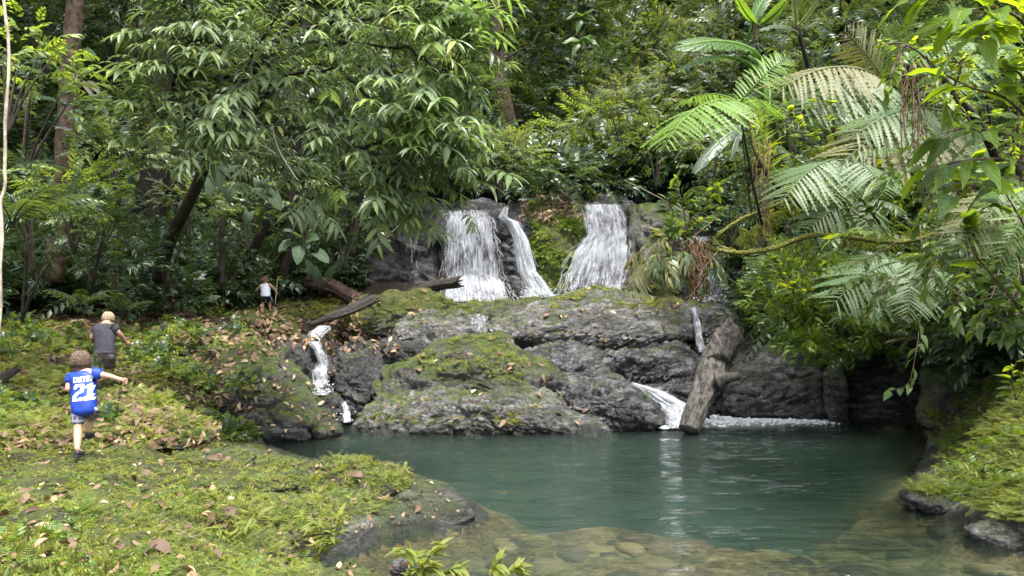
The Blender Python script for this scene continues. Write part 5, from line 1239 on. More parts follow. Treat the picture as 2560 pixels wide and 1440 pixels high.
o, c2 = log('weathered log end poking in at the left edge beside the boy', [(-60, 985, 12.6), (0, 950, 13), (40, 925, 13.4)], [.09, .08, .05], 'wood_dark', seed=9)
mb_ = MB(); P = curve([at(2375, 846, 17.0), at(2440, 848, 16.2), at(2500, 850, 15.7)], 14); V, Fq, tr = tube(P, [.02] + [.1] * 12 + [.02], 10, .35)
link('moss_sheet', mesh_np('moss_sheet', V, [Fq, tr], M['moss_vine']), label='strip of yellow moss on top of the fallen log', kind='stuff')

# ------------------------------------------------------------------ shrubs one can tell apart
def S(px, py, D, r, key, label, i=0, **k):
    return shrub(at(px, py, D) - np.array((0, 0, r * .5)), r, CR[key][i % len(CR[key])], label, h=r * .5, seed=px, **k)
SH = [
 (1250, 430, 30, 1.5, 'pin_pale', 'pale feathery shrub hanging over the lip of the widest waterfall'),
 (1180, 390, 31, 1.5, 'pin_mid', 'mid green feathery shrub left of the slim brown tree foot'),
 (1300, 400, 33, 1.1, 'pin_bright', 'small bright feathery shrub above the middle waterfall'),
 (1120, 460, 31, 1.2, 'oval_mid', 'rounded shrub just above the left end of the cliff'),
 (1445, 350, 34, 1.6, 'pin_bright', 'bright tipped shrub standing above the right waterfall'),
 (1560, 320, 32, 1.7, 'pin_pale', 'large pale shrub right of the bright tipped one above the falls'),
 (1640, 400, 30, 1.5, 'round_mid', 'round leaved shrub over the shaded waterfall'),
 (1500, 250, 36, 1.9, 'oval_dark', 'shade-darkened shrub in the upper ravine'),  # dark leaf colour carries the shade of the ravine hollow
 (1600, 180, 38, 2.2, 'oval_mid', 'big rounded shrub high in the ravine'),
 (1700, 250, 34, 1.8, 'oval_pale', 'pale shrub behind the broad banana leaf'),
 (1640, 60, 42, 2.6, 'oval_bright', 'bright spreading crown at the top of the ravine'),
 (1440, 60, 48, 2.8, 'oval_dark', 'shade-darkened rounded crown at the top centre of the ravine'),  # dark leaves chosen to paint the hollow's shade
 (1420, 180, 44, 2.2, 'oval_dark', 'feathery crown right of the slim brown tree'),  # leaf colour darkened for the shaded hollow
 (1150, 250, 36, 2.0, 'pin_mid', 'dense feathery shrub behind the drooping leaves'),
 (1060, 440, 30, 1.3, 'oval_dark', 'dark shrub above the black rock wall'),
 (960, 500, 29, 1.3, 'pin_mid', 'feathery shrub left of the black rock wall'),
 (860, 600, 26, 1.2, 'oval_dark', 'dark drooping shrub above the rotting red brown log'),
 (760, 540, 24, 1.1, 'oval_mid', 'leafy shrub right of the slim dark trunk'),
 (620, 560, 23, 1.0, 'round_mid', 'round leaved shrub between the leaning tree and the slim dark trunk'),
 (480, 530, 19.5, .9, 'oval_pale', 'pale leaved shrub at the foot of the leaning tree'),
 (420, 400, 20, 1.0, 'oval_mid', 'arching shrub in front of the broad dark trunk'),
 (300, 420, 18.5, 1.1, 'oval_pale', 'pale shrub right of the reddish trunk'),
 (330, 330, 21, 1.0, 'round_mid', 'round leaved shrub in the shade under the perched plants'),
 (230, 610, 14, .8, 'oval_mid', 'low shrub in front of the reddish trunk'),
 (90, 570, 13, .9, 'pin_mid', 'yellow green feathery shrub left of the reddish trunk'),
 (190, 520, 13.5, .8, 'pin_bright', 'bright drooping shrub across the foot of the reddish trunk'),
 (60, 680, 14, .9, 'narrow_dark', 'dark narrow leaved bush at the left edge above the man'),
 (300, 690, 19, .9, 'narrow_dark', 'dark strap leaved bush uphill from the man'),
 (420, 650, 20, .9, 'oval_dark', 'dark low bush on the slope right of the man'),
 (560, 660, 24, .9, 'oval_dark', 'dim bush behind the child with the stick'),
 (20, 200, 11, .9, 'oval_bright', 'bright leafy bush behind the grey sapling stem'),
 (60, 320, 15, 1.3, 'oval_mid', 'mid green bush at the left edge below the bright one'),
 (120, 100, 20, 1.6, 'oval_dark', 'dark bush left of the reddish trunk near the top'),
 (300, 120, 22, 1.7, 'pin_mid', 'feathery crown right of the reddish trunk near the top'),
 (340, 60, 20, 1.1, 'oval_pale', 'pale sprig crown hanging near the top left'),
 (520, 60, 25, 2.0, 'oval_mid', 'shaded crown behind the drooping leaves at the top'),
 (700, 260, 24, 2.0, 'oval_mid', 'shaded shrub behind the drooping leaves, middle height'),
 (860, 330, 27, 1.9, 'pin_mid', 'feathery shrub low behind the drooping leaves'),
 (980, 200, 32, 2.3, 'oval_pale', 'pale crown behind the right end of the drooping leaves'),
 (1780, 400, 24, 1.3, 'oval_mid', 'leafy shrub left of the dark trunk over the shaded waterfall'),
 (1820, 560, 22, 1.0, 'round_mid', 'round leaved shrub behind the mossy branches'),
 (1960, 560, 20, 1.0, 'oval_dark', 'dark shrub filling the gap under the upper mossy branch'),
 (1980, 330, 20, 1.4, 'oval_mid', 'shrub behind the banana plant leaves'),
 (2080, 150, 20, 1.6, 'pin_mid', 'feathery shrub behind the browning tree fern'),
 (2300, 180, 17, 1.3, 'oval_dark', 'dark shrub behind the hanging roots'),
 (2100, 480, 17, 1.0, 'oval_mid', 'shrub behind the pale tree ferns'),
 (2350, 470, 14.5, 1.0, 'oval_bright', 'bright shrub among the hanging vines on the right'),
 (2480, 640, 12.5, .9, 'oval_mid', 'leafy shrub behind the vine mass on the right'),
 (2520, 760, 12.5, .9, 'pin_bright', 'bright feathery shrub over the fallen mossy log'),
 (2350, 700, 15, 1.0, 'oval_mid', 'shrub above the smooth dark rock wall'),
 (2100, 790, 18.6, .9, 'oval_mid', 'leafy shrub spilling over the rippled rock face'),
 (1960, 720, 18.9, .8, 'pin_bright', 'bright feathery shrub at the left end of the overhanging bush'),
 (2200, 740, 17.5, .9, 'oval_dark', 'dark shrub between the pale low fern and the rock wall'),
 (2540, 300, 12, 1.1, 'oval_yellow', 'yellow green shrub behind the glossy sapling at the right edge'),
 (2200, 330, 18, 1.3, 'oval_dark', 'dark shrub behind the wide faded fern'),
]
for k, (px, py, D, r, key, lab) in enumerate(SH): S(px, py, D, r, key, lab, k)

# perched plants on the reddish trunk, heart-leaved climbers, palms
def leaf_plant(label, base, tips, meshes, name='plant', cat='plant', part='leaf', up=(0, -.9, .6)):
    B = at(*base); o = root_at(name, B, label, cat)
    for k, (a, b, d, L) in enumerate(tips):
        E = at(a, b, d); dr = E - B; n = np.linalg.norm(dr); A = B + dr * max(0, 1 - L / n)
        along(part, meshes[k % len(meshes)], A, A + dr / n * L, np.array(up) + np.random.default_rng(k).normal(0, .2, 3), o)
        if n > L: link('stalk', geo_tube(curve([np.zeros(3), (A - B) / 2 + (0, 0, .06), A - B], 6), .007, 4).mesh('stalk', M['lf_mid']), o)
    return o
leaf_plant('perched plant with broad pale leaves on the reddish trunk', (182, 120, 17.6), [(190, 100, 17.2, .35), (235, 125, 17.2, .42), (230, 150, 17.2, .35), (160, 110, 17.3, .3), (140, 130, 17.3, .35), (215, 85, 17.3, .3)], BIGM, 'perched_plant', 'epiphyte')
leaf_plant('withered leaves hanging from the reddish trunk', (182, 165, 17.7), [(200, 210, 17.4, .4), (235, 240, 17.3, .6), (255, 235, 17.3, .6), (190, 200, 17.4, .35)], [leaf(1, .25, 5, .3).mesh('withered', M['banana_dead'])], 'withered_plant', 'epiphyte')
leaf_plant('climber with round pale leaves crossing the reddish trunk', (160, 265, 17.6), [(60, 225, 17.2, .25), (90, 235, 17.2, .25), (120, 240, 17.2, .25), (190, 245, 17.1, .25), (215, 248, 17.1, .22), (230, 265, 17.1, .25), (185, 285, 17.1, .22), (200, 275, 17.1, .22), (145, 290, 17.1, .22)], HEART, 'climber', 'climbing plant')
leaf_plant('heart leaved climber on the leaning dark tree', (545, 400, 17), [(545, 460, 16.6, .55), (585, 440, 16.7, .35), (520, 490, 16.6, .4), (575, 500, 16.6, .35)], HEART, 'climber', 'climbing plant')
leaf_plant('heart leaved plant hanging left of the slim dark trunk', (650, 430, 17.2), [(660, 490, 16.8, .5), (690, 480, 16.8, .4), (700, 520, 16.8, .4), (615, 560, 16.6, .3)], HEART, 'climber', 'climbing plant')
leaf_plant('tall plant with large dull heart leaves right of the slim dark trunk', (750, 600, 19), [(770, 540, 18.4, .55), (725, 560, 18.4, .45), (790, 590, 18.4, .45), (745, 640, 18.4, .5), (820, 650, 18.4, .4), (700, 610, 18.4, .4)], HEARTD, 'aroid_plant', 'plant')
leaf_plant('broad leaved plant with torn leaves above the grey log end', (800, 740, 26.5), [(835, 660, 26, .5), (790, 670, 26, .45), (860, 640, 26, .45), (770, 650, 26, .45)], HEARTD, 'aroid_plant', 'plant')
leaf_plant('little whorl of pale leaves at the tip of a hanging twig', (462, 310, 13.2), [(430, 305, 13, .25), (440, 325, 13, .25), (480, 325, 13, .25), (485, 305, 13, .25), (455, 330, 12.9, .25)], [SMM[0]], 'leaf_whorl', 'sprig')
def fp(label, P, az, el, L, meshes, **k):
    return frond_plant(P, len(az), L, meshes, label, tilt=el, az=[R(a) for a in az], **k)
fp('palm with long arching fronds at the left edge above the boy', at(30, 560, 11.5), [0, 25, 150, 200, 320, 270], .55, 1.25, PALM, name='palm', cat='palm', seed=3)
fp('dark palm with narrow leaflets behind the grey sapling stem', at(20, 440, 14), [10, 60, 120, 200, 330, 290, 250], .45, 1.3, PALMD, name='palm', cat='palm', seed=4)
fp('young palm uphill from the man', at(310, 780, 19), [0, 70, 140, 200, 280], .6, .8, PALM, name='palm', cat='palm', seed=5)
fp('dark palm on the slope between the man and the child with the stick', at(330, 700, 22), [10, 80, 160, 220, 300, 340], .5, 1.2, PALMD, name='palm', cat='palm', seed=6)
fp('large shaded fern at the foot of the slope behind the man', at(200, 760, 17), [0, 60, 120, 180, 240, 300], .5, .9, FRL, seed=7)
leaf_plant('silvery broad leaf cluster high above the ravine', (1455, 40, 36), [(1425, 35, 35.5, .9), (1445, 60, 35.5, .9), (1485, 45, 35.5, .9), (1475, 22, 35.5, .9), (1440, 20, 35.5, .8)], BIGM, 'cecropia_top', 'tree top')
leaf_plant('silvery broad leaf cluster lower in the ravine', (1450, 100, 35), [(1412, 95, 34.5, .9), (1435, 118, 34.5, .9), (1480, 100, 34.5, .9), (1470, 85, 34.5, .8), (1495, 95, 34.4, .8)], BIGM, 'cecropia_top', 'tree top')

# thin lianas in front of the left forest
def liana(label, pts, rad, mat='root'):
    c = curve([at(*p) for p in pts], 40); link('liana', geo_tube(c - c[0], rad, 5).mesh('liana', M[mat]), loc=c[0], label=label, cat='liana')
M['twig_pale'] = plain_mat('pale twig', (.22, .19, .13), .8, .2)
liana('pale liana looping below the drooping leaves', [(465, 320, 13), (470, 350, 13), (500, 378, 13), (600, 378, 13), (680, 385, 13)], .009, 'twig_pale')
liana('pale liana dropping through the drooping leaves to a fan of leaves', [(590, 250, 12.9), (610, 300, 12.9), (640, 350, 12.9), (690, 385, 12.8)], .008, 'twig_pale')
liana('thin twig hanging to the lowest pair of drooping leaves', [(680, 310, 12.8), (695, 370, 12.8), (730, 430, 12.7), (745, 450, 12.7)], .008, 'twig_pale')
liana('thin branch over the black rock wall', [(1000, 560, 28), (960, 600, 27.8), (930, 625, 27.8)], .015, 'twig_pale')
liana('thin dead stem leaning above the right waterfall', [(1560, 450, 20), (1660, 500, 19), (1760, 560, 18)], .008, 'twig_pale')

# ------------------------------------------------------------------ ferns and bushes on the right rock
r_ = np.random.default_rng(31)
poly = [(1865, 700), (1900, 650), (2000, 640), (2120, 690), (2250, 740), (2260, 830), (2230, 880), (2180, 850), (2100, 900), (2060, 940), (2000, 900), (1940, 880), (1900, 830), (1870, 790)]
k = 0
P_, R_, S_ = [], [], []
while k < 300:
    a, b = r_.uniform(1860, 2260), r_.uniform(640, 940)
    if not inpoly(np.array([a]), np.array([b]), poly)[0]: continue
    D = 18.4 + r_.uniform(-.35, 1.2) + (900 - b) / 300
    P_.append(at(a + 25, b - 32, D)); k += 1
    d = np.array((r_.normal(0, .4), -.8, .35 + r_.normal(0, .3))); R_.append(d); S_.append(r_.uniform(.24, .44))
fern_clump = lambda s, m, n=7: join([frond(1.0, 11, .42, .9, 0, s + i).inst(frames(np.array([(math.cos(i * 6.28 / n + .3 * i), math.sin(i * 6.28 / n + .3 * i), .75)]), np.array((0, 0, 1.)), np.array([1.])), np.zeros((1, 3)), [i * .13]) for i in range(n)]).mesh('fern_clump', M[m])
FC = [fern_clump(1, 'fern_green'), fern_clump(2, 'moss_leaf', 6), fern_clump(3, 'moss_dark', 6)]
BIGT = [twig(leaf(1, .36, 3, .4), 7, .95, .42, rg, .5, 1.1) for _ in range(3)]; TW['bigt'] = BIGT
BC = [crown(TW['bigt'], 6, .6, .6, .5, np.random.default_rng(s)).mesh('leaf_clump', M[m]) for s, m in ((1, 'lf_bright'), (2, 'fern_green'), (3, 'lf_mid'), (4, 'lf_yellow'))]
scatter('undergrowth', FC + BC, P_, euler_from(R_, spin=r_.uniform(0, 6.28, k)), np.array(S_), 'ferns and small plants spilling over the right rock face')
names = ['fern draped over the left edge of the right rock face', 'fern hanging lowest under the overhanging bush', 'fern above the rib of grey rock', 'broad fern high on the overhanging bush', 'fern beside the dark rotting trunk', 'fern hanging beside the leaning log top', 'fern spray over the middle of the right rock face', 'fern at the right end of the overhanging bush', 'small fern on the wet face of the right rock', 'fern in the shadow under the fallen mossy log']
for (a, b, D), lb in zip([(1890, 800, 18.6), (2040, 905, 18.3), (2110, 870, 18.5), (2020, 690, 19.2), (1905, 690, 19.5), (1880, 760, 18.8), (1990, 850, 18.3), (2210, 820, 17.8), (2000, 960, 19.9), (2250, 880, 18.4)], names):
    frond_plant(at(a, b, D), 8, .5, FRS, lb, tilt=.25, seed=a)

# ------------------------------------------------------------------ green growth on rocks (moss ferns) and on the ground
TUFT = [fern_clump(s, m, n) for s, m, n in ((4, 'moss_leaf', 5), (5, 'moss_dark', 5), (6, 'moss_leaf', 4))]
def sprig(s, mat, n=14, h=.9, lf=LEAFN, spread=.7, ls=.55):
    q = np.random.default_rng(s); d = q.normal(0, spread, (n, 3)); d[:, 2] = np.abs(d[:, 2]) + h
    return lf.inst(frames(d, q.normal(size=(n, 3)), ls * q.uniform(.5, 1.2, n)), q.normal(0, .25, (n, 3)) * (1, 1, .1), q.random(n)).mesh('sprig', M[mat])
MOSS = [sprig(1, 'moss_leaf', 26, .5, LEAFN, .9, .6), sprig(2, 'moss_dark', 26, .5, LEAFN, .9, .6), sprig(3, 'moss_leaf', 22, .3, LEAF2, 1, .5)]
GRASS = [sprig(4, 'moss_leaf', 14, 1.3, LEAFN, .45, 1.0), sprig(5, 'moss_dark', 14, 1.0, LEAFN, .6, 1.0)]
HERBD = [crown([twig(LEAFR, 6, .5, .3, rg, .3, 1.1)], 8, .5, .5, .35, np.random.default_rng(s)).mesh('herb', M[m]) for s, m in ((4, 'lf_mid'), (5, 'lf_dark'))]
HERB = [crown([twig(LEAF2, 6, .5, .3, rg, .3, 1.1)], 7, .5, .5, .35, np.random.default_rng(s)).mesh('herb', M[m]) for s, m in ((1, 'lf_bright'), (2, 'fern_green'), (3, 'moss_leaf'))]

def ground_scatter(name, meshes, box, n, smin, smax, label, seed, keep, poly=None, off=0.0, tilt=.5):
    q = np.random.default_rng(seed); S = sample(n, box, q, poly)
    if not len(S): return
    m = keep(S, q); S = S[m & (S[:, 2] > .19)]; n = len(S)
    d = S[:, 3:6] * tilt + np.array((0, 0, 1.0)) + q.normal(0, .2, (n, 3))
    s = q.uniform(smin, smax, n) * (1 + .5 * fbm(S[:, :3] * 1.3, 2, seed))
    return scatter(name, meshes, S[:, :3] + np.array((0, 0, off)), euler_from(d, spin=q.uniform(0, 6.28, n)), s, label)
bankpoly = [(-60, 800), (150, 780), (330, 800), (420, 900), (500, 1000), (640, 1120), (900, 1140), (1120, 1190), (1230, 1270), (1000, 1350), (780, 1420), (780, 1500), (-60, 1500)]
near = lambda S, q: (S[:, 5] > .3)
patch = lambda lo, f=1.1, sd=0: (lambda S, q: (fbm(S[:, :3] * f, 3, 60 + sd) + q.normal(0, .12, len(S)) > lo) & (S[:, 5] > .25))
ground_scatter('moss', MOSS, (-60, 780, 1250, 1500), 15000, .025, .06, 'low green moss covering the near bank', 41, patch(.06, 1.3, 1), bankpoly)
ground_scatter('moss', MOSS[:1] + MOSS[2:], (-60, 1100, 1250, 1500), 9000, .02, .045, 'bright yellow green moss on the near bank', 42, patch(.02, 1.0, 2), bankpoly)
ground_scatter('ground_ferns', TUFT, (-60, 790, 1250, 1500), 6500, .06, .15, 'small ferns growing through the moss of the near bank', 43, patch(.0, .9, 3), bankpoly)
ground_scatter('ground_ferns', TUFT, (-60, 770, 520, 1100), 1300, .14, .34, 'leafy ferns on the slope behind the boy', 44, lambda S, q: (fbm(S[:, :3] * .7, 2, 70) > -.25) & (S[:, 0] < -3.5), bankpoly)
ground_scatter('herbs', HERB + HERBD, (-60, 760, 640, 1120), 2200, .15, .36, 'small leafy herbs on the left slope', 45, lambda S, q: (fbm(S[:, :3] * .8, 2, 71) > .0))
ground_scatter('herbs', HERB, (-60, 1180, 900, 1500), 420, .07, .13, 'small leafy herbs on the near bank', 46, patch(.05, .9, 5), bankpoly)
ground_scatter('grass', GRASS, (-60, 1000, 1250, 1500), 900, .06, .12, 'short grass blades on the near bank', 47, patch(.1, 1.0, 6), bankpoly)
rb = [(2270, 1100), (2330, 1020), (2420, 950), (2600, 900), (2640, 1320), (2440, 1290), (2270, 1230)]
ground_scatter('moss', MOSS, (2250, 880, 2640, 1340), 3800, .025, .055, 'moss covering the right bank', 48, patch(-.3, 1.3, 7), rb)
ground_scatter('ground_ferns', TUFT, (2250, 880, 2640, 1340), 2400, .10, .24, 'bright small ferns on the right bank', 49, patch(-.1, 1.0, 8), rb)
ground_scatter('herbs', HERB, (2250, 880, 2640, 1340), 260, .12, .24, 'bright leafy herbs on the right bank', 58, patch(-.1, 1.0, 9), rb)
rockpoly = [(330, 800), (560, 780), (700, 760), (1000, 720), (1400, 715), (1720, 740), (1740, 900), (1480, 1060), (860, 1100), (600, 1110), (430, 1000), (330, 900)]
ground_scatter('moss', MOSS, (330, 700, 1760, 1110), 6500, .04, .085, 'moss growing on top of the rocks around the pool', 50, lambda S, q: (S[:, 5] > .45) & (fbm(S[:, :3] * 1.1, 3, 80) + .4 * S[:, 5] > .26), rockpoly)
ground_scatter('ground_ferns', TUFT, (330, 780, 900, 1110), 500, .08, .17, 'small ferns on the mossy boulders beside the cove', 51, lambda S, q: (S[:, 5] > .3) & (fbm(S[:, :3] * .9, 2, 81) > .1), rockpoly)
midp = [(1010, 900), (1100, 870), (1160, 840), (1260, 845), (1320, 900), (1310, 960), (1180, 930), (1080, 940)]
ground_scatter('ground_ferns', TUFT, (1000, 820, 1330, 970), 700, .12, .24, 'bright ferns and moss on the hump backed rock', 52, lambda S, q: fbm(S[:, :3] * 1.2, 2, 82) > -.3, midp)
lowp = [(900, 1030), (1130, 1040), (1160, 1070), (1230, 1010), (1280, 1000), (1300, 1060), (1500, 1070), (1500, 1085), (900, 1085)]
ground_scatter('moss', MOSS[:2], (880, 990, 1520, 1090), 1500, .05, .10, 'fringe of bright moss at the foot of the long low rock', 53, lambda S, q: fbm(S[:, :3] * 1.1, 2, 83) > -.1, lowp)
nose = [(1330, 505), (1450, 500), (1465, 560), (1450, 640), (1430, 720), (1350, 740), (1330, 640)]
ground_scatter('moss', MOSS[:2] + HERB[:2], (1320, 490, 1480, 750), 900, .12, .26, 'green plants draped over the rock nose between the falls', 54, lambda S, q: fbm(S[:, :3] * 1.4, 2, 84) > -.2, nose)
ground_scatter('ground_ferns', TUFT, (700, 720, 860, 800), 260, .2, .34, 'ferns beside the child with the stick', 55, lambda S, q: S[:, 1] > 22)
ground_scatter('moss', MOSS, (1380, 715, 1700, 770), 900, .06, .14, 'bright moss on the crest of the broad slab', 57, lambda S, q: fbm(S[:, :3] * 1.2, 2, 85) > -.15)
ground_scatter('ground_ferns', TUFT, (1080, 735, 1250, 790), 120, .12, .22, 'bright plants below the widest waterfall', 56, lambda S, q: S[:, 1] > 22)

# individually visible ferns on the near bank
for a, b, n, L, ms, lb in [
 (545, 1310, 9, .34, FRB, 'bright green fern at the edge of the dark hollow in the near bank'),
 (610, 1265, 9, .3, FRB, 'bright fern uphill of the dark hollow'),
 (190, 1280, 9, .26, FRS, 'dark green fern clump above the smooth bare stone'),
 (880, 1262, 10, .2, FRS, 'dense dark fern clump on the mossy point'),
 (935, 1255, 10, .2, FRB, 'bright fern clump right of the dense dark one on the mossy point'),
 (480, 1160, 8, .22, FRB, 'fern beside the brown leaf pile on the near bank'),
 (60, 1420, 8, .3, FRB, 'pale fern in the bottom left corner'),
 (420, 1290, 6, .36, FRS, 'tall thin fern standing over the smooth bare stone'),
 (700, 1300, 7, .28, FRB, 'pale fern near the water side of the hollow'),
 (770, 1400, 7, .26, FRB, 'fern overhanging the near shore'),
 (330, 1390, 7, .26, FRS, 'fern at the bottom of the bank below the tall thin fern'),
 (590, 1075, 7, .34, FRB, 'light fern arching over the cove edge'),
 (520, 1045, 7, .34, FRS, 'fern on the shore left of the cove'),
 (150, 1010, 8, .4, FRS, 'fern left of the boy'),
 (120, 880, 8, .55, FRB, 'large light fern between the man and the left edge'),
 (60, 830, 8, .6, FRS, 'large green fern uphill at the left edge'),
 (230, 790, 7, .6, FRB, 'bright fern above the head of the man'),
 (2330, 1090, 8, .3, FRB, 'bright fern on the tip of the right bank'),
 (2400, 1130, 8, .34, FRS, 'fern clump in the middle of the right bank'),
 (2500, 1010, 8, .42, FRB, 'tall fern at the top of the right bank'),
 (2480, 1180, 8, .3, FRB, 'fern low on the right bank near the edge of the photo'),
 (2540, 960, 8, .45, FRS, 'fern against the dark rock on the right bank'),
 (2340, 1230, 7, .22, FRB, 'small pale fern above the grey rock lip')]:
    h, nn = hit(a, b)
    if h is not None: frond_plant(h - (0, 0, .02), n, L, ms, lb, tilt=.55, seed=a)
# leafy seedlings in front of the water
for pts, lb, sd in [
 ([[(1010, 1470, 5.6), (1030, 1400, 5.6), (1010, 1370, 5.5)], [(1030, 1470, 5.6), (1060, 1410, 5.5), (1100, 1360, 5.4)], [(1020, 1470, 5.6), (1050, 1430, 5.5), (1080, 1415, 5.5)], [(1060, 1475, 5.6), (1110, 1430, 5.5), (1150, 1420, 5.5)]], 'leafy seedling rising in front of the water at the bottom', 61),
 ([[(1210, 1490, 5.4), (1230, 1430, 5.4), (1245, 1405, 5.4)], [(1220, 1490, 5.4), (1280, 1430, 5.4), (1290, 1420, 5.4)]], 'smaller seedling right of the first at the bottom edge', 62),
 ([[(590, 1400, 6.3), (600, 1330, 6.2), (640, 1290, 6.1)], [(590, 1400, 6.3), (570, 1340, 6.2), (540, 1320, 6.1)]], 'thin stemmed herb over the dark hollow', 63),
 ([[(790, 1400, 6.5), (830, 1340, 6.4), (850, 1290, 6.4)], [(790, 1400, 6.5), (810, 1330, 6.4), (760, 1290, 6.4)]], 'thin stemmed herb at the near shore', 64)]:
    leafy_branch_set(lb, pts, [leaf(1, .3, 4, .4, .15).mesh('small_leaf', M['moss_leaf'])], .13, 2, sd, name='seedling', cat='seedling', rad=.004, off=.03, mat='lf_bright')

# ------------------------------------------------------------------ fallen leaves
def dead_leaf(s):
    q = np.random.default_rng(s); g = leaf(1, .42, 6, q.uniform(-.2, .3), q.uniform(-.5, .8), .0, .65)
    g.V[:, 2] += .18 * np.sin(g.V[:, 1] * 3 + s) + .1 * np.sin(g.V[:, 0] * 9 + s); g.A[:] = (s * .137) % .95; return g.mesh('fallen_leaf', M['dead'])
DL = [dead_leaf(s) for s in range(9)]
litter = [  # polygon, n objects, smin, smax, place
 ([(0, 1120), (400, 1130), (900, 1150), (1180, 1260), (900, 1380), (600, 1440), (0, 1440)], 80, .09, .2, 'near bank', 'on the mossy near bank'),
 ([(0, 960), (180, 1000), (420, 1050), (560, 1100), (380, 1130), (0, 1110)], 24, .1, .19, 'around the boy', 'on the moss around the boy in blue'),
 ([(460, 900), (560, 860), (720, 870), (830, 1040), (700, 1090), (560, 1040)], 74, .13, .23, 'cove boulder', 'on the big mossy boulder beside the cove'),
 ([(330, 800), (560, 800), (760, 800), (760, 860), (560, 880), (360, 900)], 50, .16, .28, 'upper slope', 'on the slope below the child with the stick'),
 ([(920, 970), (1500, 980), (1500, 1060), (920, 1060)], 24, .16, .26, 'long low rock', 'on the long low rock at the water'),
 ([(1080, 860), (1320, 860), (1420, 940), (1000, 950)], 22, .17, .28, 'hump backed rock', 'on the hump backed rock'),
 ([(1220, 740), (1700, 740), (1720, 860), (1240, 880)], 20, .18, .28, 'broad slab', 'on the broad sloping slab'),
 ([(900, 735), (1100, 730), (1120, 820), (900, 840)], 12, .2, .3, 'moss boulder', 'on the olive moss boulder'),
 ([(2280, 1060), (2560, 1000), (2560, 1290), (2300, 1230)], 8, .12, .2, 'right bank', 'on the right bank')]
q = np.random.default_rng(77)
for poly, n, a, b, grp, ph in litter:
    poly = np.array(poly); bx = (poly[:, 0].min(), poly[:, 1].min(), poly[:, 0].max(), poly[:, 1].max())
    S_ = sample(n * 8, bx, q, poly); S_ = S_[(S_[:, 5] > .2) & (S_[:, 2] > .06)][:n]
    for s in S_:
        k = int(q.integers(9)); d = s[3:6] * .9 + (0, 0, .25) + q.normal(0, .25, 3)
        e = euler_from([d], spin=[q.uniform(0, 6.28)])[0]
        link('fallen_leaf', DL[k], loc=s[:3] + s[3:6] * .03, rot=e, scl=(sz_ := q.uniform(a, b)), label=('large ' if sz_ > (a + b) / 2 else 'small ') + ['dark brown', 'dark brown', 'reddish brown', 'brown', 'light brown', 'light brown', 'tan', 'tan', 'dark brown'][k] + ' fallen leaf ' + ph, cat='leaf', group='fallen leaves ' + ph)
def litter_stuff(box, n, a, b, label, seed, keep=None, poly=None):
    S_ = sample(n, box, np.random.default_rng(seed), poly)
    S_ = S_[(S_[:, 2] > .06)]
    if keep is not None: S_ = S_[keep(S_)]
    n = len(S_); qq = np.random.default_rng(seed)
    scatter('fallen_leaves', DL, S_[:, :3] + S_[:, 3:6] * .02, euler_from(S_[:, 3:6] + (0, 0, .2) + qq.normal(0, .18, (n, 3)), spin=qq.uniform(0, 6.28, n)), qq.uniform(a, b, n), label)
litter_stuff((-50, 620, 900, 860), 2600, .16, .3, 'brown leaf litter on the forest floor', 5, lambda S: S[:, 1] > 15)
litter_stuff((330, 800, 840, 1090), 1100, .12, .22, 'brown leaves gathered on the mossy boulders', 6, lambda S: (S[:, 5] > .3) & (fbm(S[:, :3] * 1.2, 2, 90) > -.05))
litter_stuff((-50, 820, 560, 1120), 1500, .1, .19, 'brown leaves on the left slope', 7)
litter_stuff((1300, 490, 1480, 560), 420, .13, .24, 'brown leaves on top of the rock nose', 8, lambda S: S[:, 1] > 26)
litter_stuff((1240, 700, 1700, 870), 120, .1, .2, 'brown leaves caught on the slabs', 9, lambda S: fbm(S[:, :3], 2, 91) > 0)
litter_stuff((820, 830, 1000, 880), 90, .14, .24, 'brown leaves caught beside the black block', 10)
litter_stuff((-50, 1120, 1180, 1440), 700, .03, .09, 'brown leaf fragments on the near bank', 11)

# stones seen through the shallow water
q = np.random.default_rng(90); mb = MB()
for k in range(330):
    px, py = q.uniform(1180, 2560), q.uniform(1290, 1500); x, y = wat(px, py)
    z = ground_z(np.array([x]), np.array([y]))[0]
    if z > -.02: continue
    sz = q.uniform(.04, .13) * (2.6 if q.random() < .2 else 1)
    P_ = np.array([(x, y, z)]); u_, v_ = np.meshgrid(np.linspace(0, 2 * math.pi, 9)[:-1], np.linspace(-math.pi / 2, math.pi / 2, 6), indexing='ij')
    V = np.stack((np.cos(u_) * np.cos(v_), np.sin(u_) * np.cos(v_), .3 * np.sin(v_)), -1).reshape(-1, 3)
    V = V * (1 + .5 * fbm(V * 1.3 + k, 2, 4))[:, None] * np.array((1, q.uniform(.6, 1), 1)) * sz
    a_ = q.uniform(0, 3.1); c_, s_ = math.cos(a_), math.sin(a_); V = V @ np.array([(c_, s_, 0), (-s_, c_, 0), (0, 0, 1)])
    mb.add(V + P_ - (0, 0, sz * .12), grid_faces(8, 6, True), q.random())
def stone_mat():
    m, t = new_mat('river stone'); N = NT(t); r = N.n('ShaderNodeAttribute', attribute_name='rnd').outputs['Fac']
    pos = N.n('ShaderNodeNewGeometry').outputs['Position']
    cc = N.ramp(r, [(0, (.02, .017, .014)), (.4, (.08, .052, .025)), (.7, (.17, .11, .045)), (.95, (.26, .18, .08))]); cc = N.mix(N.noise(pos, 12, 4), N.mix(.6, cc, (.04, .035, .02)), cc)
    N.n('ShaderNodeOutputMaterial', {'Surface': N.n('ShaderNodeBsdfPrincipled', {'Base Color': cc, 'Roughness': .7}).outputs[0]}); return m
M['stone'] = stone_mat()
link('gravel', mb.mesh('gravel', M['stone']), kind='stuff')['label'] = 'brown and ochre stones on the shallow pool bed'

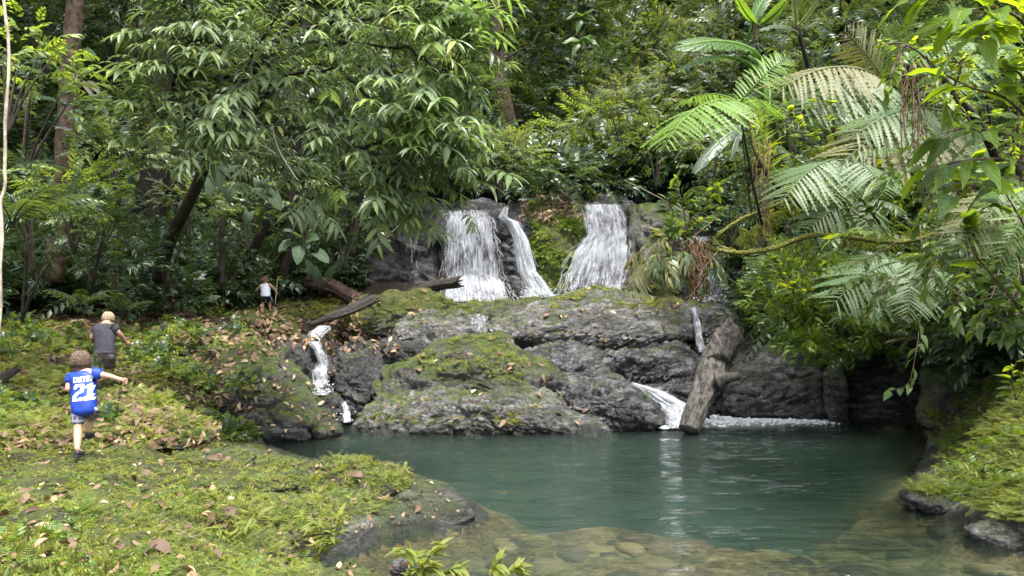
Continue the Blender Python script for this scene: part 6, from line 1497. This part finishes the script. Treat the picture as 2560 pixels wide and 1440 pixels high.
# ------------------------------------------------------------------ forest canopy round the clearing (out of view, added to shade the slopes)
q = np.random.default_rng(99); P_ = []
while len(P_) < CANOPY_N:
    x, y = q.uniform(-34, 34), q.uniform(4, 62)
    e = ((x - 1.5) / (7.5 + .08 * y)) ** 2 + ((y - 9) / 25.) ** 2
    if e < 1.0: continue
    z = float(ground_z(np.array([x]), np.array([y]), False)[0]) + q.uniform(8.5, 15) + (3 if abs(x) < 9 else 0)
    z = max(z, 2 + y * math.tan(R(26)) + 1.5)
    P_.append((x, y, z))
    for _ in range(2 if x < -6 else 0): P_.append((x + q.normal(0, 1.2), y + q.normal(0, 1.2), z + q.uniform(0, 2)))  # extra clumps on the left deepen the shade there
P_ = np.array(P_); n = len(P_)
scatter('shade_canopy', CL['mid'] + CL['dark'], P_, euler_from(q.normal(0, .3, (n, 3)) + (0, 0, 1), spin=q.uniform(0, 6.28, n)), q.uniform(2.2, 4.2, n), 'unseen high leaf canopy added to shade the slopes around the clearing')
# ------------------------------------------------------------------ people (all seen from behind, climbing away)
M['skin'] = plain_mat('skin', (.46, .27, .19), .5, .4)
M['hair_brown'] = plain_mat('light brown hair', (.10, .065, .042), .5, .4, bump=.8, bs=60, var=.5)
M['hair_blond'] = plain_mat('sandy blond hair', (.22, .13, .07), .5, .4, bump=.8, bs=60, var=.45)
M['hair_white'] = plain_mat('pale blond hair', (.36, .27, .19), .6, .4, bump=.8, bs=60, var=.3)
M['blue'] = plain_mat('blue jersey', (.01, .045, .32), .55, .4, bump=.25, bs=14, var=.25)
M['white_print'] = plain_mat('white print', (.80, .80, .82), .6)
M['charcoal'] = plain_mat('charcoal shirt', (.05, .05, .062), .85, .2, bump=.4, bs=9, var=.25)
M['cargo'] = plain_mat('grey brown shorts', (.10, .09, .08), .85, .2, bump=.4, bs=12, var=.3)
M['tank'] = plain_mat('pale grey tank top', (.62, .65, .74), .8, .2, bump=.3, bs=10, var=.08)
M['navy'] = plain_mat('navy patterned shorts', (.035, .04, .075), .85, .2, bump=.3, bs=14, var=.5)
M['shoe'] = plain_mat('black shoe', (.02, .02, .022), .5, .4)
M['shoe_or'] = plain_mat('orange brown shoe', (.45, .16, .08), .6, .3)
M['sole'] = plain_mat('pale sole', (.45, .5, .5), .6)
def plaid():
    m, t = new_mat('grey violet plaid shorts'); N = NT(t)
    s = N.n('ShaderNodeSeparateXYZ', {'Vector': N.n('ShaderNodeTexCoord').outputs['Object']})
    a = N.maprange(N.math('ABSOLUTE', N.math('SUBTRACT', N.math('FRACT', N.math('MULTIPLY', s.outputs[2], 14)), .5)), .28, .36)
    b = N.maprange(N.math('ABSOLUTE', N.math('SUBTRACT', N.math('FRACT', N.math('MULTIPLY', s.outputs[0], 18)), .5)), .34, .4)
    cc = N.mix(N.math('MAXIMUM', N.math('MULTIPLY', a, .7), N.math('MULTIPLY', b, .7)), (.09, .085, .14), (.38, .38, .46))
    N.n('ShaderNodeOutputMaterial', {'Surface': N.n('ShaderNodeBsdfPrincipled', {'Base Color': cc, 'Roughness': .8}).outputs[0]}); return m
M['plaid'] = plaid()

def skinned(name, J, E, mat, parent, base, sub=2, root=None, cut=None):
    """J {key: (xyz, rx, ry)}; E pairs -> one continuous skinned surface"""
    keys = list(J); bm = bmesh.new(); lay = bm.verts.layers.skin.verify(); vs = {}
    for k in keys:
        p, rx, ry = J[k]; v = bm.verts.new(Vector([float(a) for a in (np.array(p) - base)])); v[lay].radius = (rx, ry); v[lay].use_root = (k == (root or keys[0])); vs[k] = v
    for a, b in E: bm.edges.new((vs[a], vs[b]))
    me = bpy.data.meshes.new(name); bm.to_mesh(me); bm.free()
    o = bpy.data.objects.new(name, me); col.objects.link(o)
    sk = o.modifiers.new('skin', 'SKIN'); sk.use_smooth_shade = True
    sb = o.modifiers.new('sub', 'SUBSURF'); sb.levels = sb.render_levels = sub
    dg = bpy.context.evaluated_depsgraph_get(); m2 = bpy.data.meshes.new_from_object(o.evaluated_get(dg))
    bpy.data.objects.remove(o)
    n = len(m2.vertices); V = np.empty(n * 3, np.float32); m2.vertices.foreach_get('co', V); V = V.reshape(-1, 3)
    if cut: V = cut(V + base.astype(np.float32)) - base.astype(np.float32)
    m2.vertices.foreach_set('co', np.ascontiguousarray(V, np.float32).ravel()); m2.polygons.foreach_set('use_smooth', np.ones(len(m2.polygons), bool))
    m2.materials.clear(); m2.materials.append(mat); m2.update()
    return link(name, m2, parent)

def blob(name, c, r, mat, parent, base, fn=None, nu=36, nv=22):
    u, v = np.meshgrid(np.linspace(0, 2 * math.pi, nu, endpoint=False), np.linspace(-math.pi / 2, math.pi / 2, nv), indexing='ij')
    U = np.stack((np.cos(u) * np.cos(v), np.sin(u) * np.cos(v), np.sin(v)), -1).reshape(-1, 3)
    V = U * np.array(r)
    if fn is not None: V = fn(U, V)
    return link(name, mesh_np(name, V + np.array(c) - base, grid_faces(nu, nv, True), mat), parent)
def hairfn(s, low, r):
    def f(U, V):
        w = 1 + .02 * fbm(np.stack((np.arctan2(U[:, 1], U[:, 0]) * 5, U[:, 2] * 1.5, U[:, 2] * 0), -1), 3, s)
        V = V * w[:, None]
        # hair hangs lower at the back and sides, open at the face (towards +Y)
        face = sstep(.35, .8, U[:, 1]) * sstep(.45, -.1, U[:, 2]); V[:, 1] -= face * r * .75
        lowm = sstep(.1, -.7, U[:, 2]) * (1 - face); V[:, 2] -= lowm * low * (1 + .25 * np.sin(np.arctan2(U[:, 1], U[:, 0]) * 9 + s))
        V[:, :2] *= (1 + .12 * lowm)[:, None]
        return V
    return f
def hand(J, E, key, wrist, direction, s, prefix, curl=(0, 0, -.3)):
    """palm and five fingers grown from the wrist joint"""
    d = np.array(direction, float); d /= np.linalg.norm(d); side = np.cross(d, (0, 1, 0.2)); side /= np.linalg.norm(side)
    w = np.array(wrist, float); palm = w + d * .045 * s; J[prefix + 'palm'] = (palm, .020 * s, .026 * s); E.append((key, prefix + 'palm'))
    kn = w + d * .075 * s; J[prefix + 'kn'] = (kn, .016 * s, .026 * s); E.append((prefix + 'palm', prefix + 'kn'))
    for i, (o_, l) in enumerate(((-.030, .046), (-.010, .055), (.010, .05), (.030, .038))):
        a = kn + side * o_ * s + d * .012 * s; b = a + (d + np.array(curl) * .5) * l * .55 * s; c = b + (d * .6 + np.array(curl) * 1.4) * l * .45 * s
        for q, p in enumerate((a, b, c)):
            J[f'{prefix}f{i}{q}'] = (p, .0085 * s, .0085 * s); E.append(((prefix + 'kn') if q == 0 else f'{prefix}f{i}{q-1}', f'{prefix}f{i}{q}'))
    a = w + d * .03 * s - side * .028 * s; b = a + (d * .5 - side * .7) * .035 * s
    J[prefix + 't0'] = (a, .011 * s, .011 * s); J[prefix + 't1'] = (b, .0085 * s, .0085 * s); E += [(prefix + 'palm', prefix + 't0'), (prefix + 't0', prefix + 't1')]

def person(label, D, px, k, hair, hairmat, shirt, shorts, shoe, base_px, sleeve=True, head_r=(.08, .09, .1), sock=None, lowhair=.05, hem=None, shortlen=.6, leg_w=1.0):
    """px: joint -> (px, py, extra distance); k: body scale"""
    P = {n: at(v[0], v[1], D + v[2]) for n, v in px.items()}
    base = at(base_px[0], base_px[1], D); o = root_at('person', base, label, 'person')
    J = {'pelvis': (P['pelvis'], .105 * k, .085 * k)}; E = []
    mid = (P['pelvis'] + P['chest']) / 2
    J['waist'] = (mid, .10 * k, .085 * k); J['chest'] = (P['chest'], .115 * k, .085 * k); J['neckb'] = (P['neck'], .06 * k, .055 * k)
    J['neck'] = (P['neck'] * .6 + P['head'] * .4, .042 * k, .042 * k); J['head'] = (P['head'], head_r[0], head_r[1]); J['crown'] = (P['head'] + (P['head'] - P['neck']) * .28, head_r[0] * .8, head_r[1] * .8)
    E += [('pelvis', 'waist'), ('waist', 'chest'), ('chest', 'neckb'), ('neckb', 'neck'), ('neck', 'head'), ('head', 'crown')]
    J['nose'] = (P['head'] + np.array((0, head_r[1] * 1.12, -.005)), .012, .014); E.append(('head', 'nose'))
    for s in 'lr':
        J['sh' + s] = (P['sh' + s], .052 * k, .05 * k); J['el' + s] = (P['el' + s], .034 * k, .034 * k); J['wr' + s] = (P['wr' + s], .024 * k, .024 * k)
        J['ua' + s] = ((P['sh' + s] + P['el' + s]) / 2, .042 * k, .042 * k); J['fa' + s] = (P['el' + s] * .65 + P['wr' + s] * .35, .034 * k, .034 * k)
        E += [('neckb', 'sh' + s), ('sh' + s, 'ua' + s), ('ua' + s, 'el' + s), ('el' + s, 'fa' + s), ('fa' + s, 'wr' + s)]
        hand(J, E, 'wr' + s, P['wr' + s], P['wr' + s] - P['el' + s], k * .95, 'h' + s)
        hp = P['pelvis'] + np.array(((-1 if s == 'l' else 1) * .075 * k, 0, -.03 * k)); J['hip' + s] = (hp, .075 * k, .075 * k)
        J['th' + s] = (hp * .45 + P['kn' + s] * .55, .066 * k, .066 * k); J['kn' + s] = (P['kn' + s], .05 * k, .05 * k)
        J['ca' + s] = (P['kn' + s] * .65 + P['an' + s] * .35, .052 * k, .052 * k); J['an' + s] = (P['an' + s], .032 * k, .032 * k); J['to' + s] = (P['an' + s] + np.array((0, .1 * k, -.035 * k)), .03 * k, .022 * k)
        E += [('pelvis', 'hip' + s), ('hip' + s, 'th' + s), ('th' + s, 'kn' + s), ('kn' + s, 'ca' + s), ('ca' + s, 'an' + s), ('an' + s, 'to' + s)]
    skinned('body', J, E, M['skin'], o, base, 2)
    h = P['head'] + np.array((0, -.012, .012)); blob('hair', h, (head_r[0] * 1.27, head_r[1] * 1.24, head_r[2] * 1.2), M[hairmat], o, base, hairfn(hair, lowhair, head_r[1]))
    r9 = np.random.default_rng(hair); mbh = MB(); hr = np.array((head_r[0] * 1.3, head_r[1] * 1.28, head_r[2] * 1.25))
    for q in range(420):
        az = r9.uniform(-math.pi * 1.12, math.pi * .12); s0 = r9.uniform(.15, 1.2); s1 = min(s0 + r9.uniform(.5, 1.0), 1.75 if lowhair > .03 else 1.62); th = np.linspace(s0, s1, 5)
        U = np.stack((np.cos(az + .05 * np.sin(th * 3 + q)) * np.sin(th), np.sin(az + .05 * np.sin(th * 3 + q)) * np.sin(th), np.cos(th)), -1)
        Q = h + U * hr * (1.0 + .06 * r9.random()) - base; Q[:, 2] -= np.maximum(th - 1.3, 0) * lowhair * 2.2
        add_tube(mbh, Q, np.array((.002, .0065, .007, .0055, .002)), 4, a=r9.random())
    link('hair_strands', mbh.mesh('hair_strands', M[hairmat]), o, kind='stuff')
    for s, sg in (('l', -1), ('r', 1)):
        blob('ear', P['head'] + np.array((sg * head_r[0] * 1.02, .012, -.01)), (.012, .018, .026), M['skin'], o, base, nu=12, nv=8)
    # shirt
    J2 = {'p0': (P['pelvis'] + np.array((0, 0, -.13 * k)), .155 * k, .13 * k), 'p': (P['pelvis'] + np.array((0, 0, -.02 * k)), .16 * k, .135 * k), 'w': (mid, .15 * k, .125 * k), 'c': (P['chest'], .165 * k, .12 * k), 'n': (P['neck'] + (0, 0, -.025 * k), .09 * k, .075 * k)}
    E2 = [('p0', 'p'), ('p', 'w'), ('w', 'c'), ('c', 'n')]
    for s in 'lr':
        J2['s' + s] = (P['sh' + s], (.078 if sleeve else .045) * k, (.072 if sleeve else .045) * k); E2.append(('n', 's' + s))
        if sleeve:
            m_ = P['sh' + s] * .42 + P['el' + s] * .58
            J2['q' + s] = (P['sh' + s] * .7 + P['el' + s] * .3, .076 * k, .072 * k); J2['e' + s] = (m_, .074 * k, .07 * k); E2 += [('s' + s, 'q' + s), ('q' + s, 'e' + s)]
    def cut(V):
        if hem is not None:
            z = at(hem[0], hem[1], D)[2] + (V[:, 0] - at(hem[0], hem[1], D)[0]) * hem[2]
            below = V[:, 2] < z; V[below, 2] = z[below] - .004
        V = V + (fbm(V * np.array((11, 8, 6)) + hair, 3, hair) * .018)[:, None] * np.array((1, 1, .3))
        return V.astype(np.float32)
    sh = skinned('shirt', J2, E2, M[shirt], o, base, 2, cut=cut)
    # shorts
    J3 = {'w': (P['pelvis'] * .6 + mid * .4, .12 * k, .10 * k), 'p': (P['pelvis'], .125 * k, .108 * k)}; E3 = [('w', 'p')]
    for s in 'lr':
        hp = J['hip' + s][0]; kn = P['kn' + s]
        J3['h' + s] = (hp + (0, 0, -.02 * k), .088 * k * leg_w, .092 * k); J3['m' + s] = (hp * .55 + kn * .45, .085 * k * leg_w, .086 * k); J3['k' + s] = (hp * (1 - shortlen) + kn * shortlen, .080 * k * leg_w, .082 * k)
        E3 += [('p', 'h' + s), ('h' + s, 'm' + s), ('m' + s, 'k' + s)]
    skinned('shorts', J3, E3, M[shorts], o, base, 2, cut=lambda V: (V + (fbm(V * 11 + hair, 3, hair + 3) * .008)[:, None]).astype(np.float32))
    for s in 'lr':
        a = P['an' + s]; d = np.array((0.01, 1.0, .12 if s == 'l' else -.05)); 
        J4 = {'h': (a + np.array((0, -.03, -.03)) * k, .038 * k, .038 * k), 'm': (a + np.array((0, .05, -.045)) * k, .042 * k, .034 * k), 't': (a + np.array((0, .13, -.055)) * k, .04 * k, .026 * k)}
        so = skinned('shoe', J4, [('h', 'm'), ('m', 't')], M[shoe], o, base, 2)
        V, Fq, tr = tube(curve([a + np.array((0, -.05, -.062)) * k - base, a + np.array((0, .05, -.075)) * k - base, a + np.array((0, .15, -.078)) * k - base], 8), np.array((.025, .034, .038, .04, .04, .038, .034, .02)) * k, 10)
        V[:, 2] = (V[:, 2] - V[:, 2].mean()) * .4 + V[:, 2].mean()
        link('sole', mesh_np('sole', V, [Fq, tr], M['sole' if shoe == 'shoe_or' else 'shoe']), so)
    return o, sh, base, P

o, shirt, base, P = person('boy in a blue jersey with white number 21 striding up the mossy bank', 9.5,
    {'pelvis': (212, 1015, .05), 'chest': (208, 962, .12), 'neck': (204, 930, .16), 'head': (202, 904, .18), 'shl': (179, 943, .12), 'shr': (238, 934, .12), 'ell': (168, 975, .05), 'wrl': (186, 968, .26), 'elr': (268, 939, .12), 'wrr': (293, 946, .15),
     'knl': (195, 1070, .02), 'anl': (193, 1125, -.12), 'knr': (229, 1046, .30), 'anr': (219, 1079, .26)},
    1.0, 1, 'hair_brown', 'blue', 'plaid', 'shoe', (205, 1145), lowhair=.06, hem=(212, 1040, .16), shortlen=.93, head_r=(.082, .09, .095))
# print on the back: EASTER over a big 21
GL = {'E': ["111111", "110011", "110100", "111100", "110100", "110011", "111111"], 'A': ["001100", "011110", "010010", "110011", "111111", "110011", "110011"],
      'S': ["011111", "110011", "111000", "011110", "000111", "110011", "111110"], 'T': ["111111", "101101", "001100", "001100", "001100", "001100", "011110"],
      'R': ["111110", "110011", "110011", "111110", "110110", "110011", "110011"],
      '2': ["0111111110", "1111111111", "1111001111", "1110000111", "0000000111", "0000001111", "0000111111", "0011111100", "0111110000", "1111100000", "1111000000", "1111000111", "1111111111", "1111111111"],
      '1': ["0011110", "0111110", "1111110", "1111110", "0011110", "0011110", "0011110", "0011110", "0011110", "0011110", "0011110", "1111111", "1111111", "1111111"]}
dg = bpy.context.evaluated_depsgraph_get()
bt = BVHTree.FromObject(shirt, dg)
def printing(word, x0, y0, x1, y1, tilt, name, D):
    cells = []; cx = 0; rows = len(GL[word[0]])
    tot = sum(len(GL[c][0]) for c in word) + (len(word) - 1)
    for c in word:
        for j, row in enumerate(GL[c]):
            for i, b in enumerate(row):
                if b == '1': cells.append((cx + i, j))
        cx += len(GL[c][0]) + 1
    mb = MB()
    for i, j in cells:
        q = []
        for a, b in ((i, j), (i + 1, j), (i + 1, j + 1), (i, j + 1)):
            u = a / tot; v = b / rows; p = at(x0 + (x1 - x0) * u, y0 + (y1 - y0) * v - tilt * u, D) - base - np.array((0, 1.0, 0))
            h = bt.ray_cast(Vector(p), Vector((0, 1, 0)))
            if h[0] is None: break
            q.append(np.array(h[0]) + np.array(h[1]) * .0035)
        if len(q) == 4: mb.add(q, [(0, 1, 2, 3)])
    return link(name, mb.mesh(name, M['white_print']), shirt)
printing('EASTER', 181, 944, 226, 958, 5, 'name_lettering', 9.5)
printing('21', 184, 962, 232, 1004, 5, 'number', 9.5)

man_o, _, mb_, PM = person('man in a charcoal t-shirt and cargo shorts bending uphill above the boy', 16,
    {'pelvis': (262, 884, 0), 'chest': (262, 838, .12), 'neck': (265, 812, .28), 'head': (271, 797, .42), 'shl': (243, 821, .15), 'shr': (284, 820, .15), 'ell': (229, 845, .1), 'wrl': (236, 853, .38), 'elr': (298, 833, .2), 'wrr': (311, 849, .34),
     'knl': (256, 930, .05), 'anl': (259, 975, -.05), 'knr': (271, 928, .15), 'anr': (272, 962, .12)},
    1.42, 2, 'hair_white', 'charcoal', 'cargo', 'shoe', (264, 985), lowhair=.05, hem=(262, 881, 0), shortlen=.82, head_r=(.085, .095, .105))
for a, b in ((279, 893),):
    pp = at(a, b, 15.86) - mb_; V = np.array([(x, y, z) for x in (-.05, .05) for y in (-.03, .02) for z in (-.06, .06)]) + pp
    link('cargo_pocket', mesh_np('cargo_pocket', V, np.array([(0, 1, 3, 2), (4, 6, 7, 5), (0, 4, 5, 1), (2, 3, 7, 6), (0, 2, 6, 4), (1, 5, 7, 3)]), M['cargo'], smooth=False), man_o)
person('child in a pale tank top and navy shorts holding a thin stick on the knoll', 25.2,
    {'pelvis': (664, 738, 0), 'chest': (663, 722, .14), 'neck': (663, 711, .26), 'head': (662, 702, .34), 'shl': (653, 714, .2), 'shr': (674, 712, .2), 'ell': (641, 726, .2), 'wrl': (634, 740, .25), 'elr': (684, 719, .25), 'wrr': (689, 727, .3),
     'knl': (656, 758, .12), 'anl': (658, 775, 0), 'knr': (673, 755, .3), 'anr': (675, 772, .3)},
    1.02, 3, 'hair_blond', 'tank', 'navy', 'shoe_or', (662, 782), sleeve=False, lowhair=.05, hem=(664, 741, 0), shortlen=.8, head_r=(.085, .09, .1))
M['stick'] = plain_mat('peeled stick', (.5, .46, .30), .7)
c = curve([at(697, 692, 25.35), at(694, 700, 25.4), at(691, 727, 25.5), at(688, 762, 25.6)], 12)
st = link('walking_stick', geo_tube(c - c[0], .016, 6).mesh('walking_stick', M['stick']), loc=c[0], label='thin pale stick held upright by the child in the tank top', cat='stick')
link('leaf', leaf(1, .5, 5, .2, .15).mesh('leaf', M['lf_yellow']), st, rot=(R(20), R(-20), R(-60)), scl=.13)
# ------------------------------------------------------------------ damp air
def haze():
    m, t = new_mat('haze'); N = NT(t)
    v = N.n('ShaderNodeVolumePrincipled', {'Color': (.86, .92, .95, 1), 'Density': HAZE, 'Anisotropy': .2})
    N.n('ShaderNodeOutputMaterial', {'Volume': v.outputs[0]})
    bm = bmesh.new(); bmesh.ops.create_cube(bm, size=2); me = bpy.data.meshes.new('haze')
    for v_ in bm.verts: v_.co = Vector((v_.co.x * 90, v_.co.y * 70 + 50, v_.co.z * 45 + 38))
    bm.to_mesh(me); bm.free(); me.materials.append(m); link('haze', me, kind='stuff')
if HAZE: haze()
